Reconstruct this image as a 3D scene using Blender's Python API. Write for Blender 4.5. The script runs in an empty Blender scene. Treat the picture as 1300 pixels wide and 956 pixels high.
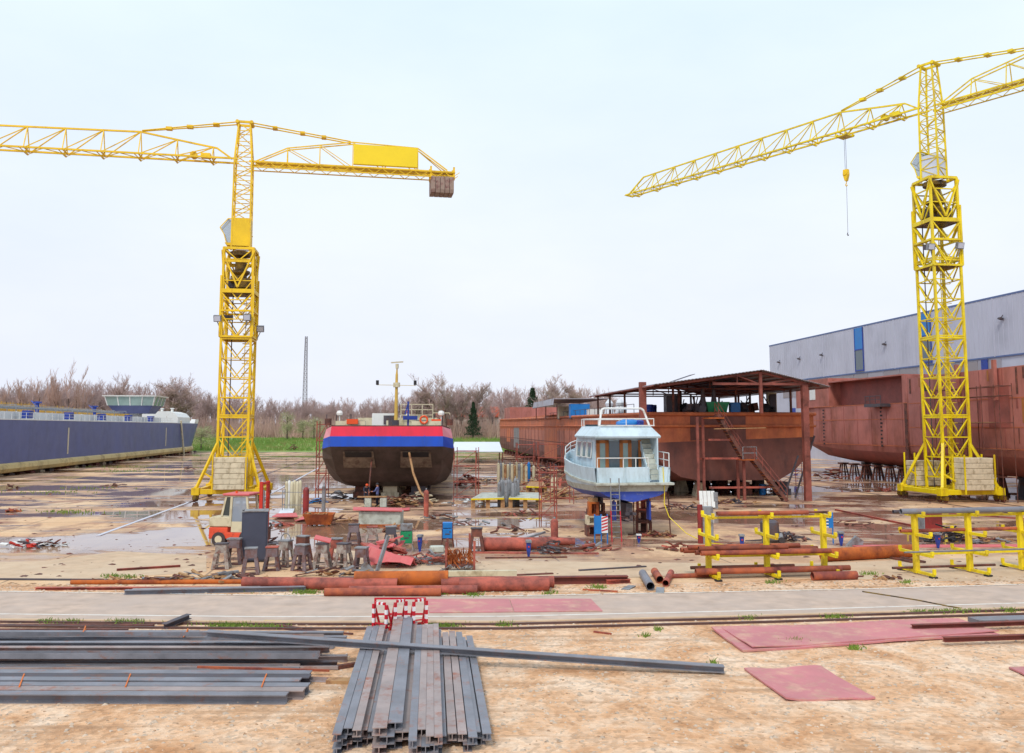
import bpy, math, random
import numpy as np
from mathutils import Vector as V, Matrix
R = math.radians
rnd = random.Random(7)
sc = bpy.context.scene
COL = sc.collection

# ------------------------------------------------------------ camera numbers (used to measure positions on the ground)
F, CX, CY, HC = 1110.0, 650.0, 433.0, 6.0
TH = math.atan((543 - CY) / F)
FW = V((0, math.cos(TH), math.sin(TH))); UP = V((0, -math.sin(TH), math.cos(TH)))
def ray(px, py): return V(((px - CX) / F, 0, 0)) + FW + UP * ((CY - py) / F)
def G(px, py, z=0.0):
    d = ray(px, py); t = (z - HC) / d.z
    return V((d.x * t, d.y * t, z))
def D(px, py, Y):
    d = ray(px, py); t = Y / d.y
    return V((d.x * t, Y, HC + d.z * t))
YA = R(7.7)                                   # the yard's own axis, turned to the left of the view

# ------------------------------------------------------------ mesh builder
class MB:
    def __init__(s, M=None): s.v = []; s.f = []; s.mi = []; s.m = 0; s.M = M; s.smooth = False
    def add(s, vs, fs):
        b = len(s.v)
        for p in vs:
            p = V(p)
            if s.M is not None: p = s.M @ p
            s.v.append(tuple(p))
        for f in fs: s.f.append(tuple(b + i for i in f)); s.mi.append(s.m)
    def bx(s, x0, x1, y0, y1, z0, z1):
        s.add([(x0,y0,z0),(x1,y0,z0),(x1,y1,z0),(x0,y1,z0),(x0,y0,z1),(x1,y0,z1),(x1,y1,z1),(x0,y1,z1)],
              [(0,3,2,1),(4,5,6,7),(0,1,5,4),(1,2,6,5),(2,3,7,6),(3,0,4,7)]); return s
    def cb(s, c, sz, rz=0, rx=0, ry=0):
        m = Matrix.Translation(V(c)) @ Matrix.Rotation(rz,4,'Z') @ Matrix.Rotation(ry,4,'Y') @ Matrix.Rotation(rx,4,'X')
        x,y,z = sz[0]/2, sz[1]/2, sz[2]/2
        s.add([m @ V(p) for p in [(-x,-y,-z),(x,-y,-z),(x,y,-z),(-x,y,-z),(-x,-y,z),(x,-y,z),(x,y,z),(-x,y,z)]],
              [(0,3,2,1),(4,5,6,7),(0,1,5,4),(1,2,6,5),(2,3,7,6),(3,0,4,7)]); return s
    def frame(s, p, q, up=(0,0,1)):
        p, q = V(p), V(q); d = (q - p).normalized(); u = V(up)
        if abs(d.dot(u)) > .98: u = V((0,1,0)) if abs(d.y) < .9 else V((1,0,0))
        a = d.cross(u).normalized(); b = a.cross(d).normalized()
        return p, q, d, a, b
    def bar(s, p, q, w, h=None, up=(0,0,1)):
        h = h or w; p, q, d, a, b = s.frame(p, q, up); a = a*w/2; b = b*h/2
        s.add([p-a-b,p+a-b,p+a+b,p-a+b,q-a-b,q+a-b,q+a+b,q-a+b],
              [(0,1,2,3),(4,7,6,5),(0,4,5,1),(1,5,6,2),(2,6,7,3),(3,7,4,0)]); return s
    def tube(s, p, q, r, n=8, r2=None, cap=True, wall=0):
        r2 = r if r2 is None else r2; p, q, d, a, b = s.frame(p, q)
        vs = []
        for (c, rr) in ((p, r), (q, r2)):
            for i in range(n):
                t = 2*math.pi*i/n; vs.append(c + a*math.cos(t)*rr + b*math.sin(t)*rr)
        fs = [(i, n+i, n+(i+1)%n, (i+1)%n) for i in range(n)]
        if wall:
            for (c, rr) in ((p, r-wall), (q, r2-wall)):
                for i in range(n):
                    t = 2*math.pi*i/n; vs.append(c + a*math.cos(t)*rr + b*math.sin(t)*rr)
            for i in range(n):
                j = (i+1)%n
                fs += [(2*n+i, 2*n+j, 3*n+j, 3*n+i), (i, j, 2*n+j, 2*n+i), (n+i, 3*n+i, 3*n+j, n+j)]
        elif cap: fs += [tuple(range(n)), tuple(range(2*n-1, n-1, -1))]
        s.add(vs, fs); return s
    def path(s, pts, r, n=6):
        for a, b in zip(pts, pts[1:]): s.tube(a, b, r, n)
        return s
    def lathe(s, prof, c=(0,0,0), n=14):          # prof: (r, z) up the axis
        c = V(c); vs = []
        for (r, z) in prof:
            for i in range(n):
                t = 2*math.pi*i/n; vs.append(c + V((r*math.cos(t), r*math.sin(t), z)))
        fs = []
        for k in range(len(prof)-1):
            for i in range(n):
                j = (i+1)%n; fs.append((k*n+i, k*n+j, (k+1)*n+j, (k+1)*n+i))
        fs += [tuple(range(n-1,-1,-1)), tuple(range((len(prof)-1)*n, len(prof)*n))]
        s.add(vs, fs); return s
    def loft(s, rings, closed=True, cap=True, rowm=None, colm=None):
        n = len(rings[0]); b = len(s.v); vs = [p for r in rings for p in r]
        s.add(vs, [])
        for k in range(len(rings)-1):
            for i in range(n if closed else n-1):
                j = (i+1)%n
                s.f.append((b+k*n+i, b+k*n+j, b+(k+1)*n+j, b+(k+1)*n+i))
                s.mi.append(rowm[k] if rowm else (colm[i] if colm else s.m))
        if cap:
            s.f += [tuple(b+i for i in range(n-1,-1,-1)), tuple(b+(len(rings)-1)*n+i for i in range(n))]
            s.mi += [s.m, s.m]
        return s
    def prism(s, pts, axis, d0, d1):              # pts 2-D polygon, extruded along axis
        def P(a, b, d): return {'x': (d,a,b), 'y': (a,d,b), 'z': (a,b,d)}[axis]
        n = len(pts)
        s.add([P(a,b,d0) for a,b in pts] + [P(a,b,d1) for a,b in pts],
              [tuple(range(n)), tuple(range(2*n-1,n-1,-1))] + [(i, n+i, n+(i+1)%n, (i+1)%n) for i in range(n)]); return s
    def quad(s, a, b, c, d): s.add([a,b,c,d], [(0,1,2,3)]); return s
    def build(s, name, mats, parent=None, smooth=None, fix=True, bevel=0):
        me = bpy.data.meshes.new(name); me.from_pydata(s.v, [], s.f)
        if not isinstance(mats, (list, tuple)): mats = [mats]
        for m in mats: me.materials.append(m)
        me.polygons.foreach_set('material_index', [min(i, len(mats)-1) for i in s.mi])
        if fix:
            import bmesh
            b = bmesh.new(); b.from_mesh(me); bmesh.ops.recalc_face_normals(b, faces=b.faces); b.to_mesh(me); b.free()
        o = bpy.data.objects.new(name, me); COL.objects.link(o)
        if parent: o.parent = parent
        if smooth:
            me.polygons.foreach_set('use_smooth', [True]*len(me.polygons))
            md = o.modifiers.new('split', 'EDGE_SPLIT'); md.split_angle = R(smooth)
        if bevel:
            md = o.modifiers.new('bev', 'BEVEL'); md.width = bevel; md.segments = 1; md.limit_method = 'ANGLE'
        return o

def thing(name, label, cat, loc=(0,0,0), rz=0, group=None):
    o = bpy.data.objects.new(name, None); COL.objects.link(o); o.empty_display_size = .3
    o.location = loc; o.rotation_euler = (0,0,rz); o['label'] = label; o['category'] = cat
    if group: o['group'] = group
    return o
def tag(o, label, cat, group=None, loc=None, rz=None, kind=None):
    o['label'] = label; o['category'] = cat
    if group: o['group'] = group
    if loc is not None: o.location = loc
    if rz is not None: o.rotation_euler = (0,0,rz)
    if kind: o['kind'] = kind
    return o
def struct(o): o['kind'] = 'structure'; return o
KIDS = {}
def dup(root, loc, rz=None, label=None, group=None, scale=None):
    r = root.copy(); COL.objects.link(r); r.location = loc
    if rz is not None: r.rotation_euler = (0,0,rz)
    if scale: r.scale = scale
    if label: r['label'] = label
    if group: r['group'] = group
    def kids(a, b):
        for ch in [o for o in ALLKIDS(a)]:
            c = ch.copy(); COL.objects.link(c); c.parent = b; kids(ch, c)
    kids(root, r); return r
def ALLKIDS(a): return [o for o in list(COL.objects) if o.parent == a]
ORD = ['first','second','third','fourth','fifth','sixth','seventh','eighth','ninth','tenth','eleventh','twelfth','thirteenth','fourteenth','fifteenth','sixteenth']

# ------------------------------------------------------------ materials
def lin(c):
    c = c/255.0
    return c/12.92 if c <= .04045 else ((c+.055)/1.055)**2.4
def S(r, g, b, k=1.0): return (lin(r)*k, lin(g)*k, lin(b)*k)
def nodes(name):
    m = bpy.data.materials.new(name); m.use_nodes = True; nt = m.node_tree; nt.nodes.clear()
    out = nt.nodes.new('ShaderNodeOutputMaterial'); bs = nt.nodes.new('ShaderNodeBsdfPrincipled')
    nt.links.new(bs.outputs[0], out.inputs[0]); return m, nt, bs
def N(nt, t, **kw):
    n = nt.nodes.new(t)
    for k, v in kw.items():
        if k.startswith('i_'):
            key = k[2:]; key = int(key) if key.isdigit() else key
            n.inputs[key].default_value = v
        else: setattr(n, k, v)
    return n
def ramp(nt, src, stops):
    r = nt.nodes.new('ShaderNodeValToRGB'); nt.links.new(src, r.inputs[0])
    e = r.color_ramp.elements
    while len(e) < len(stops): e.new(.5)
    for i, (p, c) in enumerate(stops):
        e[i].position = p
        e[i].color = (c, c, c, 1) if isinstance(c, (int, float)) else (*c, 1)
    return r.outputs[0]
def mixc(nt, fac, a, b, mode='MIX'):
    m = nt.nodes.new('ShaderNodeMix'); m.data_type = 'RGBA'; m.blend_type = mode
    for sock, val in ((m.inputs[0], fac), (m.inputs[6], a), (m.inputs[7], b)):
        if hasattr(val, 'links'): nt.links.new(val, sock)
        elif isinstance(val, (int, float)): sock.default_value = val if sock.type == 'VALUE' else (val, val, val, 1)
        else: sock.default_value = (*val, 1)
    return m.outputs[2]
def MAT(name, col, rough=.6, metal=0, var=.2, scale=1.5, col2=None, amt=.45, sc2=1.2, streak=1.0, bump=.15, bsc=30, spec=.5, soft=.08):
    m, nt, bs = nodes(name)
    tc = N(nt, 'ShaderNodeTexCoord'); oi = N(nt, 'ShaderNodeObjectInfo')
    mul = N(nt, 'ShaderNodeMath', operation='MULTIPLY', i_1=37.0); nt.links.new(oi.outputs['Random'], mul.inputs[0])
    add = N(nt, 'ShaderNodeVectorMath', operation='ADD'); nt.links.new(tc.outputs['Object'], add.inputs[0]); nt.links.new(mul.outputs[0], add.inputs[1])
    P = add.outputs[0]
    n1 = N(nt, 'ShaderNodeTexNoise', i_Scale=scale, i_Detail=8, i_Roughness=.65); nt.links.new(P, n1.inputs[0])
    lo = tuple(c*(1-var) for c in col); hi = tuple(min(1, c*(1+var)) for c in col)
    c = ramp(nt, n1.outputs[0], [(.3, lo), (.7, hi)])
    rr = rough
    if col2:
        mp = N(nt, 'ShaderNodeMapping'); mp.inputs['Scale'].default_value = (1, 1, streak); nt.links.new(P, mp.inputs[0])
        n2 = N(nt, 'ShaderNodeTexNoise', i_Scale=sc2, i_Detail=10, i_Roughness=.72); nt.links.new(mp.outputs[0], n2.inputs[0])
        th = .5 + (.5-amt)*.5
        fac = ramp(nt, n2.outputs[0], [(max(0,th-soft), 0.0), (min(1,th+soft), 1.0)])
        n4 = N(nt, 'ShaderNodeTexNoise', i_Scale=scale*3.1, i_Detail=5); nt.links.new(P, n4.inputs[0])
        cc = ramp(nt, n4.outputs[0], [(.3, tuple(x*.7 for x in col2)), (.7, tuple(min(1,x*1.25) for x in col2))])
        c = mixc(nt, fac, c, cc)
    nt.links.new(c, bs.inputs['Base Color'])
    bs.inputs['Roughness'].default_value = rough; bs.inputs['Metallic'].default_value = metal
    bs.inputs['Specular IOR Level'].default_value = spec
    rv = ramp(nt, n1.outputs[0], [(.2, max(0,rough-.12)), (.8, min(1,rough+.15))]); nt.links.new(rv, bs.inputs['Roughness'])
    if bump:
        n3 = N(nt, 'ShaderNodeTexNoise', i_Scale=bsc, i_Detail=6); nt.links.new(P, n3.inputs[0])
        b = N(nt, 'ShaderNodeBump', i_Strength=bump, i_Distance=.03); nt.links.new(n3.outputs[0], b.inputs['Height']); nt.links.new(b.outputs[0], bs.inputs['Normal'])
    return m
RUST = S(150,72,38,.62); DRUST = S(95,48,36,.6)
m_yel   = MAT('yellow_paint', S(236,194,8,.95), .5, var=.14, scale=.5, col2=S(176,122,34,.8), amt=.2, sc2=1.3, streak=.35, bump=.05, soft=.12)
m_yel2  = MAT('yellow_paint_bright', S(240,214,14,.95), .45, var=.12, scale=.5, col2=S(186,140,40,.8), amt=.28, sc2=1.2, streak=.4, bump=.05, soft=.14)
m_yeldk = MAT('yellow_paint_oily', S(176,138,20,.6), .5, var=.3, col2=S(60,45,25,.8), amt=.5, sc2=1.5)
m_rust  = MAT('rust_pipe', S(184,96,60,.85), .75, var=.3, scale=1.0, col2=S(140,70,60,.8), amt=.5, sc2=.9, bump=.3)
m_rusto = MAT('orange_rust', S(200,105,40,.8), .8, var=.25, col2=S(150,70,35,.7), amt=.45, sc2=.6, bump=.3)
m_rustr = MAT('red_rust', S(188,96,78,.88), .7, var=.25, scale=1.2, col2=S(130,68,58,.85), amt=.48, sc2=.9, bump=.3)
m_drust = MAT('dark_rust', S(132,76,60,.85), .8, var=.35, col2=S(88,58,52,.85), amt=.5, sc2=2.0, bump=.3)
m_prim  = MAT('red_primer_steel', S(200,126,128,.9), .65, var=.14, scale=.6, col2=S(214,172,144,.85), amt=.3, sc2=1.6, bump=.1, bsc=8, soft=.12)
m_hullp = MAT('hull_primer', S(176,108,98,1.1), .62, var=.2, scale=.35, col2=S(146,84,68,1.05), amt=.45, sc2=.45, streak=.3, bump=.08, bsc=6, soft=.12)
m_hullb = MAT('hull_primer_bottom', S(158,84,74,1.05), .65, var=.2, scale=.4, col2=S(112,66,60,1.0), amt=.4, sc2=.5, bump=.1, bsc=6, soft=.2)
m_hrust = MAT('hull_rust', S(182,112,88,1.12), .7, var=.24, scale=.5, col2=S(150,84,64,1.1), amt=.48, sc2=.6, streak=.3, bump=.12, bsc=5, soft=.18)
m_horg  = MAT('hull_orange_rust', S(200,114,68,1.1), .7, var=.24, scale=.6, col2=S(154,80,56,1.05), amt=.48, sc2=.8, streak=.3, bump=.12, bsc=5, soft=.2)
m_hdark = MAT('hull_antifouling', S(122,70,58,.98), .6, var=.25, scale=.5, col2=S(84,52,48,.95), amt=.45, sc2=.6, streak=.4, bump=.08, bsc=5, soft=.16)
m_hbrn  = MAT('barge_bottom', S(96,80,76,.92), .55, var=.3, scale=.4, col2=S(68,58,52,.9), amt=.5, sc2=.8, streak=.4, bump=.1, bsc=5, soft=.14)
m_red   = MAT('red_hull_paint', S(232,14,60,.9), .45, var=.08, scale=.4, col2=S(190,30,60,.85), amt=.25, sc2=.7, streak=.2, bump=.05, bsc=3, soft=.2)
m_pink  = MAT('faded_pink_paint', S(240,150,160,.85), .5, var=.08, bump=.02)
m_blue  = MAT('blue_hull_paint', S(16,84,205,.9), .45, var=.1, scale=.4, col2=S(40,78,160,.85), amt=.25, sc2=.7, streak=.2, bump=.05, bsc=3, soft=.2)
m_navy  = MAT('navy_hull_paint', S(88,96,146,.95), .45, var=.08, scale=.2, col2=S(78,84,122,.95), amt=.4, sc2=.25, streak=.2, bump=.03, soft=.3)
m_ochre = MAT('ochre_bilge', S(200,174,112,1.0), .6, var=.2, scale=.5, col2=S(150,126,80,.95), amt=.4, sc2=.5, bump=.05)
m_white = MAT('white_paint', S(236,236,232,.85), .45, var=.06, col2=S(190,170,150,.8), amt=.22, sc2=1.5, bump=.02)
m_boat  = MAT('pale_boat_paint', S(204,224,234,.92), .4, var=.07, scale=.8, col2=S(170,184,186,.88), amt=.3, sc2=1.4, streak=.3, bump=.02, soft=.16)
m_boatg = MAT('grey_boat_band', S(192,196,184,.9), .55, var=.14, col2=S(156,154,138,.85), amt=.4, sc2=2.0, bump=.04)
m_boatb = MAT('blue_boat_bottom', S(58,86,190,.8), .55, var=.15, col2=S(160,170,180,.7), amt=.25, sc2=2.4, bump=.04)
m_wood  = MAT('orange_wood', S(196,112,40,.7), .5, var=.2, scale=3, bump=.1)
m_plank = MAT('timber_plank', S(206,160,110,.75), .8, var=.3, scale=2, col2=S(150,100,70,.7), amt=.4, sc2=2, bump=.2)
m_steel = MAT('grey_steel', S(136,136,144,.8), .5, metal=.1, var=.32, scale=1.0, col2=S(158,106,84,.8), amt=.24, sc2=2.4, bump=.15)
m_steel2= MAT('brown_grey_steel', S(166,150,146,.85), .55, metal=.1, var=.25, scale=1.2, col2=S(168,100,74,.75), amt=.3, sc2=1.3, bump=.1)
m_dsteel= MAT('dark_steel', S(84,80,88,.8), .55, metal=.1, var=.3, col2=S(110,76,64,.75), amt=.35, sc2=2, bump=.1)
m_black = MAT('black_dark', S(38,36,40,.8), .6, var=.3, bump=.05)
m_conc  = MAT('concrete_block', S(222,208,178,.88), .85, var=.14, scale=1.5, col2=S(176,158,126,.85), amt=.35, sc2=2.5, streak=.5, bump=.25)
m_concg = MAT('dark_concrete_weights', S(166,144,130,.85), .85, var=.2, col2=S(130,88,84,.8), amt=.4, sc2=1.5, bump=.2)
m_wallc = MAT('cladding_lilac', S(190,192,206,.95), .5, var=.04, scale=.1, col2=S(176,178,194,.95), amt=.3, sc2=.15, streak=.15, bump=0, soft=.2)
m_glass = MAT('window_glass', S(120,140,150,.4), .08, var=.1, bump=0, spec=.8)
def glass_mat(name, tint, clear):
    m, nt, bs = nodes(name); out = [n for n in nt.nodes if n.type == 'OUTPUT_MATERIAL'][0]
    bs.inputs['Base Color'].default_value = (*tint, 1); bs.inputs['Roughness'].default_value = .06
    tr = nt.nodes.new('ShaderNodeBsdfTransparent'); tr.inputs[0].default_value = (.86,.92,.95,1); mx = nt.nodes.new('ShaderNodeMixShader'); mx.inputs[0].default_value = 1-clear
    nt.links.new(tr.outputs[0], mx.inputs[1]); nt.links.new(bs.outputs[0], mx.inputs[2]); nt.links.new(mx.outputs[0], out.inputs[0]); return m
m_cabg  = glass_mat('pale_cab_glass', S(190,200,215,.8), .5)
m_shipg = MAT('ship_window_glass', S(150,176,170,.7), .12, var=.15, scale=.6, bump=0, spec=.8)
m_lampg = MAT('lamp_lens', S(215,222,238,.8), .15, var=.05, bump=0, spec=.8)
m_dglass= MAT('dark_glass', S(70,84,84,.5), .1, var=.2, bump=0, spec=.8)
m_bluep = MAT('blue_plastic', S(30,130,210,.8), .4, var=.15, bump=.03)
m_blues = MAT('blue_steel', S(40,70,170,.75), .45, var=.15, col2=S(40,50,90,.7), amt=.3, bump=.03)
m_green = MAT('green_paint', S(20,150,96,.8), .45, var=.12, col2=S(90,110,90,.6), amt=.2, bump=.03)
m_redp  = MAT('red_paint', S(214,52,34,.8), .45, var=.15, col2=S(140,50,40,.7), amt=.25, bump=.03)
m_dred  = MAT('dark_red_paint', S(160,50,46,.75), .5, var=.2, col2=S(110,50,45,.7), amt=.35, bump=.05)
m_redb  = MAT('barrier_red', S(206,20,44,.85), .4, var=.06, bump=0)
m_whib  = MAT('barrier_white', S(240,238,240,.88), .4, var=.04, bump=0)
m_cream = MAT('cream_paint', S(226,214,180,.8), .5, var=.1, col2=S(180,160,120,.7), amt=.3, bump=.03)
m_grey  = MAT('grey_paint', S(150,152,156,.75), .5, var=.2, col2=S(110,90,80,.7), amt=.35, sc2=2.5, bump=.05)
m_tyre  = MAT('tyre_rubber', S(84,74,74,.6), .8, var=.2, bump=.2)
m_orng  = MAT('orange_paint', S(240,84,20,.85), .45, var=.1, bump=0)
m_skin  = MAT('skin', S(190,130,105,.8), .6, var=.05, bump=0)
m_cloth = MAT('dark_work_clothes', S(52,56,76,.8), .85, var=.15, bump=.1)
m_clothw= MAT('white_work_clothes', S(235,235,240,.85), .85, var=.05, bump=.1)
m_roof  = MAT('grey_sheet_roof', S(170,168,176,.85), .6, var=.15, col2=S(140,110,98,.8), amt=.35, sc2=.8, bump=.05)
m_tarp  = MAT('white_sheet', S(232,238,246,.85), .5, var=.05, bump=.05)
m_tile  = MAT('roof_tiles', S(198,92,62,.75), .8, var=.2, bump=.1)
m_plast = MAT('house_wall', S(226,216,206,.8), .85, var=.08, bump=.05)
m_twig  = MAT('winter_twigs', S(186,160,154,1.05), .9, var=.25, scale=.08, bump=0)
m_twig2 = MAT('reddish_twigs', S(192,160,146,1.05), .9, var=.25, scale=.08, bump=0)
m_trunk = MAT('bark', S(104,88,80,.7), .9, var=.3, scale=1, bump=.2)
m_bloom = MAT('spring_blossom', S(196,196,150,.8), .9, var=.3, scale=.6, bump=0)
m_scrub = MAT('ochre_scrub', S(206,168,86,1.1), .95, var=.3, scale=.15, bump=0)
m_pine  = MAT('pine_needles', S(52,76,50,.8), .9, var=.35, scale=.8, bump=0)
m_grass = MAT('grass', S(126,162,66,.85), .9, var=.35, scale=.25, col2=S(170,146,100,.8), amt=.38, sc2=.25, bump=.3, bsc=3)
m_weed  = MAT('weeds', S(122,146,52,.85), .9, var=.35, scale=4, bump=0)
m_stone = MAT('stones', S(225,200,175,.7), .9, var=.35, scale=2, bump=.1)
m_mast  = MAT('far_mast_steel', S(150,140,150,.8), .6, var=.1, bump=0)
m_rust2 = MAT('rust_pipe_brown', S(150,76,50,.78), .75, var=.25, scale=1.0, col2=S(110,60,52,.75), amt=.4, sc2=.9, bump=.3)
m_drr   = MAT('dark_red_beam', S(130,62,50,.85), .65, var=.2, col2=S(90,48,40,.8), amt=.35, sc2=.8, bump=.1)
m_orgs  = MAT('orange_strap', S(226,120,44,.9), .6, var=.15, bump=0)
m_dirt  = MAT('dirt_crumbs', S(180,140,106,.8), .95, var=.35, scale=2, bump=.1)
m_colm = MAT('rust_brown_column', S(146,80,68,.9), .7, var=.25, col2=S(110,58,48,.85), amt=.4, sc2=.8, bump=.1)
m_tun = MAT('tunnel_plate', S(140,124,108,.9), .6, var=.2, col2=S(104,84,70,.9), amt=.45, sc2=1.2, bump=.05)
m_groove_sheen = MAT('wet_groove_sheen', S(214,214,226,.85), .25, var=.06, bump=0)  # wet groove, pale colour imitates the sky's sheen on its water
m_board = MAT('yellow_board', S(246,214,8,.92), .45, var=.05, scale=.4, col2=S(220,180,30,.85), amt=.12, sc2=1.0, streak=.3, bump=.03)
# ------------------------------------------------------------ world, sun, camera
w = bpy.data.worlds.new('World'); sc.world = w; w.use_nodes = True; nt = w.node_tree; nt.nodes.clear()
SUN_EL, SUN_AZ = R(48), R(200)                  # azimuth clockwise from +Y (north)
sky = N(nt, 'ShaderNodeTexSky', sky_type='NISHITA', sun_disc=False, sun_elevation=SUN_EL, sun_rotation=SUN_AZ, air_density=1.0, dust_density=2.0)
tc = N(nt, 'ShaderNodeTexCoord')
mp = N(nt, 'ShaderNodeMapping'); mp.inputs['Scale'].default_value = (1, 1, 2.6); nt.links.new(tc.outputs['Generated'], mp.inputs[0])
cn = N(nt, 'ShaderNodeTexNoise', i_Scale=1.7, i_Detail=7, i_Roughness=.55); nt.links.new(mp.outputs[0], cn.inputs[0])
cloud = ramp(nt, cn.outputs[0], [(.3, (7.9, 8.6, 10.1)), (.7, (9.3, 9.7, 10.4))])
sep = N(nt, 'ShaderNodeSeparateXYZ'); nt.links.new(tc.outputs['Generated'], sep.inputs[0])
up = ramp(nt, sep.outputs[2], [(0.0, (1.0, .975, .985)), (.16, (.985, .985, 1.0)), (.45, (.93, 1.03, 1.06))])
over = mixc(nt, 1.0, cloud, up, 'MULTIPLY')
fin = mixc(nt, .92, sky.outputs[0], over)
bg = N(nt, 'ShaderNodeBackground', i_Strength=.081); nt.links.new(fin, bg.inputs[0])
wo = N(nt, 'ShaderNodeOutputWorld'); nt.links.new(bg.outputs[0], wo.inputs[0])
ld = bpy.data.lights.new('sun', 'SUN'); ld.energy = 1.5; ld.angle = R(10); ld.color = (1, .95, .87)
lo = bpy.data.objects.new('sun', ld); COL.objects.link(lo)
sd = V((math.sin(SUN_AZ)*math.cos(SUN_EL), math.cos(SUN_AZ)*math.cos(SUN_EL), math.sin(SUN_EL)))
lo.rotation_euler = sd.to_track_quat('Z', 'Y').to_euler(); lo.location = (0, 0, 60)
cd = bpy.data.cameras.new('camera'); cam = bpy.data.objects.new('camera', cd); COL.objects.link(cam); sc.camera = cam
cam.location = (0, 0, HC); cam.rotation_euler = (math.pi/2 + TH, 0, 0)
cd.sensor_width = 36; cd.lens = 36*F/1300; cd.shift_y = -(478-CY)/1300; cd.clip_end = 6000; cd.clip_start = .1
sc.render.resolution_x, sc.render.resolution_y = 1024, 753
sc.view_settings.view_transform = 'Standard'; sc.view_settings.look = 'None'; sc.view_settings.exposure = 0.4; sc.view_settings.gamma = 1

# ------------------------------------------------------------ yard material (concrete, stains, wet, puddles)
def yard_mat():
    m, nt, bs = nodes('yard_concrete')
    tc = N(nt, 'ShaderNodeTexCoord'); P = tc.outputs['Object']
    def noise(sc_, det=8, ro=.6, vec=P, dist=0):
        n = N(nt, 'ShaderNodeTexNoise', i_Scale=sc_, i_Detail=det, i_Roughness=ro, i_Distortion=dist); nt.links.new(vec, n.inputs[0]); return n.outputs[0]
    mp = N(nt, 'ShaderNodeMapping'); mp.inputs['Rotation'].default_value = (0, 0, -YA); mp.inputs['Scale'].default_value = (1, .55, 1); nt.links.new(P, mp.inputs[0]); Q = mp.outputs[0]
    c = ramp(nt, noise(.12, 9, .65), [(.3, S(206,160,118,.92)), (.5, S(226,186,144,.92)), (.7, S(238,208,172,.9))])
    st = ramp(nt, noise(.35, 10, .7, Q, .6), [(.45, 0.0), (.62, .95)])
    sep = N(nt, 'ShaderNodeSeparateXYZ'); nt.links.new(P, sep.inputs[0])
    far = ramp(nt, N(nt, 'ShaderNodeMapRange').outputs[0], [(0, 0.0), (1, 1.0)])
    mr = [n for n in nt.nodes if n.type == 'MAP_RANGE'][-1]; mr.inputs['From Min'].default_value = 36; mr.inputs['From Max'].default_value = 46
    nt.links.new(sep.outputs[1], mr.inputs[0])
    sm = N(nt, 'ShaderNodeMath', operation='MULTIPLY'); nt.links.new(st, sm.inputs[0]); nt.links.new(far, sm.inputs[1])
    c = mixc(nt, sm.outputs[0], c, ramp(nt, noise(.9, 8, .7), [(.3, S(126,88,80,.85)), (.5, S(160,112,94,.85)), (.7, S(194,140,108,.88))]))
    fine = ramp(nt, noise(6, 8, .75), [(.3, .82), (.7, 1.1)])
    c = mixc(nt, 1.0, c, fine, 'MULTIPLY')
    # cracks / slab joints
    mp2 = N(nt, 'ShaderNodeMapping'); mp2.inputs['Rotation'].default_value = (0, 0, -YA); nt.links.new(P, mp2.inputs[0])
    br = N(nt, 'ShaderNodeTexBrick', offset=.0, i_Scale=1.0); br.inputs['Mortar Size'].default_value = .05; br.inputs['Brick Width'].default_value = 7.5; br.inputs['Row Height'].default_value = 5.0
    br.inputs['Color1'].default_value = (0,0,0,1); br.inputs['Color2'].default_value = (0,0,0,1); br.inputs['Mortar'].default_value = (1,1,1,1)
    nt.links.new(mp2.outputs[0], br.inputs[0])
    jm = N(nt, 'ShaderNodeMath', operation='MULTIPLY', i_1=.6); nt.links.new(br.outputs[0], jm.inputs[0])
    c = mixc(nt, jm.outputs[0], c, S(110,88,78,.8))
    # water
    mp3 = N(nt, 'ShaderNodeMapping'); mp3.inputs['Rotation'].default_value = (0, 0, -YA); mp3.inputs['Scale'].default_value = (.42, 1.15, 1); nt.links.new(P, mp3.inputs[0]); Z_ = mp3.outputs[0]
    pn = noise(.13, 7, .6, Z_, .5); pn2 = noise(.8, 6, .65, Z_)
    ad = N(nt, 'ShaderNodeMath', operation='MULTIPLY_ADD', i_1=.3); nt.links.new(pn2, ad.inputs[0]); nt.links.new(pn, ad.inputs[2])
    pud = ramp(nt, ad.outputs[0], [(.645, 0.0), (.66, 1.0)]); wet = ramp(nt, ad.outputs[0], [(.575, 0.0), (.65, 1.0)])
    pm = N(nt, 'ShaderNodeMath', operation='MULTIPLY'); nt.links.new(pud, pm.inputs[0]); nt.links.new(far, pm.inputs[1])
    wm = N(nt, 'ShaderNodeMath', operation='MULTIPLY'); nt.links.new(wet, wm.inputs[0]); nt.links.new(far, wm.inputs[1])
    w7 = N(nt, 'ShaderNodeMath', operation='MULTIPLY', i_1=.75); nt.links.new(wm.outputs[0], w7.inputs[0])
    c = mixc(nt, w7.outputs[0], c, S(150,112,98,.62))
    nt.links.new(c, bs.inputs['Base Color'])
    r1 = N(nt, 'ShaderNodeMapRange'); r1.inputs['To Min'].default_value = .9; r1.inputs['To Max'].default_value = .42; nt.links.new(wm.outputs[0], r1.inputs[0])
    r2 = mixc(nt, pm.outputs[0], r1.outputs[0], 0.03); nt.links.new(r2, bs.inputs['Roughness'])
    bm = N(nt, 'ShaderNodeMath', operation='SUBTRACT', i_0=1.0, use_clamp=True); nt.links.new(wm.outputs[0], bm.inputs[1])
    b = N(nt, 'ShaderNodeBump', i_Distance=.04); nt.links.new(noise(4, 8, .7), b.inputs['Height'])
    b2 = N(nt, 'ShaderNodeMath', operation='MULTIPLY', i_1=.35); nt.links.new(bm.outputs[0], b2.inputs[0]); nt.links.new(b2.outputs[0], b.inputs['Strength'])
    nt.links.new(b.outputs[0], bs.inputs['Normal']); bs.inputs['Specular IOR Level'].default_value = .5
    return m
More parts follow.
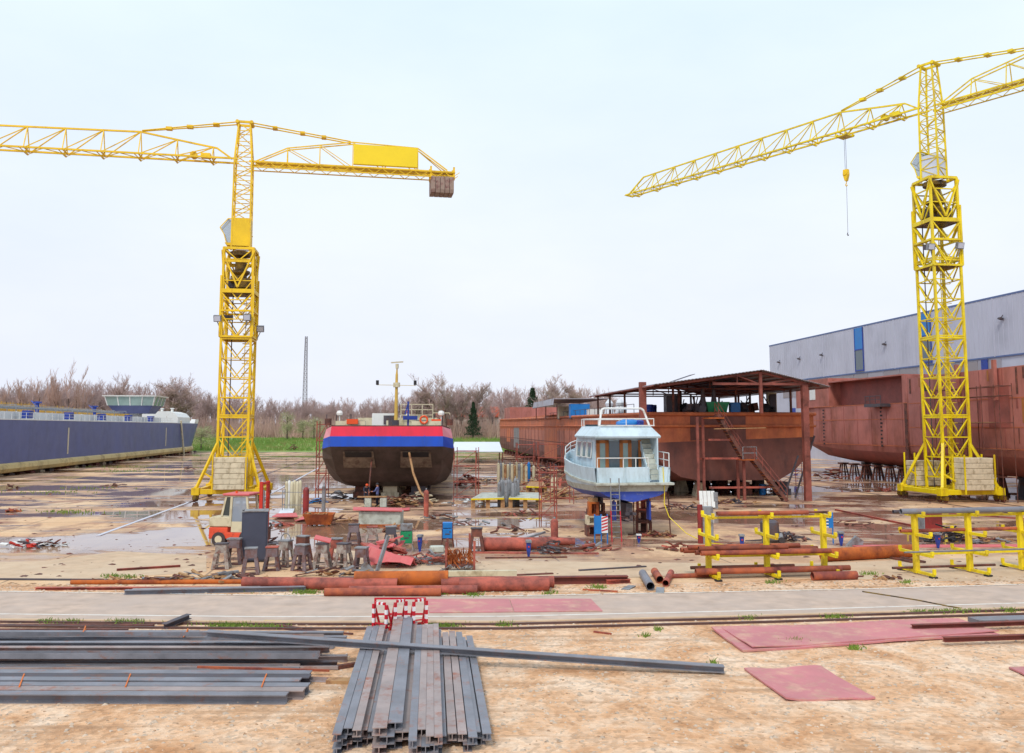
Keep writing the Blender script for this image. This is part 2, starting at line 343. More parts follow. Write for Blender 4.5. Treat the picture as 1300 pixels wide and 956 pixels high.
def gravel_mat():
    m, nt, bs = nodes('sandy_gravel')
    tc = N(nt, 'ShaderNodeTexCoord'); P = tc.outputs['Object']
    def noise(s_, det=8, ro=.6, dist=0):
        n = N(nt, 'ShaderNodeTexNoise', i_Scale=s_, i_Detail=det, i_Roughness=ro, i_Distortion=dist); nt.links.new(P, n.inputs[0]); return n.outputs[0]
    c = ramp(nt, noise(.55, 10, .72, .5), [(.34, S(202,146,100,.86)), (.46, S(226,178,136,.88)), (.58, S(238,204,172,.9)), (.75, S(240,222,202,.9))])
    vo = N(nt, 'ShaderNodeTexVoronoi', i_Scale=9.0); nt.links.new(P, vo.inputs[0])
    sp = ramp(nt, vo.outputs['Color'], [(.15, .62), (.5, 1.0), (.9, 1.16)])
    c = mixc(nt, .62, c, mixc(nt, 1.0, c, sp, 'MULTIPLY'))
    mp = N(nt, 'ShaderNodeMapping'); mp.inputs['Scale'].default_value = (.12, 1.5, 1); nt.links.new(P, mp.inputs[0])
    rn = N(nt, 'ShaderNodeTexNoise', i_Scale=1.0, i_Detail=6, i_Roughness=.65, i_Distortion=.4); nt.links.new(mp.outputs[0], rn.inputs[0])
    ru = ramp(nt, rn.outputs[0], [(.53, 0.0), (.64, .6)])
    c = mixc(nt, ru, c, S(178,138,104,.8))
    g = ramp(nt, noise(1.3, 9, .75), [(.62, 0.0), (.72, 1.0)])
    c = mixc(nt, g, c, S(150,124,100,.75))
    nt.links.new(c, bs.inputs['Base Color']); bs.inputs['Roughness'].default_value = .95
    b = N(nt, 'ShaderNodeBump', i_Strength=.5, i_Distance=.04); nt.links.new(vo.outputs['Distance'], b.inputs['Height'])
    b2 = N(nt, 'ShaderNodeBump', i_Strength=.45, i_Distance=.15); nt.links.new(noise(3.0, 8, .7), b2.inputs['Height']); nt.links.new(b.outputs[0], b2.inputs['Normal'])
    nt.links.new(b2.outputs[0], bs.inputs['Normal'])
    return m
m_yard = yard_mat(); m_grav = gravel_mat()
m_road = MAT('road_asphalt', S(205,184,170,.78), .85, var=.05, scale=.5, col2=S(214,186,164,.78), amt=.45, sc2=.35, bump=.2, bsc=40, soft=.2)
m_line = MAT('road_line', S(238,232,222,.85), .7, var=.05, scale=4, col2=S(214,196,178,.8), amt=.3, sc2=3, bump=.03)
m_yline= MAT('worn_yellow_line', S(222,186,60,.8), .7, var=.1, scale=4, col2=S(205,180,140,.8), amt=.45, sc2=3, bump=.03)
m_rail = MAT('rail_rust', S(112,84,80,.7), .5, metal=.3, var=.3, bump=.1)
m_slab = MAT('dry_concrete', S(226,198,166,.78), .9, var=.08, scale=.5, col2=S(206,170,136,.78), amt=.35, sc2=.6, bump=.2, bsc=12, soft=.2)

def sheet(name, pts, z, m, th=0):
    mb = MB(); n = len(pts)
    mb.add([(p[0], p[1], z) for p in pts], [tuple(range(n))]); o = mb.build(name, m, fix=False)
    if o.data.polygons[0].normal.z < 0: o.data.flip_normals()
    return struct(o)
# terrain: one sheet to the horizon, flat yard then a low grassy rise behind it
def terrain():
    ys = [-40, 0, 60, 150, 218, 232, 245, 262, 300, 420, 1000, 4000]; zs = [0,0,0,0,0,.0,1.4,2.6,2.8,3,3,3]
    xs = [-4000, -600, -300, -200, -150, -100, -60, -20, 20, 60, 100, 200, 600, 4000]
    mb = MB(); n = len(xs)
    def off(x): return -(x)*.035 + 3*math.sin(x*.05)
    vs = [(x, y + (off(x) if 200 < y < 500 and abs(x) < 300 else 0), z + (.35*math.sin(x*.13+y*.2) if 240 < y < 320 else 0)) for y, z in zip(ys, zs) for x in xs]
    mb.add(vs, []); 
    for j in range(len(ys)-1):
        for i in range(n-1):
            a = j*n+i; mb.f.append((a, a+1, a+n+1, a+n)); mb.mi.append(0 if j < 4 else 1)
    return mb.build('yard_ground', [m_yard, m_grass], fix=False)
struct(terrain())
# road and the gravel strip either side
FARE = [(-700,748),(-300,750),(0,752),(330,757),(640,758),(900,753),(1100,749),(1300,743),(1600,732),(2000,715)]
LINE = [(-700,772),(-300,776),(0,780),(330,783.5),(640,783),(970,775.5),(1300,766),(1600,756),(2000,740)]
NEAR = [(-700,779),(-300,783),(0,787),(330,790),(640,790),(970,782),(1300,772),(1600,762),(2000,745)]
g = lambda L, z=0: [G(a, b) for a, b in L]
fe, li, ne = g(FARE), g(LINE), g(NEAR)
strip = [V((p.x, p.y+ d, 0)) for p, d in zip(fe, [1.4,1.4,1.6,2.0,2.3,2.2,2.6,2.4,2.4,2.4])]
near = [V((p.x, p.y, 0)) for p in ne]
bot = [V((60, -30, 0)), V((-60, -30, 0))]
sheet('gravel_strip', strip + [V((60, 30, 0))] + bot + [V((-60, 30, 0))], .004, m_grav)
sheet('road', fe + ne[::-1], .012, m_road)
def ribbon(name, L, w, z, m, z2=None):
    mb = MB()
    for a, b in zip(L, L[1:]):
        d = (b-a).normalized(); n = V((-d.y, d.x, 0))*w/2
        if z2: mb.add([a-n+V((0,0,z)), b-n+V((0,0,z)), b+n+V((0,0,z)), a+n+V((0,0,z)), a-n+V((0,0,z2)), b-n+V((0,0,z2)), b+n+V((0,0,z2)), a+n+V((0,0,z2))],
                      [(4,5,6,7),(0,1,5,4),(2,3,7,6),(0,4,7,3),(1,2,6,5)])
        else: mb.add([a-n, b-n, b+n, a+n], [(0,1,2,3)]); 
    if not z2: mb.v = [(p[0], p[1], z) for p in mb.v]
    return struct(mb.build(name, m, fix=bool(z2)))
ribbon('road_line', li, .12, .017, m_line)
ribbon('road_edge_line', [p + V((0,.12,0)) for p in fe], .12, .017, m_line)
ribbon('kerb', [p + V((0,-.1,0)) for p in ne], .16, .0, m_slab, .06)
ribbon('yellow_edge_line', [G(a,b) for a,b in ((335,788.2),(360,788.4),(372,788.4))], .1, .018, m_yline)
ribbon('yellow_edge_line', [G(a,b) for a,b in ((480,788.8),(560,788.8),(592,788.6))], .12, .018, m_yline)
for k, dy in enumerate((-.42, -1.0)):
    ribbon('crane_rail', [p + V((0,dy,0)) for p in ne], .07, .0, m_rail, .07)
# the steel rails the tower cranes run on, let into the yard
ax = V((-math.sin(YA), math.cos(YA), 0))
def rail(px, py, l0, l1, m=m_rail):
    p = G(px, py); ribbon('crane_track', [p + ax*l0, p + ax*l1], .22 if m is m_groove_sheen else .16, .0, m, .035)
rail(240,638,-22,-.3,m_groove_sheen); rail(240,638,0,140); rail(327,636,0,60,m_groove_sheen); rail(1186,638,-26,60); rail(1256,638,-26,50)
sheet('concrete_apron', [G(a,b) for a,b in ((420,697),(606,712),(1000,716),(1300,706),(1450,700),(1450,737),(1180,738),(900,730),(560,742),(470,742))], .008, m_slab)
sheet('concrete_apron', [G(a,b) for a,b in ((-80,716),(60,712),(150,700),(262,706),(262,726),(120,735),(-80,735))], .008, m_slab)

# ------------------------------------------------------------ winter wood beyond the yard
def tree_segs(seed, h, spread=.35, dens=1.0, up=.65, tw=.028):
    r = random.Random(seed); segs = []
    def grow(p, d, l, rad, lev):
        n = 3 if lev == 0 else 2
        q = p
        for k in range(n):
            d2 = (d + V((r.gauss(0,.12), r.gauss(0,.12), r.gauss(0,.05)))).normalized()
            q2 = q + d2*l/n; r0 = rad*(1-.3*k/n); r1 = rad*(1-.3*(k+1)/n)
            segs.append((q, q2, r0, r1, lev)); 
            if lev < 4:
                m = int(round((2.2 if lev else 2.6)*dens + r.random()))
                if lev == 0 and k == 0: m = 0
                for _ in range(m):
                    a = r.random()*6.283; s = spread*(1+r.random()*.8)
                    dd = (d2*up + V((math.cos(a)*s, math.sin(a)*s, .2+.25*r.random()))).normalized()
                    grow(q + (q2-q)*r.random(), dd, l*(.42+.2*r.random()) if lev else l*(.4+.15*r.random()), max(tw, r1*.5), lev+1)
            q = q2; d = d2
        return
    grow(V((0,0,0)), V((0,0,1)), h*.85, h*.013, 0)
    return segs
def segs_np(segs):
    A = np.array([list(s[0])+list(s[1])+[s[2], s[3]] for s in segs], dtype=np.float32); return A
def mesh_np(name, A, m):
    n = len(A); p = A[:,0:3]; q = A[:,3:6]; d = q-p; d /= np.maximum(np.linalg.norm(d,axis=1,keepdims=True),1e-6)
    u = np.tile(np.array([[.3,.9,.2]],dtype=np.float32),(n,1)); a = np.cross(d,u); a /= np.maximum(np.linalg.norm(a,axis=1,keepdims=True),1e-6); b = np.cross(d,a)
    V6 = np.zeros((n,6,3),dtype=np.float32)
    for i in range(3):
        t = 2*math.pi*i/3; o = a*math.cos(t)+b*math.sin(t)
        V6[:,i] = p+o*A[:,6:7]; V6[:,3+i] = q+o*A[:,7:8]
    base = (np.arange(n)*6)[:,None]
    L = np.stack([base+np.array([[i,3+i,3+(i+1)%3,(i+1)%3]]) for i in range(3)],1).reshape(-1)
    me = bpy.data.meshes.new(name); me.vertices.add(n*6); me.vertices.foreach_set('co', V6.reshape(-1))
    me.loops.add(len(L)); me.loops.foreach_set('vertex_index', L.astype(np.int32))
    me.polygons.add(n*3); me.polygons.foreach_set('loop_start', np.arange(n*3,dtype=np.int32)*4); me.polygons.foreach_set('loop_total', np.full(n*3,4,dtype=np.int32))
    me.materials.append(m); me.update(calc_edges=True); me.validate()
    return me
rw = random.Random(11)
VAR = [tree_segs(100+i, 12.0, .26+.05*(i%3), .95) for i in range(6)]
VARN = [segs_np(s) for s in VAR]
def zg(y): return 0 if y < 232 else (2.7 if y > 262 else 2.7*(y-232)/30)
def xf(A, x, y, z, s, a, sz=1):
    B = A.copy(); c, d = math.cos(a), math.sin(a)
    for k in (0, 3):
        X = A[:,k]*c - A[:,k+1]*d; Y = A[:,k]*d + A[:,k+1]*c
        B[:,k] = X*s+x; B[:,k+1] = Y*s+y; B[:,k+2] = A[:,k+2]*s*sz+z
    B[:,6:8] *= max(s,.8); return B
def gnd_y(x, y): return y - x*.035
# height profile of the skyline: px -> pixel row of the wood's top
SKY = [(-100,507),(0,509),(60,507),(110,507),(170,510),(235,511),(260,517),(300,521),(340,523),(370,521),(400,523),(460,525),(500,521),(540,515),(570,511),(620,515),(660,513),(700,517),(740,515),(800,521),(900,521),(1100,521)]
def skyrow(px):
    for (a, ya), (b, yb) in zip(SKY, SKY[1:]):
        if a <= px <= b: return ya + (yb-ya)*(px-a)/(b-a)
    return 503
chunks = []
for i in range(380):
    px = rw.uniform(-60, 785); Y = rw.uniform(285, 345); x = (px-650)/F*Y
    top = HC + (543-skyrow(px)-rw.triangular(-12, 9, -4))/F*Y; h = top-2.7
    chunks.append(xf(VARN[i%6], x, Y - x*.035, 2.4, h/12.0, rw.random()*6.28, 1))
wood = bpy.data.objects.new('bare_wood', mesh_np('bare_wood', np.concatenate(chunks), m_twig)); COL.objects.link(wood)
tag(wood, 'purplish brown mass of leafless winter wood along the far edge of the yard', 'wood', kind='stuff')
# dense scrub under it
A = []
for i in range(26000):
    px = rw.uniform(-80, 800); Y = rw.uniform(268, 350); x = (px-650)/F*Y; y = Y - x*.035
    h = rw.triangular(1.5, 9, 4)
    dx, dy = rw.gauss(0, .9), rw.gauss(0,.9)
    A.append((x, y, 2.2, x+dx, y+dy, 2.5+h, .13, .03))
o = bpy.data.objects.new('undergrowth', mesh_np('undergrowth', np.array(A,dtype=np.float32), m_twig2)); COL.objects.link(o)
tag(o, 'tangled brown undergrowth at the foot of the leafless wood', 'undergrowth', kind='stuff')
A = []
for i in range(16000):                                    # ochre willow scrub behind the navy ship
    px = rw.uniform(-90, 165); Y = rw.uniform(240, 262); x = (px-650)/F*Y; y = Y
    top = HC + (543-(509+max(0,px)*.085) + rw.uniform(-7,1))/F*Y
    A.append((x, y, rw.uniform(0, top*.7), x+rw.gauss(0,.8), y, top*rw.uniform(.6,1), .13, .05))
o = bpy.data.objects.new('willow_scrub', mesh_np('willow_scrub', np.array(A,dtype=np.float32), m_scrub)); COL.objects.link(o)
tag(o, 'ochre willow scrub rising behind the long navy hull', 'scrub', kind='stuff')
# single trees
def bare_tree(px, row, Y, label, group, seed, mat=m_twig, spread=.4, dens=1.0, h=None):
    x = (px-650)/F*Y; y = Y; z0 = zg(y + x*.035) - .1
    h = HC + (543-row)/F*Y - z0
    root = thing('bare_tree', label, 'tree', (x, y, z0), rnd.random()*6, group)
    sg = tree_segs(seed, h, spread, dens, tw=.035)
    t = [s for s in sg if s[4] == 0]; c = [s for s in sg if s[4] > 0]
    for nm, ss, mm in (('trunk', t, m_trunk), ('crown', c, mat)):
        o = bpy.data.objects.new(nm, mesh_np(nm, segs_np(ss), mm)); COL.objects.link(o); o.parent = root
    return root
k = 0
for px in (8,22,40,52,62,74,84,92,100,110):
    k += 1; bare_tree(px, 494+ (k*7)%9, 264, 'slender leafless poplar standing above the ochre scrub behind the navy hull', 'slender poplars behind the navy hull', 200+k, m_twig2, .16, .7)
bare_tree(152, 499, 258, 'leafless tree just left of the raised ship wheelhouse', None, 231, m_twig, .35, 1.2)
for px, row in ((222,497),(232,501),(213,503)):
    bare_tree(px, row, 262, 'wide bushy leafless tree behind the bow of the navy ship', 'bushy trees behind the navy bow', int(240+px), m_twig, .6, 1.35)
for i, (px, row) in enumerate(((556,497),(571,495),(584,502),(541,508),(600,504))):
    bare_tree(px, row, 272, 'tall leafless tree in front of the wood right of the barge\'s yellow mast', 'tall trees right of the barge mast', 260+i, m_twig, .45, 1.3)
for i, (px, row) in enumerate(((694,497),(704,502),(738,500),(722,506))):
    bare_tree(px, row, 268, 'small leafless tree showing above the deck of the rusty barge', 'trees above the rusty barge deck', 280+i, m_twig, .45, 1.3)
def leaf_tree(name, px, row, Y, wpx, label, mat, seed, cone=False, n=2600, sz=.35):
    r = random.Random(seed); x = (px-650)/F*Y; z0 = zg(Y + x*.035); h = HC+(543-row)/F*Y - z0; rad = wpx/F*Y/2
    root = thing(name, label, 'tree' if name != 'flowering_bush' else 'bush', (x, Y, z0))
    t = MB(); t.tube((0,0,-.2), (0,0,h*.8), h*.025+.05, 7, .05)
    for k in range(9):
        a = r.random()*6.28; z = h*(.25+.06*k); t.tube((0,0,z), (math.cos(a)*rad*.7, math.sin(a)*rad*.7, z+h*.12), .07, 5, .03)
    t.build('trunk', m_trunk, root)
    c = MB()
    cl = [(r.gauss(0,.42), r.gauss(0,.42), r.uniform(.25,.95)) for _ in range(26)]
    for i in range(n):
        if cone:
            z = r.uniform(.1, 1); rr = rad*2.0*(1.08-z)*(.6+.5*((z*6)%1))*math.sqrt(r.random()); a = r.random()*6.28; p = V((math.cos(a)*rr, math.sin(a)*rr, z*h))
        else:
            q = cl[i%26]; p = V((q[0]*rad+r.gauss(0,.2)*rad, q[1]*rad+r.gauss(0,.2)*rad, max(.1,(q[2]+r.gauss(0,.08)))*h*.95))
        u = V((r.gauss(0,1), r.gauss(0,1), r.gauss(0,1))).normalized()*sz*r.uniform(.5,1.2); v = u.cross(V((r.random(), r.random(), r.random()))).normalized()*sz*.6
        c.add([p-u, p+v, p+u], [(0,1,2)])
    c.build('crown', mat, root, fix=False); return root
leaf_tree('pine_tree', 676, 493, 266, 24, 'dark green pine rising above the stern end of the rusty barge', m_pine, 1, True)
leaf_tree('pine_tree', 601, 511, 264, 13, 'green conifer in front of the orange roofed houses', m_pine, 2, True)
leaf_tree('flowering_bush', 258, 541, 236, 34, 'pale blossoming bush on the grass beside the navy bow', m_bloom, 3, n=2600, sz=.2)
leaf_tree('budding_tree', 366, 522, 262, 20, 'tallest pale green budding tree at the edge of the wood left of the barge', m_bloom, 4, n=2600, sz=.2)
leaf_tree('budding_tree', 400, 528, 262, 24, 'lower budding tree just left of the blue and red barge', m_bloom, 5, n=2200, sz=.2)
leaf_tree('budding_tree', 386, 533, 263, 22, 'small budding tree between its two taller budding neighbours', m_bloom, 6, n=2000, sz=.2)
# grass tufts along the foot of the bank
A = []
for i in range(9000):
    px = rw.uniform(230, 660); Y = rw.uniform(228, 262); x = (px-650)/F*Y; y = Y - x*.035
    A.append((x, y, zg(Y)-.1, x+rw.gauss(0,.25), y, zg(Y)+rw.uniform(.3,1.0), .12, .02))
o = bpy.data.objects.new('grass_tufts', mesh_np('grass_tufts', np.array(A,dtype=np.float32), m_grass)); COL.objects.link(o)
tag(o, 'long green grass on the bank behind the yard', 'grass', kind='stuff')

# far houses, lattice mast
def house(px0, px1, rowr, rowe, Y, label):
    x0, x1 = (px0-650)/F*Y, (px1-650)/F*Y; zr = HC+(543-rowr)/F*Y; ze = HC+(543-rowe)/F*Y; w = x1-x0
    root = thing('house', label, 'house', ((x0+x1)/2, Y, 0))
    MB().bx(-w/2+.4, w/2-.4, 0, 9, 0, ze+.15).build('wall', m_plast, root)
    m = MB(); m.prism([(-.6, ze), (4.5, zr), (9.6, ze), (9.6, ze-.25), (-.6, ze-.25)], 'x', -w/2, w/2); m.build('roof', m_tile, root)
    MB().bx(w*.2, w*.2+.7, 3.2, 4.0, zr-1.5, zr+.9).build('chimney', m_tile, root)
    n = max(2, int(w/3))
    for k in range(n):
        x = -w/2+1.2+(w-2.4)*(k+.5)/n
        f = MB().bx(x-.55, x+.55, -.04, .02, ze-2.6, ze-1.1).build('window', m_dglass, root)
house(576, 634, 516, 529, 300, 'long white house with an orange tiled roof half hidden by the trees')
house(535, 572, 519, 531, 318, 'orange roofed house behind the bare trees nearest the barge mast')
Y = 420; x = (387.5-650)/F*Y; h = HC+(543-427)/F*Y
root = thing('radio_mast', 'slim lattice radio mast rising far behind the wood', 'mast', (x, Y, 0))
m = MB()
for s in ((-1,-1),(1,-1),(1,1),(-1,1)): m.tube((s[0]*1.15, s[1]*1.15, 0), (s[0]*.45, s[1]*.45, h), .12, 4)
m.build('leg_frame', m_mast, root); m = MB(); z = 2
while z < h-1.5:
    a = 1.15-.7*z/h; b = 1.15-.7*(z+2)/h
    for y in (-1, 1): m.tube((-a, y*a, z), (b, y*b, z+2), .06, 3); m.tube((a, y*a, z), (-b, y*b, z+2), .06, 3); m.tube((-a,y*a,z), (a,y*a,z), .06, 3)
    z += 2
m.build('bracing', m_mast, root)
m_mastp = MAT('ochre_mast_paint', S(216,176,80,.85), .5, var=.12, bump=.02)
# ------------------------------------------------------------ tower cranes
def crane(label, base, rz, yaw, zmast, zj, ztop, L, panel, back, paint, w=2.45, cab_side=1, dirty=False):
    root = thing('tower_crane', label, 'crane', base, rz, 'yellow tower cranes on rails')
    W = w/2; bw, bd = 2.5, 2.8
    # travelling base
    m = MB()
    for s in (-1, 1):
        m.bx(-bw-.1, bw+.1, s*bd-.17, s*bd+.17, .62, 1.02); m.bx(s*bw-.17, s*bw+.17, -bd-.1, bd+.1, .64, 1.0)
        m.bx(-W-.2, W+.2, s*W-.14, s*W+.14, .66, .98)
    for x in (-W, W): m.bx(x-.14, x+.14, -bd, bd, .68, 1.0)
    for x in (-bw, bw):
        for y in (-bd, bd): m.cb((x, y, .85), (.62, .62, .6)); m.tube((x, y, .3), (x, y, 1.25), .16, 8)
    m.build('base_frame', paint, root, bevel=.02)
    for x in (-bw, bw):
        for y in (-bd, bd):
            bo = MB(); bo.bx(x-.14, x+.14, y-.62, y+.62, .22, .5); bo.cb((x, y, .5), (.3, .4, .2))
            b = bo.build('bogie', m_yeldk, root); 
            for dy in (-.38, .38): MB().tube((x-.09, y+dy, .26), (x+.09, y+dy, .26), .23, 14).build('wheel', m_drust, b)
            lg = MB(); sx, sy = (1 if x > 0 else -1), (1 if y > 0 else -1)
            lg.bar((sx*W, sy*W, 4.7), (x, y, 1.05), .2); lg.build('splay_leg', paint, root)
            br = MB(); br.bar((x*.62+sx*W*.38, y*.62+sy*W*.38, 2.3), (0, y*.9, 1.05), .12); br.build('splay_brace', paint, root)
    # ballast stacks front and rear
    for s, x0 in ((-1, -1.0), (1, -1.55)):
        for k in range(6 if s < 0 else 5):
            j = rnd.uniform(-.03, .03); b = MB(); b.bx(x0+j, x0+2.45+j, s*2.95-.72, s*2.95+.72 , 1.02+k*.43, 1.02+k*.43+.41)
            b.build('ballast_block', m_conc, root, bevel=.03)
        for xx in (x0-.08, x0+2.53):
            MB().bx(xx-.05, xx+.05, s*2.95-.82, s*2.95-.72, .7, 3.85).build('ballast_post', paint, root); MB().bx(xx-.05, xx+.05, s*2.95+.72, s*2.95+.82, .7, 3.85).build('ballast_post', paint, root)
    # outer mast
    ch = MB(); br = MB()
    for x in (-W, W):
        for y in (-W, W): ch.bar((x, y, 1.0), (x, y, zmast), .19)
    bay = 1.66; z = 1.9; k = 0
    while z < zmast - 1:
        z2 = min(z+bay, zmast); big = k % 4 == 3; t = .15 if big else .085
        for a, b in (((-W,-W),(W,-W)),((W,-W),(W,W)),((W,W),(-W,W)),((-W,W),(-W,-W))):
            br.bar((*a, z), (*b, z), t)
            c = ((a[0]+b[0])/2, (a[1]+b[1])/2)
            br.bar((*a, z2), (*c, z+.05), .085); br.bar((*b, z2), (*c, z+.05), .085)
            if big: br.bar((*a, z+.18), (*b, z+.18), .1)
        z = z2; k += 1
    ch.build('mast_chords', paint, root); br.build('mast_bracing', paint, root)
    ld = MB(); lx = W-.55
    for x in (lx-.2, lx+.2): ld.bar((x, .5, 1.6), (x, .5, zmast-4), .05)
    z = 1.8
    while z < zmast-4: ld.bar((lx-.2, .5, z), (lx+.2, .5, z), .035); z += .32
    z = 3
    while z < zmast-4.5:
        ld.path([V((lx+math.cos(a)*.36, .5-.36+math.sin(a)*.42-.05, z)) for a in [i*math.pi/4 for i in range(9)]], .02, 4); z += .85
    ld.build('ladder', paint, root)
    cb = MB(); cb.tube((-W+.5, W-.3, 1), (-W+.5, W-.3, zmast-3), .05, 5); cb.build('power_cable', m_dsteel, root)
    # climbing cage with working deck
    c = MB(); O = W+.11; z0, z1 = zmast-7.6, zmast
    for x in (-O, O):
        for y in (-O, O): c.bar((x, y, z0), (x, y, z0+5.2 if True else z1), .16)
    for zz in (z0, z0+2.2, z0+3.9):
        t = .34 if zz == z0+3.9 else .16
        for s in (-O, O): c.bar((-O, s, zz), (O, s, zz), .14, t); c.bar((s, -O, zz), (s, O, zz), .14, t)
    for a, b in (((-O,-O),(O,-O)),((O,-O),(O,O)),((O,O),(-O,O)),((-O,O),(-O,-O))):
        md = ((a[0]+b[0])/2, (a[1]+b[1])/2)
        for zz, zt in ((z0, z0+2.1), (z0+2.2, z0+3.8)): c.bar((*a, zt), (*md, zz), .1); c.bar((*b, zt), (*md, zz), .1)
        c.bar((*a, z1-.2), (*md, z1-3.4), .13); c.bar((*b, z1-.2), (*md, z1-3.4), .13)
    for x in (-W, W):
        for y in (-W, W): c.bar((x, y, z1-4), (x*.96, y*.96, z1), .17)
    for s in (-W, W): c.bar((-W, s, z1), (W, s, z1), .2, .22); c.bar((s, -W, z1), (s, W, z1), .2, .22); c.bar((-W, s, z1-1.0), (W, s, z1-1.0), .1); c.bar((s,-W,z1-1.0),(s,W,z1-1.0),.1)
    c.build('climbing_cage', paint, root)
    MB().bx(-O, O, -O, O, z0+3.72, z0+3.78).build('deck_plate', m_yeldk, root); MB().bx(-W, W, -W, W, z0-.05, z0).build('deck_plate', m_yeldk, root)
    mc = MB(); mc.lathe([(.9, z1-3.9), (.95, z1-3.5), (.6, z1-3.3), (.55, z1-2.2), (.8, z1-2.0), (.8, z1-1.8), (.5, z1-1.7), (.45, z1-.6), (.95, z1-.5), (.95, z1-.15)], n=12)
    mc.cb((.3, -.3, z1-2.9), (1.3, .8, .8)); mc.tube((-.7, -.5, z1-2.6), (-.1, -.5, z1-2.6), .32, 10)
    mc.build('slewing_gear', m_yeldk, root)
    MB().cb((-.45, .2, z1-2.9), (1.0, 1.1, .75)).build('motor', m_dsteel, root); MB().cb((.5, .5, z1-3.1), (.5, .5, 1.0)).build('motor', m_dsteel, root); MB().cb((-.9, -.2, z1-5.9), (.8, .5, .4)).build('cable_box', m_dsteel, root)
    for a in ((-O-.2, -O, z0+1.5), (O*.7, -O-.3, z0+1.6), (O+.35, O*.6, z0+.9)):
        f = MB(); f.cb(a, (.62, .3, .55), rx=.3); f.bar((a[0], a[1], a[2]-.3), (a[0]*.85, a[1]*.9, a[2]-.9), .07); fl = f.build('floodlight', m_grey, root)
        g_ = MB(); g_.cb((a[0], a[1]-.17, a[2]-.04), (.5, .03, .42), rx=.3); g_.build('lens', m_lampg, fl)
    # slewing tower (turns with the jib)
    R_ = Matrix.Rotation(yaw, 4, 'Z'); T = .76
    ch = MB(R_); br = MB(R_)
    for x in (-T, T):
        for y in (-T, T): ch.bar((x, y, z1-.1), (x*.95, y*.95, zj), .13); ch.bar((x*.95, y*.95, zj), (x*.62, y*.62, ztop), .13)
    z = z1+.2; k = 0
    while z < ztop-.5:
        st = .84 if z < zj else 1.0
        z2 = min(z+st, ztop-.15)
        for a, b in (((-1,-1),(1,-1)),((1,-1),(1,1)),((1,1),(-1,1)),((-1,1),(-1,-1))):
            def q(p, zz): t = T*.95 if zz < zj else T*(.95-.33*(zz-zj)/(ztop-zj)); return (p[0]*t, p[1]*t, zz)
            br.bar(q(a, z), q(b, z), .06)
            if k % 2: br.bar(q(a, z), q(b, z2), .065)
            else: br.bar(q(b, z), q(a, z2), .065)
        z = z2; k += 1
    ch.build('tower_chords', paint, root); br.build('tower_bracing', paint, root)
    hd = MB(R_); hd.bar((-.75, -.5, ztop), (.75, -.5, ztop), .14, .2); hd.bar((-.75, .5, ztop), (.75, .5, ztop), .14, .2); hd.tube((-.6,-.65,ztop),(-.6,.65,ztop),.16,8); hd.tube((.6,-.65,ztop),(.6,.65,ztop),.16,8)
    hd.build('tower_head', paint, root)
    hs = MB(R_)
    if panel: hs.bx(-.8, .72, -.82, .8, z1+.3, z1+2.75); hs.bar((-.85,-.86,z1+.3),(.8,-.86,z1+2.7),.08); hs.bar((-.85,-.86,z1+1.5),(.8,-.86,z1+1.5),.08)
    else: hs.bx(-.7, .7, -.7, .7, z1+.3, z1+2.2)
    h = hs.build('machine_house', paint if panel else m_lampg, root)
    ww = MB(R_); ww.bx(.2, .7, -.87, -.84, z1+1.7, z1+2.5); ww.build('hatch', m_cream, h)
    # driver's cab hung on the jib side
    cf = MB(R_); c0, c1 = .8, 1.4; zb = z1+.4
    P = [(c0,zb),(c1-.25,zb),(c1,zb+.9),(c1+.35,zb+1.5),(c0+.3,zb+2.3),(c0,zb+2.3)]
    for y in (-.55, .55):
        for a, b in zip(P, P[1:]+P[:1]): cf.bar((a[0], y, a[1]), (b[0], y, b[1]), .07)
    for a in P: cf.bar((a[0], -.55, a[1]), (a[0], .55, a[1]), .07)
    cf.prism([(c0, zb), (c1-.25, zb), (c1-.05, zb+.2), (c0, zb+.2)], 'y', -.54, .54)
    cab = cf.build('cab', paint, root)
    cg = MB(R_); cg.prism([(c0+.04,zb+.22),(c1-.2,zb+.22),(c1-.04,zb+.9),(c1+.28,zb+1.46),(c0+.3,zb+2.24),(c0+.04,zb+2.24)], 'y', -.5, .5); cg.build('cab_glass', m_cabg, cab)
    # jib
    jc = MB(R_); jb = MB(R_); B = .72
    prof = [(1.0, .15), (2.3, 1.05), (4.2, 1.35), (8.6, 2.1), (L-2.5, 1.75), (L, .15)]
    def top(x):
        for (a, za), (b, zb_) in zip(prof, prof[1:]):
            if a <= x <= b: return zj + za + (zb_-za)*(x-a)/(b-a)
    for y in (-B, B): jc.bar((.5, y, zj), (L, y*.8, zj), .13, .15)
    for (a, za), (b, zb_) in zip(prof, prof[1:]): jc.bar((a, 0, zj+za), (b, 0, zj+zb_), .14)
    x = 2.6; k = 0; P_ = 3.0
    while x < L-1:
        xt = x; t = top(xt)
        for y in (-B, B):
            jb.bar((xt, 0, t), (xt, y, zj), .075)
            if x+P_ < L: jb.bar((xt, 0, t), (min(L, xt+P_-.15), y, zj), .075)
        jb.bar((x, -B, zj), (x, B, zj), .1); jb.bar((x, -B, zj-.06), (min(L, x+P_/2), B, zj-.06), .06); jb.bar((min(L, x+P_/2), B, zj-.06), (min(L, x+P_), -B, zj-.06), .06)
        for y in (-B, B): jb.bar((x-.4, y, zj), (x, y*.5, zj-.34), .06); jb.bar((x+.4, y, zj), (x, y*.5, zj-.34), .06)
        jb.bar((x, -B*.6, zj-.34), (x, B*.6, zj-.34), .12)
        x += P_
    jb.bar((L, -B*.8, zj), (L, B*.8, zj), .14)
    j = jc.build('jib_chords', paint, root); jb.build('jib_bracing', paint, root)
    # counter-jib
    kc = MB(R_); kb = MB(R_); Z = zj-.12
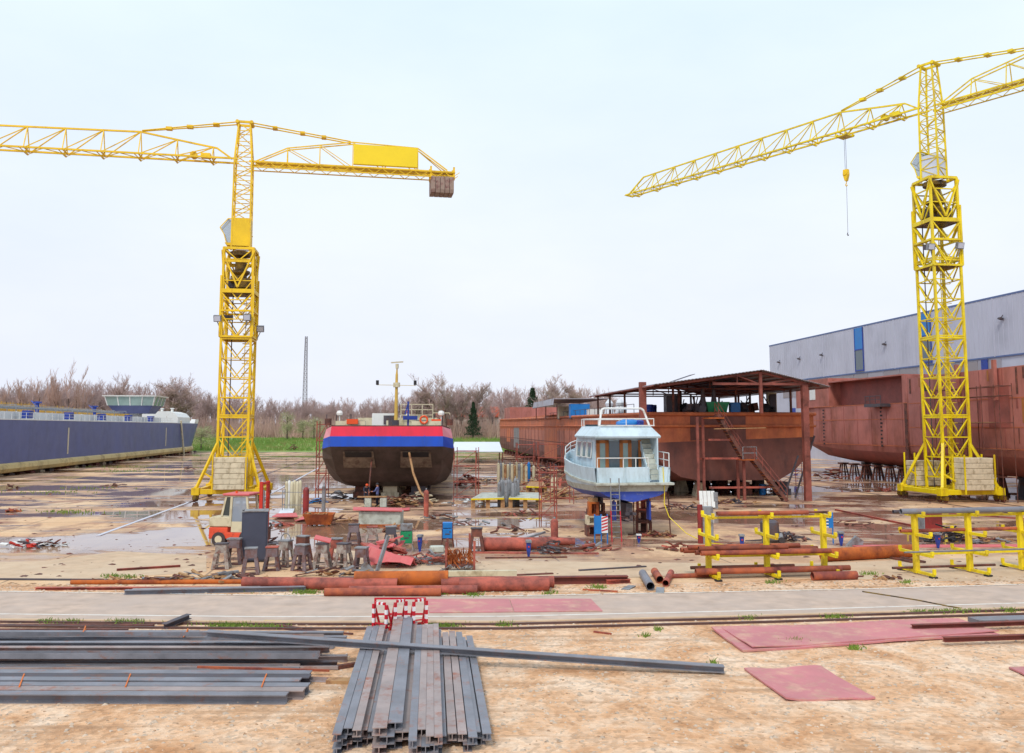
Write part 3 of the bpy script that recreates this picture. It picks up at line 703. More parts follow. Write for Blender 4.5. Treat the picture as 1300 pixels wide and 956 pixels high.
    pr = [(-1.0, .1), (-3.7, 1.45), (-9.4, 2.35), (-15.2, 2.15), (-17.9, .25)]
    for y in (-.6, .6): kc.bar((-.5, y, Z), (-back, y, Z), .13); kc.bar((-.5, y, Z-.5), (-back, y, Z-.5), .09)
    for (a, za), (b, zb_) in zip(pr, pr[1:]): 
        for y in (-.3, .3): kc.bar((a, y, Z+za), (b, y, Z+zb_), .09)
    for x in (-3.7, -6.5, -9.4, -12.3, -15.2):
        zt = Z + [1.45, 1.9, 2.35, 2.25, 2.15][[-3.7,-6.5,-9.4,-12.3,-15.2].index(x)]
        for y in (-.6, .6): kb.bar((x, y*.5, zt), (x, y, Z), .07); kb.bar((x, y*.5, zt), (x-2.8, y, Z), .06)
    x = -.8
    while x > -back+.6:
        for y in (-.6, .6): kb.bar((x, y, Z), (x-.7, y, Z-.5), .05); kb.bar((x-.7, y, Z-.5), (x-1.4, y, Z), .05)
        kb.bar((x, -.6, Z), (x, .6, Z), .06); x -= 1.4
    kc.build('counter_jib_chords', paint, root); kb.build('counter_jib_bracing', paint, root)
    wk = MB(R_); wk.bx(-back, -1, -.28, .28, Z-.02, Z+.02); wk.build('walkway', paint, root)
    if panel:
        p = MB(R_); p.bx(-15.15, -9.45, .66, .72, Z+.25, Z+2.05)
        p.bx(-15.15, -9.45, .5, .66, Z+.2, Z+.26); p.build('side_board', m_board, root)
    for k in range(5):
        b = MB(R_); xx = -back+.15+k*.42; b.prism([(-.85, Z-2.0), (.85, Z-2.0), (.95, Z-1.7), (.95, Z-.55), (-.95, Z-.55), (-.95, Z-1.7)], 'x', xx, xx+.38)
        b.build('counterweight_slab', m_concg, root)
    hg = MB(R_)
    for xx in (-back+.1, -back+2.2):
        for y in (-.5, .5): hg.bar((xx, y, Z-.7), (xx, y, Z+.5), .16)
    hg.build('weight_hanger', paint, root)
    tb = MB(R_)
    for y in (-.35, .35):
        tb.tube((.7, y, ztop), (8.5, y*.3, zj+2.2), .06, 6); tb.tube((-.7, y, ztop), (-9.2, y*.8, Z+2.4), .06, 6)
    for t in (.22, .5, .72): tb.cb((.7+7.8*t, 0, ztop+(zj+2.2-ztop)*t), (.5, .5, .25)); tb.cb((-.7-8.5*t, 0, ztop+(Z+2.4-ztop)*t), (.4, .7, .2))
    tb.build('tie_bar', paint, root)
    wi = MB(R_); wi.cb((3.2, 0, zj+.3), (.8, .7, .35)); wi.tube((4.2, -.3, zj+.3), (4.2, .3, zj+.3), .3, 10); wi.build('trolley_winch', paint, root)
    ro = MB(R_)
    for y in (-.15, .15): ro.tube((.8, y, zj+.25), (L-.5, y, zj+.1), .018, 4)
    ro.build('winch_rope', m_dsteel, root)
    return root, R_
cl = (G(240,638)+G(327,636))/2 + ax*2.8
cl = cl + V((.3,0,0))
crane('yellow tower crane on the left with a solid yellow board and hanging concrete weights', cl, YA, math.pi-YA+R(11), 21.3, 29.3, 32.7, 33, True, 18.6, m_yel)
cr = (G(1188,638)+G(1257,638))/2 + ax*2.8; cr.z = 0; cr.x += .7
yr = math.atan2(28, -21.5) - YA
C2, R2 = crane('yellow tower crane on the right with its jib pointing away and hook lowered', cr, YA, yr, 27.3, 33.9, 37.7, 37, False, 18.2, m_yel2)
RR = Matrix.Identity(4) @ R2
t = MB(RR); t.cb((8.30, 0, 33.50), (1.1, 1.2, .1)); 
for x in (7.80, 8.80):
    for y in (-.6, .6): t.tube((x, y-.08, 33.62), (x, y+.08, 33.62), .14, 8)
tr = t.build('trolley', m_yel2, C2)
t = MB(RR)
for y in (-.12, .12): t.tube((8.30, y, 33.40), (8.30, y, 30.20), .02, 4)
t.build('hoist_rope', m_dsteel, C2)
t = MB(RR); t.prism([(8.08, 30.30), (8.52, 30.30), (8.55, 29.80), (8.38, 29.20), (8.22, 29.20), (8.05, 29.80)], 'y', -.18, .18); t.tube((8.30,-.24,29.95),(8.30,.24,29.95),.22,10)
t.path([V((8.30,0,29.30)), V((8.30,0,29.00)), V((8.40,0,28.85)), V((8.32,0,28.70)), V((8.20,0,28.80))], .045, 6)
hk = t.build('hook_block', m_yel, C2)
t = MB(RR); t.tube((8.30, 0, 28.70), (8.35, 0, 24.20), .018, 4); t.path([V((8.35,0,24.25)), V((8.42,0,24.10)), V((8.34,0,23.95)), V((8.26,0,24.05))], .04, 5)
t.build('sling', m_dsteel, hk)

# ------------------------------------------------------------ ships
def fat(M, x0, x1, zb, zt): return
def navy():
    p = G(0, 606)                                  # keel blocks line at the frame's edge
    root = thing('inland_tanker', 'long navy blue ship with ochre bilge and white deck gear on the far left', 'ship', p, YA)
    # local: y away along the hull, starboard side at x = 0, hull to -x
    W = 11.4; y0, y1 = -52, 122
    zs = [(7.0, 0), (6.95, 0), (1.62, 0), (1.4, .3), (.95, .42), (.5, .2), (.36, -.5)]
    def ring(y, t):                                # t 0..1 narrowing towards the bow
        r = []
        for z, dx in zs: r.append((dx - W/2*t*(1 + (.25 if z < 2 else 0))*(1 if z<2 else t**.6), y, z + (t**2*(1.4 if z < 2 else .25))))
        return r + [(-W - (x), y, z) for (x, _, z) in reversed(r)]
    rings = [ring(y, t) for y, t in ((y0,0), (20,0), (60,0), (98,0), (106,.12), (112,.3), (116,.52), (120,.75), (122,.93))]
    m = MB(); n = len(rings[0]); cm = [0,0,1,1,1,1, 1, 1,1,1,1,0,0, 2]
    m.m = 0; m.loft(rings, colm=cm); m.build('hull', [m_navy, m_ochre, m_grey], root, smooth=35)
    m = MB(); m.bx(-.32, .04, y0, 90, 6.98, 7.12); m.bx(-W-.04, -W+.3, y0, 90, 6.98, 7.12)
    m.build('gunwale', m_white, root)
    # side hull plates welds, draught marks
    m = MB()
    for y in (22, 78):
        m.bx(-.03, .04, y-.22, y+.22, 2.2, 6.0)
    m.build('draught_board', m_cream, root)
    m = MB(); m.bx(-W+2.6, -2.6, y0, 84, 7.0, 8.15)
    for y in np.arange(y0, 84, 6.2): m.bx(-2.62, -2.5, y, y+.25, 7.0, 8.2)
    m.build('cargo_trunk', m_white, root)
    for y in np.arange(y0+2, 84, 15): 
        m = MB(); m.cb((-1.1, y, 7.7), (.9, 1.6, .9)); m.cb((-1.1, y, 8.2), (1.3, .5, .2)); m.build('bollard_station', m_blues, root)
    m = MB()
    for k in range(5): m.tube((-3.5-k*.8, y0, 8.75+.14*(k%2)), (-3.5-k*.8, 60, 8.75+.14*(k%2)), .1, 6)
    for y in np.arange(y0, 62, 7): m.bar((-3, y, 8.2), (-3, y, 9.15), .08); m.bar((-7, y, 8.2), (-7, y, 9.15), .08); m.bar((-7, y, 9.1), (-3, y, 9.1), .1)
    m.build('deck_pipework', m_grey, root)
    m = MB()
    for y in np.arange(y0, 84, 2.2): m.bar((-.25, y, 7.1), (-.25, y, 8.0), .045)
    for z in (7.55, 8.0): m.bar((-.25, y0, z), (-.25, 84, z), .04)
    m.build('deck_railing', m_white, root)
    m = MB()
    for y in (-8, 22, 47): 
        m.tube((-4.5, y, 8.1), (-4.5, y, 9.6), .28, 8); m.cb((-4.5, y, 9.7), (.9, .9, .25)); m.tube((-4.5, y, 9), (-6.5, y+3, 10), .09, 6)
    m.build('loading_valve', m_blues, root)
    # raised wheelhouse
    m = MB(); cx = -W/2; m.bx(cx-1.0, cx+1.0, 75, 77, 8, 9.4); m.build('wheelhouse_column', m_white, root)
    def wr(z, g): return [(cx-4.4-g, 72-g, z), (cx+4.4+g, 72-g, z), (cx+4.4+g, 80+g, z), (cx-4.4-g, 80+g, z)]
    m = MB(); m.loft([wr(8.9, -1.2), wr(10.5, -.1)]); wh = m.build('wheelhouse', m_navy, root)
    m = MB(); m.loft([wr(10.5, 0), wr(12.3, .5)]); m.build('wheelhouse_windows', m_shipg, wh)
    m = MB()
    for y in (72, 74.7, 77.3, 80): m.bar((cx+4.45, y, 10.5), (cx+4.95, y, 12.3), .16)
    for x in (-4.4, -2.2, 0, 2.2, 4.4): m.bar((cx+x, 71.95, 10.5), (cx+x*1.1, 71.45, 12.3), .16)
    m.build('window_posts', m_white, wh)
    m = MB(); m.loft([wr(12.3, .8), wr(12.55, .9)]); m.build('wheelhouse_roof', m_white, wh)
    m = MB()
    pr = [(0, 7.0), (0, 8.4), (.8, 9.3), (2.2, 9.7), (7.2, 9.7), (8.6, 9.3), (9.4, 8.4), (9.4, 7.0)]
    m.prism([(a-W+1, z) for a, z in pr], 'y', 92, 104); m.build('bow_house', m_white, root, smooth=30)
    m = MB(); 
    for x, y in ((-3,95),(-6,98)): m.tube((x,y,9.6),(x,y,10.3),.3,8); m.cb((x,y,10.4),(.8,.8,.2))
    m.build('bow_vent', m_white, root)
    # white bow bulwark
    m = MB(); tt = [(106,.12),(112,.3),(116,.52),(120,.75),(122,.93)]
    for s in (0, 1):
        rg = []
        for y, t in tt:
            x = -W/2*t*t**.6; x = x if s == 0 else -W-x; zz = 7.0+t*t*.25
            rg.append([(x, y, zz), (x+(.5 if s==0 else -.5)*t, y+.5*t, zz+1.0), (x+(.4 if s==0 else -.4)*t, y+.4*t, zz+1.0), (x-.1, y, zz)])
        m.loft(rg, closed=False, cap=False)
    m.build('bow_bulwark', m_white, root, fix=False)
    m = MB(); m.tube((.6, 92, .0), (.15, 90, 7.6), .2, 7); m.build('bow_prop', m_cream, root)
    # keel blocks are things of their own
    k = 0
    y = -44
    while y < 112:
        r2 = Matrix.Translation(p) @ Matrix.Rotation(YA, 4, 'Z')
        c = r2 @ V((-1.4, y, 0)); b = MB()
        h = .35; b.bx(-1.0, .55, -.8, .8, 0, h*.5); b.bx(-.9, .45, -.5, .5, h*.5, h)
        mm = [m_drust, m_hullb, m_conc, m_dsteel][k % 4]
        o = b.build('keel_block', mm); tag(o, 'support block in the row under the bilge of the navy ship', 'block', 'blocks under the navy ship', c, YA)
        y += 3.3; k += 1
    o = MB().bx(-7.5, -5.5, -44, 100, 0, .35).build('support_timber', m_drust); tag(o, 'long dark beam under the middle of the navy ship', 'timber', None, p, YA)
navy()

def barge():
    Y = 70.5; x = X0 = (492-650)/F*Y
    root = thing('cargo_barge', 'barge seen from astern with red and blue painted stern above a brown bottom', 'barge', (x, Y, 0), R(4))
    S_ = [(6.2,4.42,.15,5.1,2.2), (5.42,4.5,0,5.3,2.0), (4.6,4.5,0,5.38,2.0), (3.5,4.4,1.1,5.38,2.3), (2.2,4.25,2.6,5.15,4.4), (1.5,3.8,3.6,4.75,5.6), (1.05,3.0,4.8,3.9,6.6)]
    rings = []
    for z, xc, ys, xs, yb in S_:
        k_ = .32 if z > 4 else 0; rings.append([(-xc,ys,z-k_*.3),(xc,ys,z-k_*.3),(xs,yb,z-k_),(xs,70,z-k_),(-xs,70,z-k_),(-xs,yb,z-k_)])
    m = MB(); b = 0
    m.add([p for r in rings for p in r], []); n = 6
    for k in range(6):
        for i in range(n):
            j = (i+1) % n; m.f.append((k*n+i, k*n+j, (k+1)*n+j, (k+1)*n+i))
            mi = 0 if k == 0 else 1 if k == 1 else 2
            if k == 0 and i in (1, 5): mi = 3
            m.mi.append(mi)
    m.f += [tuple(range(6)), tuple(36+i for i in range(5,-1,-1))]; m.mi += [4, 2]
    m.build('hull', [m_red, m_blue, m_hbrn, m_pink, m_grey], root)
    # blue corner wedges running down the side
    m = MB()
    for s in (-1, 1): m.add([(s*4.5,-.02,4.6), (s*5.39,1.99,4.6), (s*5.39,2.3,3.5), (s*5.0,1.0,3.9)], [(0,1,2,3) if s > 0 else (3,2,1,0)])
    for s in (-1, 1):
        cx = s*2.3; m = MB()
        m.add([(cx-1.2, .12, 4.0), (cx+1.2, .12, 4.0), (cx+1.25, 1.05, 3.5-.02), (cx-1.25, 1.05, 3.5-.02)], [(0,1,2,3)])
        m.loft([[(cx-1.2,.42,4.1),(cx+1.2,.42,4.1),(cx+1.3,1.85,2.75),(cx-1.3,1.85,2.75)], [(cx-1.2,1.2,4.1),(cx+1.2,1.2,4.1),(cx+1.3,2.8,2.75),(cx-1.3,2.8,2.75)]])
        m.v = [(x, y-.08, z) for x, y, z in m.v]; m.v = m.v[4:]; m.f = [tuple(i-4 for i in f) for f in m.f[1:]]; m.mi = m.mi[1:]
        m.build('stern_tunnel', m_tun, root)
        m = MB(); m.loft([[(cx-1.05,.3,4.03),(cx+1.05,.3,4.03),(cx+1.05,.78,3.62),(cx-1.05,.78,3.62)], [(cx-1.05,1.0,4.03),(cx+1.05,1.0,4.03),(cx+1.05,1.5,3.62),(cx-1.05,1.5,3.62)]]); m.build('tunnel_shade_panel', m_black, root)  # solid black panel painted as the shade in the tunnel recess
    m = MB(); m.bar((-4.4, .45, 6.14), (4.4, .45, 6.14), .12, .1); m.bar((-4.4,.45,6.16),(-5.0,2.5,5.93),.12,.1); m.bar((4.4,.45,6.16),(5.0,2.5,5.93),.12,.1)
    m.build('toe_rail', m_drust, root)
    m = MB()
    for s in (-1,1): m.bx(s*3.1-1.2, s*3.1+1.2, 1.6, 2.1, 6.2, 6.55); 
    m.build('deck_locker', m_cream, root)
    # white cabin and a dark panel painted as the shade in its opening
    m = MB(); m.bx(-2.0, .0, 9, 13, 6.2, 7.3); c = m.build('cabin', m_white, root)
    MB().bx(-.95, .3, 8.9, 9.0, 6.3, 7.1).build('cabin_shade_panel', m_dsteel, c)
    # low superstructure behind, with yellow railings
    m = MB(); m.bx(-3.8, 3.8, 14, 22, 6.2, 6.95); m.build('aft_house', m_cream, root)
    m = MB(); m.bx(.6, 2.2, 13.0, 14, 6.2, 7.15); m.build('yellow_locker', m_cream, root)
    m = MB()
    for x in (.4, 1.4, 2.4, 3.4): m.bar((x, 12.5, 6.3), (x, 12.5, 8.25), .07)
    for z in (7.2, 7.7, 8.2): m.bar((.4, 12.5, z), (3.4, 12.5, z), .07)
    m.bar((3.4, 12.5, 7.4), (5, 12.5, 7.4), .07); m.bar((5, 12.5, 6.3), (5, 12.5, 7.4), .07)
    m.build('yellow_rail', m_cream, root)
    m = MB(); m.bar((1.2, 10, 6.2), (1.2, 10, 8.4), .16); m.bar((1.2, 10, 8.3), (.9, 10, 7.2), .1); m.cb((1.4, 10, 6.9), (1.3, .8, .35)); m.build('deck_davit', m_blues, root)
    m = MB()
    for x in (-5.2, -4.4, -3.2, 3.7, 4.4, 5.0):
        m.tube((x, 3.0, 6.2), (x, 3.0, 7.1), .04, 5)
    m.build('stanchion', m_dsteel, root)
    for x in (-4.1, 4.3):
        m = MB(); m.tube((x, 2.6, 6.2), (x, 2.6, 7.0), .05, 6); m.lathe([(.05,6.95),(.24,7.05),(.27,7.2),(.2,7.38),(.05,7.42)], (x,2.6,0), 10); m.build('stern_lamp', m_white, root)
    # mast
    m = MB(); m.tube((.3, 6.5, 6.2), (.33, 6.5, 10.7), .17, 10, .11); m.tube((.33, 6.5, 10.6), (.35, 6.5, 11.3), .1, 8, .05)
    ms = m.build('signal_mast', m_mastp, root)
    m = MB(); m.bar((-1.4, 6.5, 9.75), (2.0, 6.5, 9.7), .06); m.tube((.33,6.5,9.55),(.33,6.5,9.95),.3,10); m.build('mast_yard', m_cream, ms)
    for x in (-1.35, 1.95): MB().tube((x, 6.5, 9.75), (x, 6.5, 10.15), .13, 8).build('mast_light', m_black, ms)
    m = MB(); m.tube((.35,6.5,11.2),(.35,6.5,11.6),.14,8); m.cb((.35,6.5,11.75),(1.1,.15,.12),rz=.4,ry=-.1); m.build('radar', m_cream, ms)
    m = MB(); 
    for i in range(12):
        a, b_ = i*math.pi/6, (i+1)*math.pi/6
        m.tube((2.9+.3*math.cos(a), 1.5, 6.65+.3*math.sin(a)), (2.9+.3*math.cos(b_), 1.5, 6.65+.3*math.sin(b_)), .09, 6)
    m.build('life_ring', m_orng, root)
    for x_ in (-2.8, -.9, 1.1, 3.0): MB().bx(x_-.015, x_+.015, -.012+.0, .3, 4.62, 5.4).build('weld_seam', m_blue, root)
    q_ = random.Random(77)
    for k in range(9):
        bx_ = MB(); x_ = q_.uniform(-4, 4); y_ = q_.uniform(2.5, 12); bx_.cb((x_, y_, 6.2+.22), (q_.uniform(.3,1.1), q_.uniform(.3,.8), .44), q_.random())
        bx_.build('deck_gear', [m_dsteel, m_cream, m_drust, m_grey][k%4], root)
    m = MB(); m.cb((-2.9,1.4,6.5),(.9,.5,.4)); m.cb((3.9,2.4,6.5),(.8,.5,.4)); m.build('orange_bag', m_orng, root)
    for x, y, hh in ((-5.0, 2.4, .55), (5.0, 2.4, .5)):
        MB().tube((x, y, 6.2), (x, y, 6.2+hh), .28, 10).build('bollard', m_drust, root)
    # posts and planks leaning below the stern
    m = MB(); m.tube((-1.35, -.6, 0), (-1.35, 1.1, 3.6), .07, 6)
    tag(m.build('prop_pole', m_drust), 'upright rusty pole propping the stern of the blue and red barge', 'pole', None, (X0, Y, 0))
    m = MB(); m.path([V((3.9,-1.6,.05)), V((2.9,-1.2,.9)), V((2.2,-.4,2.4)), V((1.75,.5,4.0))], .09, 7)
    tag(m.build('hose', m_plank), 'brown hose hanging from the stern opening of the blue and red barge', 'hose', None, (X0, Y, 0))
    k = 0
    for yy in (5.5, 10, 16, 24, 34, 46):
        for xx in (-2.4, 0, 2.4):
            b = MB(); b.bx(-.75,.75,-.5,.5,0,.5); b.bx(-.6,.6,-.35,.35,.5,1.03)
            tag(b.build('keel_block', [m_drust, m_conc, m_dsteel][k%3]), 'support block under the brown bottom of the blue and red barge', 'block', 'blocks under the blue and red barge', (X0+xx-yy*.07, Y+yy, 0)); k += 1
    return V((X0, Y, 0))
BG = barge()
# ------------------------------------------------------------ long rusty barge with the canopy on its deck
def rusty():
    Y = 76.0; X = (824-650)/F*Y; W = 14.2; Zd = 7.15
    root = thing('rusty_barge', 'long rust red barge carrying a sheet metal canopy, stairs up its near end', 'barge', (X, Y, 0), R(6.3))
    P = [
     (0,   [(0,Zd),(0,5.6),(.1,4.7),(.5,3.6),(1.3,2.6),(2.6,1.75),(4.2,1.45)], [(11.0,1.45),(12.3,2.2),(13.2,3.1),(13.9,4.3),(14.15,5.2),(14.2,5.8),(14.2,Zd)]),
     (4,   [(0,Zd),(0,5.6),(.0,4.7),(.05,3.6),(.3,2.4),(.9,1.5),(2.2,1.2)], [(12.3,1.2),(13.4,1.9),(13.9,2.9),(14.15,4.1),(14.2,5.2),(14.2,5.8),(14.2,Zd)]),
     (10,  [(0,Zd),(0,5.6),(.0,4.7),(.0,3.6),(.0,2.2),(.2,1.3),(.9,.95)], [(13.3,.95),(14.0,1.3),(14.2,2.2),(14.2,3.6),(14.2,5.2),(14.2,5.8),(14.2,Zd)]),
     (60,  [(0,Zd+.1),(0,5.6),(.0,4.7),(.0,3.6),(.0,2.2),(.2,1.3),(.9,.95)], [(13.3,.95),(14.0,1.3),(14.2,2.2),(14.2,3.6),(14.2,5.2),(14.2,5.8),(14.2,Zd+.1)]),
     (135, [(0,Zd+.7),(0,5.8),(.0,4.9),(.0,3.8),(.0,2.4),(.2,1.4),(.9,1.05)], [(13.3,1.05),(14.0,1.4),(14.2,2.4),(14.2,3.8),(14.2,5.4),(14.2,6.0),(14.2,Zd+.7)]),
     (146, [(2,Zd+.9),(2.2,5.8),(2.4,4.9),(2.8,3.8),(3.4,3.0),(4.0,2.6),(4.6,2.4)], [(9.6,2.4),(10.2,2.6),(10.8,3.0),(11.4,3.8),(11.8,5.4),(12,6.0),(12.2,Zd+.9)])]
    m = MB(); rings = [[(x*1.045, y, z) for x, z in a+b] for y, a, b in P]
    cm = [1,0,0,2,2,2, 2, 2,2,2,0,0,1, 3]
    m.loft(rings, colm=cm, cap=False)
    # near end face: orange above, dark antifouling below
    r0 = rings[0]
    def face(pts, mi):
        m.m = mi; m.add(pts, [tuple(range(len(pts)))])
    face([r0[0], r0[1], r0[12], r0[13]], 1); face([r0[1], r0[2], r0[11], r0[12]], 1); face([r0[2],r0[3],r0[4],r0[5],r0[6],r0[7],r0[8],r0[9],r0[10],r0[11]], 2)
    face(list(reversed(rings[-1])), 0)
    m.build('hull', [m_hrust, m_horg, m_hdark, m_drust], root)
    m = MB()
    m.bx(3.6, 8.6, -.03, 0, 4.9, 7.0); m.build('dark_repair_plate', m_hdark, root)
    m = MB()
    for z, t in ((7.2, .16), (6.15, .11)):
        m.tube((-.15, -.15, z), (14.95, -.15, z), t, 8); m.tube((-.1, -.15, z), (-.1, 134, z + .7*(1 if z > 7 else .3)), t, 8); m.tube((14.9, -.15, z), (14.9, 100, z+.5), t, 8)
    m.build('rub_rail', m_horg, root)
    # side frames, repair panels
    m = MB()
    for y in np.arange(6, 134, 4.2): m.bx(-.035, .0, y, y+.12, 1.6, 5.9)
    m.bx(-.04, 0, 0, 134, 3.9, 4.0)
    m.build('hull_seam', m_drust, root)
    for y, l, z0, z1, mm in ((96, 9, 2, 6, m_grey), (28, 5, 2.4, 5.9, m_hullp), (50, 12, 1.5, 5.9, m_horg), (18, 4, 1.6, 5, m_hullp), (112, 7, 3, 6, m_horg)):
        MB().bx(-.03, 0, y, y+l, z0, z1).build('side_plate', mm, root)
    # raised bow box at the far end
    m = MB(); m.bx(1, 13, 122, 134, 7.6, 10.6); m.build('bow_hatch_box', m_hullp, root)
    m = MB(); m.bx(-.0, 1.2, 60, 118, 7.2, 7.9); m.build('coaming', m_horg, root)
    # columns in front of the hull that carry the roof
    col = []
    rt = root
    m = MB(); m.bar((12.1, -4.3, 0), (12.1, -4.3, 9.55), .5, .45); m.build('roof_column', m_colm, root)
    m = MB(); m.bar((-.8, -.8, 5.8), (-.8, -.8, 9.9), .55, .5); m.cb((-.6,-.4,5.9),(.9,1.0,.4)); m.build('roof_column', m_colm, root)
    # canopy: truss, posts, purlins, sheets
    pk = (8.3, 10.75); L_ = (-.9, 9.5); Rr = (14.1, 9.4); y0, y1 = -4.6, 22
    tr_ = MB()
    for y in (-4.3, 2.5, 9, 15.5, 21.5):
        tr_.bar((L_[0]+.6, y, 9.42), (pk[0], y, pk[1]-.16), .13, .16); tr_.bar((Rr[0]-.7, y, 9.42), (pk[0], y, pk[1]-.16), .13, .16)
        if y < 0: tr_.bar((4.2, y, 9.62), (13.4, y, 9.62), .13, .2)
        else: tr_.bar((0, y, 9.5), (14.5, y, 9.5), .12, .14)
        for a, b in (((8.3,9.6),(6.3,10.3)), ((8.3,9.6),(11.3,10.05)), ((6.3,9.6),(6.3,10.3)), ((11.3,9.6),(11.3,10.05))): tr_.bar((a[0], y, a[1]), (b[0], y, b[1]), .09)
    tr_.bar((8.3, -4.3, 5.9+1.3), (8.3, -4.3, 10.6), .24)
    tr_.build('roof_truss', m_colm, root)
    m = MB()
    for (a, b) in ((L_, pk), (pk, Rr)):
        n = 7
        for k in range(n+1):
            t = k/n; x = a[0]+(b[0]-a[0])*t; z = a[1]+(b[1]-a[1])*t - .08; m.bar((x, y0, z), (x, y1, z), .06, .09)
    m.build('purlins', m_colm, root)
    for k, (a, b) in enumerate(((L_, pk), (pk, Rr))):
        m = MB(); nn = 60; pts = []
        for i in range(nn+1):
            t = i/nn; pts.append((a[0]+(b[0]-a[0])*t, a[1]+(b[1]-a[1])*t + (.05 if i % 2 else 0)))
        m.prism(pts + [(x, z-.02) for x, z in reversed(pts)], 'y', y0-.3, y1+.3); m.build('roof_sheet', m_roof, root)
    MB().cb((3.2, 1, 10.35), (2.2, 1.4, .04), ry=-.32).build('loose_roof_sheet', m_dsteel, root)
    for x, y in ((0,2.5),(0,9),(0,15.5),(0,21.5),(3.4,2.5),(5.6,9),(8.7,2.5),(8.7,15.5),(11,21.5),(12.6,9),(13.9,2.5),(13.9,9),(13.9,15.5),(13.9,21.5),(2.3,.6),(5,.6),(10.4,.6)):
        MB().bar((x, y, Zd), (x, y, 9.5), .17).build('roof_post', m_drust, root)
    # lower awning to the left
    m = MB(); m.prism([(-4.4+2.2, 9.0), (-2, 9.85), (5.5, 9.9), (5.5, 9.8), (-2, 9.75), (-4.3+2.2, 8.93)], 'y', 40, 60)
    m.build('awning_sheet', m_roof, root)
    for y in (40, 50, 60): MB().bar((-1.6, y, 7.2), (-1.6, y, 9.1), .12).build('awning_post', m_drust, root)
    m = MB()
    for y in np.arange(6, 58, 3): m.bar((.15, y, 7.2), (.15, y, 8.2), .05)
    m.bar((.15, 6, 8.2), (.15, 58, 8.2), .05)
    m.build('deck_rail', m_dsteel, root)
    # stairs and their scaffold (bolted to the barge)
    st = thing('access_stairs', 'two flights of rusty steel stairs with handrails up the near end of the barge', 'stairs', (X, Y, 0), R(5.6))
    w2 = lambda px, py, YY: (Matrix.Rotation(-R(5.6), 4, 'Z') @ (D(px, py, YY) - V((X, Y, 0))))
    A = w2(912, 526, 73.6); B = w2(946, 583, 73.0); C = w2(958, 584, 73.0); E = w2(1000, 638, 72.0); E.z = .05
    dy = V((0, .9, 0))
    for p, q in ((A, B), (C, E)):
        m = MB(); m.bar(p, q, .07, .26); m.bar(p+dy, q+dy, .07, .26); m.build('stringer', m_drust, st)
        n = 13
        for k in range(1, n): c = p + (q-p)*(k/n); MB().bx(c.x-.15, c.x+.13, c.y+.04, c.y+.86, c.z-.02, c.z+.03).build('tread', m_rusto if k % 3 else m_plank, st)
        m = MB()
        for o_ in (V((0,0,0)), dy):
            for hh in (.5, 1.0): m.tube(p+o_+V((0,0,hh)), q+o_+V((0,0,hh)), .03, 5)
            for k in range(5): c = p+(q-p)*(k/4)+o_; m.tube(c, c+V((0,0,1.0)), .028, 5)
        m.build('handrail', m_colm, st)
    m = MB(); m.bx(B.x-.3, C.x+.3, B.y-.1, B.y+1.3, B.z-.1, B.z-.02); m.build('landing', m_rusto, st)
    m = MB()
    for x in (B.x-.2, C.x+.2):
        m.tube((x, B.y-.05, B.z), (x, B.y-.05, B.z+1.0), .035, 5)
    for hh in (.5, 1.0): m.tube((B.x-.2, B.y-.05, B.z+hh), (C.x+.2, B.y-.05, B.z+hh), .03, 5); m.tube((C.x+.2, B.y-.05, B.z+hh), (C.x+.2, B.y+1.2, B.z+hh), .03, 5)
    m.build('landing_rail', m_green if False else m_grey, st)
    xs = [w2(888, 600, 73).x, w2(895, 600, 74.5).x, w2(940, 600, 74.5).x, w2(948.5, 600, 73).x]
    for x, y, zt in ((xs[0], -3.0, 6.9), (xs[1], -1.6, 6.9), (xs[2], -1.6, 3.5), (xs[3], -3.0, 3.5)):
        MB().bar((x, y, 0), (x, y, zt), .2).build('scaffold_post', m_colm, st)
    m = MB()
    for z in (3.45, 5.0, 1.05): m.bar((xs[1], -3.0, z), (xs[3]+(2.8 if z < 2 else 0) if z < 4 else xs[2]-.6, -3.0, z), .16)
    for z in (3.4,): m.bar((xs[1], -1.6, z), (xs[2], -1.6, z), .16); m.bar((xs[0], -3, z), (xs[1], -1.6, z), .14)
    m.build('scaffold_beam', m_rustr, st)
    MB().bx(xs[1], A.x+.4, -3.2, -1.6, 6.75, 6.85).build('top_landing', m_rusto, st)
    MB().cb(((w2(905,545,73.4).x+w2(970,543,73.4).x)/2, -3.6, 5.95), (4.4, .3, .06), ry=-.02).build('loose_plank', m_plank, st)
    # deck clutter: each a thing
    RM = Matrix.Translation((X, Y, 0)) @ Matrix.Rotation(R(6.3), 4, 'Z')
    def at(x, y, z=Zd): return RM @ V((x, y, z))
    bl = [('blue_drum', 1.1, 4.2, m_blues, 'blue drum lying under the left part of the barge canopy'), ('blue_drum', 1.8, 5.5, m_blues, 'darker blue drum behind the first one under the barge canopy')]
    for nm, x, y, mm, lb in bl:
        m = MB(); m.lathe([(.38,0),(.4,.05),(.38,.3),(.4,.33),(.38,.36),(.38,.62),(.4,.65),(.38,.9),(.36,.95)], n=14); tag(m.build(nm, mm, smooth=40), lb, 'drum', None, at(x, y, Zd+.02)); 
    m = MB(); m.loft([[(-.8,-.6,0),(.8,-.6,0),(.8,.6,0),(-.8,.6,0)], [(-1,-.8,1.05),(1,-.8,1.05),(1,.8,1.05),(-1,.8,1.05)]]); m.bx(-1.05,1.05,-.85,.85,1.0,1.12); m.bx(-.3,.3,-.9,-.75,.3,.6)
    tag(m.build('waste_bin', m_green), 'green bin on the barge deck under the canopy ridge', 'bin', None, at(6.3, 1.2), R(5))
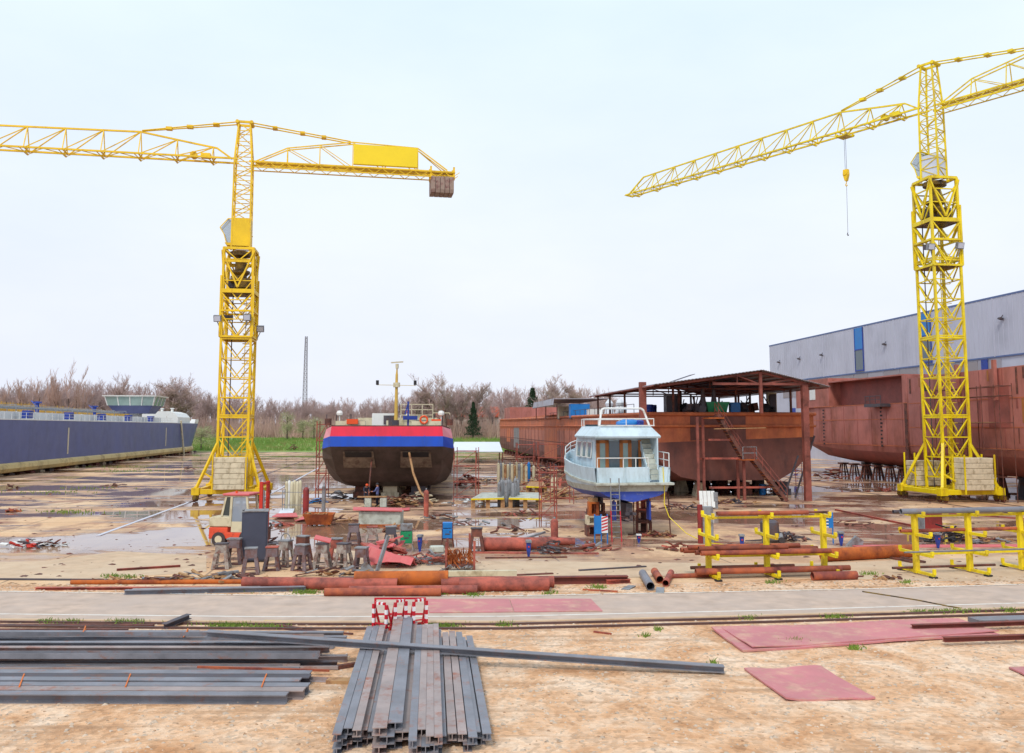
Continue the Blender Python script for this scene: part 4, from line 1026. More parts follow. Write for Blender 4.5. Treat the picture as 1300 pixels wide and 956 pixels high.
    def cabinet(nm, lb, cat, x, y, sx, sy, sz, mm, md=None):
        r = thing(nm, lb, cat, at(x, y), R(5)); m = MB(); m.bx(-sx/2, sx/2, -sy/2, sy/2, .12, sz); m.bx(-sx/2-.03, sx/2+.03, -sy/2-.03, sy/2+.03, sz-.06, sz); m.build('casing', mm, r, bevel=.03)
        m = MB(); m.bx(-sx/2+.08, sx/2-.08, -sy/2-.025, -sy/2, .25, sz-.15); m.build('door', md or mm, r)
        m = MB(); m.bx(-sx/2+.02, -sx/2+.14, -sy/2+.05, sy/2-.05, 0, .12); m.bx(sx/2-.14, sx/2-.02, -sy/2+.05, sy/2-.05, 0, .12); m.build('skid', m_dsteel, r); return r
    cabinet('tool_cabinet', 'tall grey cabinet with a dark door near the left column of the barge canopy', 'cabinet', 3.0, 3.4, 1.3, .8, 1.9, m_grey, m_dsteel)
    cabinet('storage_box', 'bright blue box on the barge deck behind the small boat', 'box', -.2+1.2, 38, 2.5, 1.6, 1.9, m_bluep)
    cabinet('storage_box', 'cream box on the barge deck left of the bright blue box', 'box', 1.0, 47, 2.6, 1.6, 1.8, m_cream)
    cabinet('storage_box', 'white box on the barge deck right of the bright blue box', 'box', 1.6, 31, 1.8, 1.4, 1.1, m_white)
    cabinet('generator', 'blue welding generator under the right part of the barge canopy', 'generator', 8.0+.2, 1.5, .9, .6, 1.1, m_bluep)
    cabinet('shelf_rack', 'pale shelving stack near the right edge of the barge canopy', 'shelving', 12.9-.2, 4.0, .8, .6, 2.1, m_cream, m_dsteel)
    for k, (x, y, s) in enumerate(((4.6,1.0,1),(5.4,3.2,.9),(3.9,4.6,1.1),(9.4,2.5,1.05),(10.6,4.4,1.2),(11.3,1.4,.9),(7.4,3.9,1.1))):
        m = MB(); q = random.Random(k)
        for _ in range(7): m.cb((q.gauss(0,.4)*s, q.gauss(0,.3), q.uniform(.2,.7)*s), (q.uniform(.3,.7), q.uniform(.3,.6), q.uniform(.4,.9)*s), q.random()*3, q.gauss(0,.25), q.gauss(0,.25))
        for _ in range(3): m.tube((q.gauss(0,.4), q.gauss(0,.3), .3), (q.gauss(0,.4), q.gauss(0,.3), 1.1+q.random()*.7), .05, 6)
        tag(m.build('scrap_heap', [m_dsteel, m_drust, m_black][k%3]), 'dark heap of machinery parts under the barge canopy, %s from the left' % ORD[[3.9,4.6,5.4,7.4,9.4,10.6,11.3].index(x)], 'scrap heap', 'machinery heaps under the canopy', at(x, y, Zd))
    for k, (x, y) in enumerate(((5.0,-.3+.9),(6.1,.9))):
        m = MB(); m.lathe([(.1,2.3),(.16,2.2),(.2,1.6),(.28,1.1),(.3,.3),(.2,.2)], n=9); m.tube((0,0,2.3),(0,0,2.42),.03,5)
        tag(m.build('hanging_bag', m_dsteel), ('left' if k == 0 else 'right')+' one of two long dark bags hung from the canopy truss', 'bag', 'bags under the canopy', at(x, y, Zd-.02))
    for k,(x,y) in enumerate(((2.5,27),(3.2,24.5))):
        m = MB(); m.lathe([(.5,0),(.62,.5),(.4,1.3),(.5,1.7),(.2,2.1),(.05,2.2)], n=9)
        tag(m.build('wrapped_bundle', m_tarp), ['pale wrapped bundle standing on the barge deck behind the small boat\'s arch','shorter pale wrapped bundle on the barge deck beside the taller one'][k], 'bundle', None, at(x, y, Zd), None); 
    for k in range(6):
        y = 62 + k*9; b = cabinet('deck_crate', 'orange brown crate standing along the far deck edge of the rusty barge', 'crate', 1.9, y, 1.8, 1.6, .9, m_horg); b['group'] = 'crates along the barge deck'
    # blocks and props beneath
    k = 0
    for y in list(np.arange(2, 130, 5.5)):
        for x in ((1.2, 5, 9, 12.6) if y < 20 else (.9, 7)):
            h = 1.18 if y < 8 else .93
            b = MB(); b.bx(-.6,.6,-.6,.6,0,h*.5); b.bx(-.45,.45,-.45,.45,h*.5,h)
            if k % 4 == 1: b = MB(); b.prism([(-.6,0),(.6,0),(.3,h),(-.3,h)], 'y', -.5, .5)
            tag(b.build('keel_block', [m_drust, m_conc, m_drust, m_dsteel][k%4]), 'support block under the rusty barge with the canopy', 'block', 'blocks under the rusty barge', at(x, y, 0), R(5.6)); k += 1
    for k, (x0, z0, x1, y) in enumerate(((12.9, 3.6, 11.3, -1.2), (14.7, 5.3, 12.6, -1.0+.4))):
        m = MB(); m.bar((x1, y, 0), (x0, y+.4, z0), .12)
        tag(m.build('shore_prop', m_dsteel), ['shorter','taller'][k]+' dark prop leaning against the right end of the rusty barge', 'prop', None, (X, Y, 0), R(5.6))
    return at
AT = rusty()

# ------------------------------------------------------------ small white cruiser on stands
def cruiser():
    Y0 = 48.0; X0 = (802-650)/F*Y0
    root = thing('cabin_cruiser', 'pale blue and white cabin cruiser on stands, stern with wooden doors facing us', 'boat', (X0, Y0, 0), R(8.5))
    st = [(0,2.05,1.98,3.0),(1.0,2.12,1.92,3.0),(3,2.2,1.85,3.02),(5.5,2.2,1.75,3.1),(8,2.05,1.8,3.25),(10,1.6,1.9,3.5),(11.5,.95,2.15,3.75),(12.6,.12,2.7,3.95)]
    rings = []
    for y, b, zk, zs in st:
        top = zs + (.82 if y < 9 else .75)
        zc = zk + .34; zb = max(zc+.1, 2.45+(zk-1.8)*.6)
        half = [(0, zk), (b*.72, zc), (b*.93, zb), (b*.985, zb+.32), (b*1.0, zs), (b*1.04, top), (b*.98, top), (b*.94, zs+.02)]
        rings.append([(x, y, z) for x, z in half] + [(-x, y, z) for x, z in reversed(half[1:])])
    n = len(rings[0]); cm = [2,2,1,0,0,0,0, 0, 0,0,0,0,1,2,2]
    m = MB(); m.loft(rings, closed=True, cap=False, colm=cm[:n])
    r0 = rings[0]
    def face(idx, mi): m.m = mi; m.add([r0[i] for i in idx], [tuple(range(len(idx)))])
    face([14,13,2,1,0], 2); face([13,12,3,2], 1); face([12,11,4,3], 1)
    m.build('hull', [m_boat, m_boatg, m_boatb], root)
    MB().bx(-2.15, 2.2, -.42, .05, 2.9, 3.04).build('swim_platform', m_boatg, root, bevel=.02)
    m = MB(); 
    for s in (-1, 1):
        pts = [(s*(b*1.0+.03), y, zs) for y, b, zk, zs in st]
        for a, c in zip(pts, pts[1:]): m.bar(a, c, .1, .12)
    m.build('rubbing_strake', m_boatg, root)
    m = MB(); m.bx(-2.0, .95, .05, .13, 3.0, 3.84); m.bx(1.5, 2.1, .05, .13, 3.0, 3.84); m.build('stern_bulwark', m_boat, root)
    MB().bx(-.38, .88, -.0, .05, 3.04, 3.86).build('stern_gate', m_boat, root, bevel=.015)
    # cabin with aft doors
    m = MB(); m.loft([[(-1.62,2.2,3.1),(1.62,2.2,3.1),(1.6,8.4,3.1),(-1.6,8.4,3.1)], [(-1.52,2.2,5.45),(1.52,2.2,5.45),(1.45,7.3,5.45),(-1.45,7.3,5.45)]])
    m.bx(1.66, 1.74, .9, 2.6, 3.8, 5.5)
    cb_ = m.build('cabin', m_boat, root)
    for x0, x1 in ((-1.5, -.78), (-.15, .55)):
        d = MB(); d.bx(x0, x0+.2, 2.1, 2.19, 3.15, 5.3); d.bx(x1-.2, x1, 2.1, 2.19, 3.15, 5.3); d.bx(x0, x1, 2.1, 2.19, 5.12, 5.3); d.bx(x0, x1, 2.1, 2.19, 3.15, 3.5)
        dr = d.build('door', m_wood, cb_)
        MB().bx(x0+.2, x1-.2, 2.12, 2.17, 3.5, 5.12).build('door_glass', m_shipg, dr)
    MB().bx(-.75, -.05, 2.13, 2.19, 3.2, 5.25).build('sliding_glass', m_glass, cb_)
    d = MB(); d.bx(.55, 1.0, 2.14, 2.19, 3.2, 5.25); d.build('saloon_shade_panel', m_dglass, cb_)  # solid dark panel, its colour stands in for the shaded saloon interior
    MB().bx(.96, 1.12, 2.08, 2.19, 3.15, 5.3).build('door_post', m_wood, cb_)
    for s in (-1, 1):
        for y0, y1 in ((2.9, 3.9), (4.2, 5.2), (5.5, 6.6)):
            w_ = MB(); w_.add([(s*(1.635),y0,4.3),(s*1.62,y1,4.3),(s*1.565,y1,5.15),(s*1.58,y0,5.15)], [(0,1,2,3)]); w_.build('side_window', m_shipg, cb_, fix=False)
    for s in (-1, 1):
        for y0, y1 in ((2.9, 3.9), (4.2, 5.2), (5.5, 6.6)):
            f_ = MB(); x0_, x1_ = s*1.64, s*1.57
            for (ya, za, yb_, zb2) in ((y0,4.28,y1,4.28),(y0,5.17,y1,5.17),(y0,4.28,y0,5.17),(y1,4.28,y1,5.17)):
                xa = x0_+(x1_-x0_)*(za-4.28)/.89; xb = x0_+(x1_-x0_)*(zb2-4.28)/.89
                f_.bar((xa, ya, za), (xb, yb_, zb2), .05)
            f_.build('window_frame', m_white, cb_)
    # stairs to the flybridge
    for k in range(8):
        z = 3.15 + k*.28; y = .35 + k*.25
        MB().bx(1.1, 1.64, y, y+.3, z, z+.26).build('step', m_boatg, root)
    m = MB(); m.prism([(.3, 3.1), (.55, 3.1), (2.7, 5.5), (2.3, 5.5)], 'x', 1.06, 1.12); m.prism([(.3, 3.1), (.55, 3.1), (2.7, 5.5), (2.3, 5.5)], 'x', 1.645, 1.7); m.build('stair_side', m_boat, root)
    # flybridge
    def fr(z, g, yb): return [(-1.75+g, .9+yb, z), (1.75-g, .9+yb, z), (1.7-g, 6.2, z), (1.2-g, 7.6, z), (-1.2+g, 7.6, z), (-1.7+g, 6.2, z)]
    m = MB(); m.loft([fr(5.42, -.12, 0), fr(5.52, -.15, -.05), fr(6.08, .32, .35)]); fb = m.build('flybridge', m_boat, root)
    m = MB(); m.prism([(6.4,5.3),(7.9,5.3),(7.4,5.9),(6.4,6.2)], 'x', -1.1, 1.1); m.build('windscreen', m_dglass, fb)
    m = MB()
    P = [V((-1.6,1.2,6.5)), V((1.6,1.2,6.5)), V((1.65,4.5,6.5)), V((1.2,7,6.5)), V((-1.2,7,6.5)), V((-1.65,4.5,6.5)), V((-1.6,1.2,6.5))]
    m.path(P, .032, 6)
    for p in P[:-1]: m.tube(p, p-V((0,0,.42)), .028, 5)
    m.tube((0,1.2,6.5),(0,1.2,6.08),.028,5)
    m.path([V((-1.62,1.15,6.12)), V((1.62,1.15,6.12))], .035, 6)
    m.build('flybridge_rail', m_white, fb)
    m = MB(); m.path([V((-1.5,1.6,5.6)), V((-1.12,2.4,7.0)), V((-.95,2.45,7.1)), V((1.25,2.45,7.1)), V((1.38,2.4,7.0)), V((1.62,1.6,5.7))], .06, 8); m.build('radar_arch', m_white, fb)
    q = random.Random(5); rg = []
    for k in range(9):
        t = k/8; r = .34*math.sin(math.pi*min(1,max(.06,t)))**.5; rg.append([( -.35+1.4*t, 1.9+math.cos(a)*r*1.3, 6.22+math.sin(a)*r*.8*(1+q.uniform(-.2,.2))) for a in [i*math.pi/5 for i in range(10)]])
    m = MB(); m.loft(rg); tag(m.build('tarpaulin', m_bluep, smooth=60), 'crumpled bright blue tarpaulin lying on the cruiser\'s flybridge', 'tarpaulin', None, (X0, Y0, 0), R(8.5))
    m = MB(); m.cb((.9,1.5,6.25),(.35,.3,.35),.3,.2); tag(m.build('canvas_bag', m_blues, bevel=.05), 'dark blue canvas bag beside the bright tarpaulin on the flybridge', 'bag', None, (X0, Y0, 0), R(8.5))
    # rails
    m = MB(); m.tube((-1.95, .1, 4.35), (.9, .1, 4.35), .03, 6)
    for x in (-1.95, -.5, .2, .9): m.tube((x, .1, 3.84), (x, .1, 4.35), .026, 5)
    m.build('stern_rail', m_white, root)
    m = MB()
    for s in (1,):
        m.path([V((2.15,.3,3.84)), V((2.15,.3,4.6)), V((2.2,2.4,4.65)), V((2.2,2.4,3.9))], .03, 6); m.path([V((2.15,.3,4.2)), V((2.2,2.4,4.25))], .025, 5); m.tube((2.18,1.3,3.84),(2.18,1.3,4.62),.025,5)
    m.build('side_rail', m_white, root)
    m = MB()
    for s in (-1, 1):
        pp = [V((s*(b*1.0), y, zs+1.25)) for y, b, zk, zs in st[4:]]; m.path(pp, .03, 6)
        pp2 = [V((s*(b*1.0), y, zs+1.0)) for y, b, zk, zs in st[4:]]; m.path(pp2, .022, 5)
        for p in pp: m.tube(p, p-V((0,0,.6)), .028, 5)
    m.build('bow_rail', m_white, root)
    m = MB(); m.bx(-1.1, 1.1, 8.3, 11, 4.0, 4.5); m.build('foredeck', m_boat, root)
    m = MB(); m.bx(-.32,.05,.3,2.2,1.15,1.9); m.build('keel_skeg', m_dsteel, root)
    for x in (-.95, 1.0):
        m = MB(); m.bx(x-.05, x+.05, .2, .75, 1.0, 2.0); m.tube((x,.5,1.9),(x,.5,2.3),.05,6); m.build('rudder', m_blues, root)
    m = MB()
    for a in range(4):
        t = a*math.pi/2; m.cb((-.1+math.cos(t)*.2, .15, 1.35+math.sin(t)*.2), (.22,.04,.16), ry=-t)
    m.build('propeller', m_dsteel, root)
    m = MB(); m.path([V((1.7,.0,3.85)), V((1.75,-.05,2.5)), V((1.7,-.1,1.9)), V((1.9,-.3,1.2)), V((2.6,-1.0,.4)), V((3.2,-2.0,.05)), V((4.2,-3.4,.03))], .025, 5)
    tag(m.build('extension_lead', m_yel2), 'yellow and white cord hanging from the cruiser\'s stern to the ground', 'cord', None, (X0, Y0, 0), R(8.5))
    M_ = Matrix.Translation((X0, Y0, 0)) @ Matrix.Rotation(R(8.5), 4, 'Z')
    def at(x, y, z=0): return M_ @ V((x, y, z))
    # stacks of stands
    def stand(x, y, parts, lb, rz=.1):
        r = thing('boat_stand', lb, 'stand', at(x, y), rz, 'stands under the cruiser')
        z = 0
        for (sx, sy, h, mm) in parts:
            m = MB(); t = .1
            m.bx(-sx/2,sx/2,-sy/2,sy/2,z,z+t); m.bx(-sx/2,sx/2,-sy/2,sy/2,z+h-t,z+h-.004)
            for s in (-1,1): m.bx(s*(sx/2-.07)-.07, s*(sx/2-.07)+.07, -sy/2, sy/2, z+t, z+h-t)
            m.bx(-sx*.18, sx*.18, sy*.2, sy*.3, z+t, z+h-t)
            m.build('frame_box', mm, r); z += h
    stand(-1.75, 2.0, [(.85,.8,.62,m_drust),(.8,.75,.5,m_conc),(.55,.6,.75,m_rusto),(.45,.5,.22,m_plank)], 'stack of boxes and timber under the left side of the cruiser stern')
    stand(1.35, 2.6, [(.9,.8,.7,m_drust),(.85,.7,.6,m_drust),(.8,.6,.65,m_rustr)], 'rust brown stack of frames under the right side of the cruiser stern', -.1)
    stand(-.9, 5.5, [(.8,.7,.55,m_dsteel),(.7,.7,.6,m_drust),(.5,.5,.58,m_plank)], 'dark stand under the middle of the cruiser behind the ladder')
    stand(.2, 8.5, [(.9,.8,.6,m_drust),(.7,.7,.65,m_drust),(.5,.5,.53,m_dsteel)], 'rear stand below the keel towards the bow of the cruiser')
    for k, (x, y) in enumerate(((.6, 2.0), (1.15, 1.3), (2.4, 1.0))):
        m = MB(); m.tube((x, y, 0), (x-.1*(k==2), y, 2.2 if k < 2 else 2.4), .035, 6); m.bar((x-.35, y, .04), (x+.35, y, .04), .06)
        tag(m.build('steel_prop', m_drust), ['left','middle','right'][k] + ' thin steel prop under the right half of the cruiser stern', 'prop', 'props under the cruiser', (X0, Y0, 0), R(8.5))
    # ladder
    r = thing('ladder', 'aluminium ladder with red lower half leaning on the cruiser\'s swim platform', 'ladder', at(-1.15, -.75), R(4))
    for s in (-.26, .26):
        MB().bar((s, 0, 0), (s*.95, .3, 1.75), .05, .09).build('lower_rail', m_redb, r); MB().bar((s*.92, .26, 1.6), (s*.9, .42, 3.3), .05, .09).build('upper_rail', m_grey, r)
    for k in range(11):
        z = .2+k*.28; MB().tube((-.25, .03+z*.12, z), (.25, .03+z*.12, z), .022, 6).build('rung', m_grey, r)
    m = MB(); m.lathe([(.0,0),(.2,.02),(.22,.35),(.2,.4),(0,.42)], n=10)
    return at
BAT = cruiser()

# ------------------------------------------------------------ large hall
def hall():
    Yc = 190; xc = (978-650)/F*Yc; H = HC + (543-440)/F*Yc*1.0
    H = D(978, 440, Yc).z
    root = thing('assembly_hall', 'huge lilac grey clad hall with blue window strips behind the rusty ships', 'hall', (xc, Yc, 0), YA)
    # local: -y towards camera along the long wall, +x depth
    Lw = 150; Wd = 60; zb = 15.6
    m = MB(); m.bx(0, Wd, -Lw, 0, zb, H); m.build('upper_cladding', m_wallc, root)
    m = MB(); m.bx(.12, Wd, -Lw, -.12, 0, zb-.12); m.build('lower_wall', m_wallc, root)
    m = MB(); m.bx(-.05, Wd+.05, -Lw, .05, H, H+.25); m.bx(-.06, Wd, -Lw, .06, zb-.12, zb+.1); m.build('blue_trim', m_trim, root)
    m = MB()
    y = -.8
    while y > -Lw: m.bx(-.045, 0, y-.12, y, zb+.1, H); y -= 1.0
    for yy in (-24, -48, -72): m.bx(-.07,0,yy-.1,yy+.1,zb,H)
    m.build('cladding_rib', m_wallc, root)
    def wy(px): # local y along the wall for a picture column
        a = (px-650)/F; # x = xc + t*sin, y = Yc - t*cos
        t = (a*Yc - xc)/(math.sin(YA) + a*math.cos(YA)); return -t
    for p0, p1, z0, z1, split in ((1088, 1098, zb+.2, H-.1, .5), (1171, 1185, zb+.2, H-.1, .45), (1248, 1256, zb-3.2, zb-.2, 1)):
        y0, y1 = wy(p0), wy(p1); ys = sorted((y0, y1))
        zm = z1-(z1-z0)*split
        f = MB(); f.bx(-.14, -.05, ys[0], ys[1], zm, z1); wv = f.build('window_strip', m_bluep if split < 1 else m_blues, root)
        if split < 1: 
            MB().bx(-.13, -.05, ys[0], ys[1], z0, zm).build('glass_strip', m_glass, wv)
            f = MB(); f.bx(-.2,-.05,ys[0]-.12,ys[0],z0,z1); f.bx(-.2,-.05,ys[1],ys[1]+.12,z0,z1); f.bx(-.2,-.05,ys[0],ys[1],zm-.1,zm+.1); f.bx(-.2,-.05,ys[0],ys[1],z0+(zm-z0)*.02,z0+.3); f.build('frame', m_blues, wv)
    # band of translucent lights under the upper cladding
    y = -6
    k = 0
    while y > wy(1250):
        MB().bx(.03, .12, y-4.6, y, zb-3.4, zb-.3).build('light_panel', [m_lightp, m_lightp2][k%3==1], root); y -= 4.8; k += 1
    for px in (1005.5,):
        y = wy(px); MB().bx(.0, .12, y-1, y+.5, 0, 10).build('downpipe', m_blues, root)
    for px, py in ((991,466),(1017,462),(1046,457),(1127,448)):
        y = wy(px); m = MB(); m.cb((-.35, y, 19.8), (.5, .6, .22), ry=.3); m.bar((-.3,y,19.9),(0,y,20.3),.08); m.build('wall_light', m_dsteel, root)
    y = wy(1278); m = MB(); m.cb((-.35, y, 20.6), (.5, .6, .22), ry=.3); m.bar((-.3,y,20.7),(0,y,21.1),.08); m.build('wall_light', m_dsteel, root)
m_trim = MAT('dull_blue_trim', S(92,112,160,.85), .5, var=.08, bump=0)
m_lightp = MAT('translucent_panel', S(164,156,160,.75), .4, var=.08, bump=0)
m_lightp2 = MAT('translucent_panel_pale', S(176,172,182,.75), .4, var=.08, bump=0)
hall()

# ------------------------------------------------------------ red primed ships on the right
def red_ships():
    # near one
    def hull(name, label, p, rz, prof, secs, mats, cm):
        root = thing(name, label, 'ship', p, rz)
        rings = [[(x*(1-t*.0)+ (W_/2*t if x < W_/2 else -W_/2*t)*(1 if z < 30 else 1), y, z + dz*(1 - min(1, z/9)) ) for x, z in prof] for y, t, dz, W_ in secs]
        m = MB(); m.loft(rings, colm=cm); m.build('hull', mats, root, smooth=30); return root
    W = 12.5
    half = [(0,11.0),(0,8.4),(0,4.6),(.15,3.6),(.6,2.7),(1.4,2.1),(2.6,1.8)]
    prof = half + [(W-x, z) for x, z in reversed(half)]
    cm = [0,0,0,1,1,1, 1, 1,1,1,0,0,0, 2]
    pn = V(((1152-650)/F*89, 89, 0))
    secs = [(-60,0,0,W),(-.8,0,0,W),(0,.0,0,W)]
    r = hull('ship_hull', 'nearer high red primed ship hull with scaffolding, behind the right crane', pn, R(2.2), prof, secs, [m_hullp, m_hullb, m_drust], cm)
    # raise: sloped upper strake
    for z in (8.4, 6.0, 4.2): MB().bx(-.03, .0, -60, 0, z, z+.07).build('weld_seam', m_horg, r)
    for y in np.arange(-40, 0, 3.4): MB().bx(-.02, .0, y, y+.06, 3.9, 10.9).build('frame_line', m_hullb, r)
    for y, z0, z1, l, mm in ((-8.5,4,8.2,.7,m_yel),(-5.5,7.0,9.6,1.9,m_hullb),(-10.2,5.3,7.6,2.4,m_grey),(-17,6,9.5,3,m_hullb),(-3.5,5.8,8.2,1.2,m_hullb)):
        if mm is m_yel or mm is m_grey: mm = m_orgst if mm is m_yel else m_palep
        MB().bx(-.035, 0, y, y+l, z0, z1).build('paint_patch', mm, r)
    q_ = random.Random(31)
    for k in range(26):
        y_ = q_.uniform(-30, -.5); zt = q_.choice((8.35, 5.95, 10.9, 10.9)); MB().bx(-.026, 0, y_, y_+q_.uniform(.06,.35), zt-q_.uniform(.6,2.2), zt).build('rust_streak', [m_orgst, m_hullb, m_drust][k%3], r)
    m = MB(); m.tube((-.05, -3.6, 9.9), (.1, -3.6, 9.9), .38, 14); m.build('porthole', m_black, r)
    for y in (-9.7, -15.5):
        m = MB(); m.bar((-.25, y, 8.3), (-.25, y, 11.7), .3); m.build('side_post', m_hullp, r)
    M_ = Matrix.Translation(pn) @ Matrix.Rotation(R(2.2), 4, 'Z')
    def at(x, y, z=0): return M_ @ V((x, y, z))
    m = MB()
    for y in (-18, -15.5, -13, -10.5, -8):
        for x in (-1.5, -.4): m.tube((x, y, 0), (x, y, 9.6), .035, 5)
        for z in (2.0, 4.2, 6.4, 8.6, 9.4): m.tube((-1.5, y, z), (-.4, y, z), .03, 4)
    for z in (2.0, 4.2, 6.4, 8.6, 9.4):
        m.tube((-1.5, -18, z), (-1.5, -8, z), .03, 5)
        m.tube((-.4, -18, z), (-.4, -8, z), .03, 5)
    s_ = tag(m.build('scaffold', m_drust), 'thin tube scaffold against the nearer red ship right of the right crane', 'scaffold', None, pn, R(2.2))
    m = MB(); m.bx(-1.5, -.4, -15.5, -9, 6.42, 6.47)
    m.build('scaffold_boards', m_plank, s_)
    k = 0
    for y in np.arange(-48, 0, 3.1):
        m = MB(); m.prism([(-.6,0),(.6,0),(.25,1.8),(-.25,1.8)], 'y', -.12, .12); m.bx(-.5,.5,-.4,.4,0,.2); m.bx(-.35,.35,-.35,.35,1.6,1.8)
        tag(m.build('trestle', [m_drust, m_dsteel][k%2]), 'low steel trestle in the shadow under the nearer red ship', 'trestle', 'trestles under the nearer red ship', at(2.7, y, 0), R(2)); k += 1
    MB()
    # far one
    half = [(0,11.3),(0,8.6),(0,4.4),(.2,3.3),(.7,2.5),(1.6,1.95),(3,1.7)]
    prof = half + [(W-x, z) for x, z in reversed(half)]
    pf = V(((1151-650)/F*93, 93, 0))
    root = thing('ship_hull', 'farther red primed ship hull with an open notch amidships and draught marks', 'ship', pf, R(7.6))
    m = MB(); Lf = 25
    secs = [(0,0,0),(4,0,0),(Lf-10,0,.15),(Lf-4,.2,.7),(Lf,.9,1.6),(Lf+2.5,2.2,3.0)]
    prof2 = [(x, min(z, 8.6)) for x, z in half[1:]]; pr = prof2 + [(W-x, z) for x, z in reversed(prof2)]
    rings = [[((x+dx if x < W/2 else x-dx), y, z+dz*max(0, 1-z/8)) for x, z in pr] for y, dx, dz in secs]
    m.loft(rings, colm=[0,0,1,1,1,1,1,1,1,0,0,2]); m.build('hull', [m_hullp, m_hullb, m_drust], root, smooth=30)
    MB().bx(.0, W, 0, .9, 8.6, 11.6).build('upper_block', m_hullp, root); MB().bx(0, W, 17, Lf+1, 8.6, 12.2).build('upper_block', m_hullp, root)
    m = MB(); m.bx(1.6, W-1.6, .9, 17, 8.6, 11.6); m.build('recess_wall', m_hullb, root)
    m = MB(); m.bx(-.02, W, .9, 17, 11.6, 11.75); m.build('recess_roof', m_hullp, root)
    for z in (8.6, 6.9, 4.0): MB().bx(-.03, 0, 0, Lf-4, z, z+.07).build('weld_seam', m_horg, root)
    for y in np.arange(1, Lf-4, 3.1): MB().bx(-.02, 0, y, y+.06, 4.0, 8.5).build('frame_line', m_hullb, root)
    for y in (5.2, 18.5):
        for k in range(11): MB().bx(-.04, 0, y-.18+(.1 if k%2 else -.05), y+.18, 3.9+k*.42, 4.08+k*.42).build('draught_mark', m_black, root)
    m = MB(); m.bx(-1.2, 0, 3.2, 6.6, 8.65, 8.3)
    for y in (3.3, 4.4, 5.5, 6.5): m.tube((-1.1, y, 8.7), (-1.1, y, 9.5), .04, 5)
    m.tube((-1.1,3.3,9.5),(-1.1,6.5,9.5),.04,5); m.tube((-1.1,3.3,9.1),(-1.1,6.5,9.1),.03,5)
    m.build('side_platform', m_dsteel, root)
    MB().bx(-.05, .0, 20.5, 22.0, 9.6, 11.0).build('torn_plate', m_white, root)
    m = MB(); m.bx(-.05,.0,.1,.6,1.8,8.6); m.build('end_stiffener', m_drust, root)
    M2 = Matrix.Translation(pf) @ Matrix.Rotation(R(7.6), 4, 'Z')
    k = 0
    for y in np.arange(1, 17, 2.6):
        for x in (1.4, 4.5):
            m = MB(); 
            for sx in (-.45,.45):
                for sy in (-.4,.4): m.bar((sx, sy, 0), (sx*.5, sy*.5, 1.5), .13)
            m.bx(-.5,.5,-.45,.45,1.5,1.7); m.bx(-.4,.4,-.35,.35,.5,.6)
            tag(m.build('trestle', [m_drust, m_dsteel][k%2]), 'low steel trestle under the farther red ship', 'trestle', 'trestles under the farther red ship', M2 @ V((x, y, 0)), R(7)); k += 1
m_orgst = MAT('ochre_paint_streak', S(190,120,56,.7), .6, var=.2)
m_palep = MAT('pale_primer_patch', S(172,120,128,.7), .6, var=.12)
red_ships()
# white shed roof beyond the blue and red barge
a, b, c, d = D(577,561,168), D(634,561,168), D(638,573,150), D(573,573,150)
root = thing('open_shed', 'low open shed with a white sheet roof right of the blue and red barge', 'shed', (0,0,0))
m = MB(); m.add([a,b,c,d, a-V((0,0,.15)), b-V((0,0,.15)), c-V((0,0,.15)), d-V((0,0,.15))], [(0,1,2,3),(4,5,6,7),(0,1,5,4),(1,2,6,5),(2,3,7,6),(3,0,4,7)]); m.build('roof', m_tarp, root)
for p in (c, d, (c+d)/2, a, b): MB().bar((p.x, p.y+(.3 if p.y<160 else -.3), 0), (p.x, p.y+(.3 if p.y<160 else -.3), p.z-.1), .2).build('post', m_drust, root)
m_forko = MAT('worn_orange_red', S(232,84,50,.9), .5, var=.15, col2=S(150,70,50,.8), amt=.25, sc2=3, bump=.03)
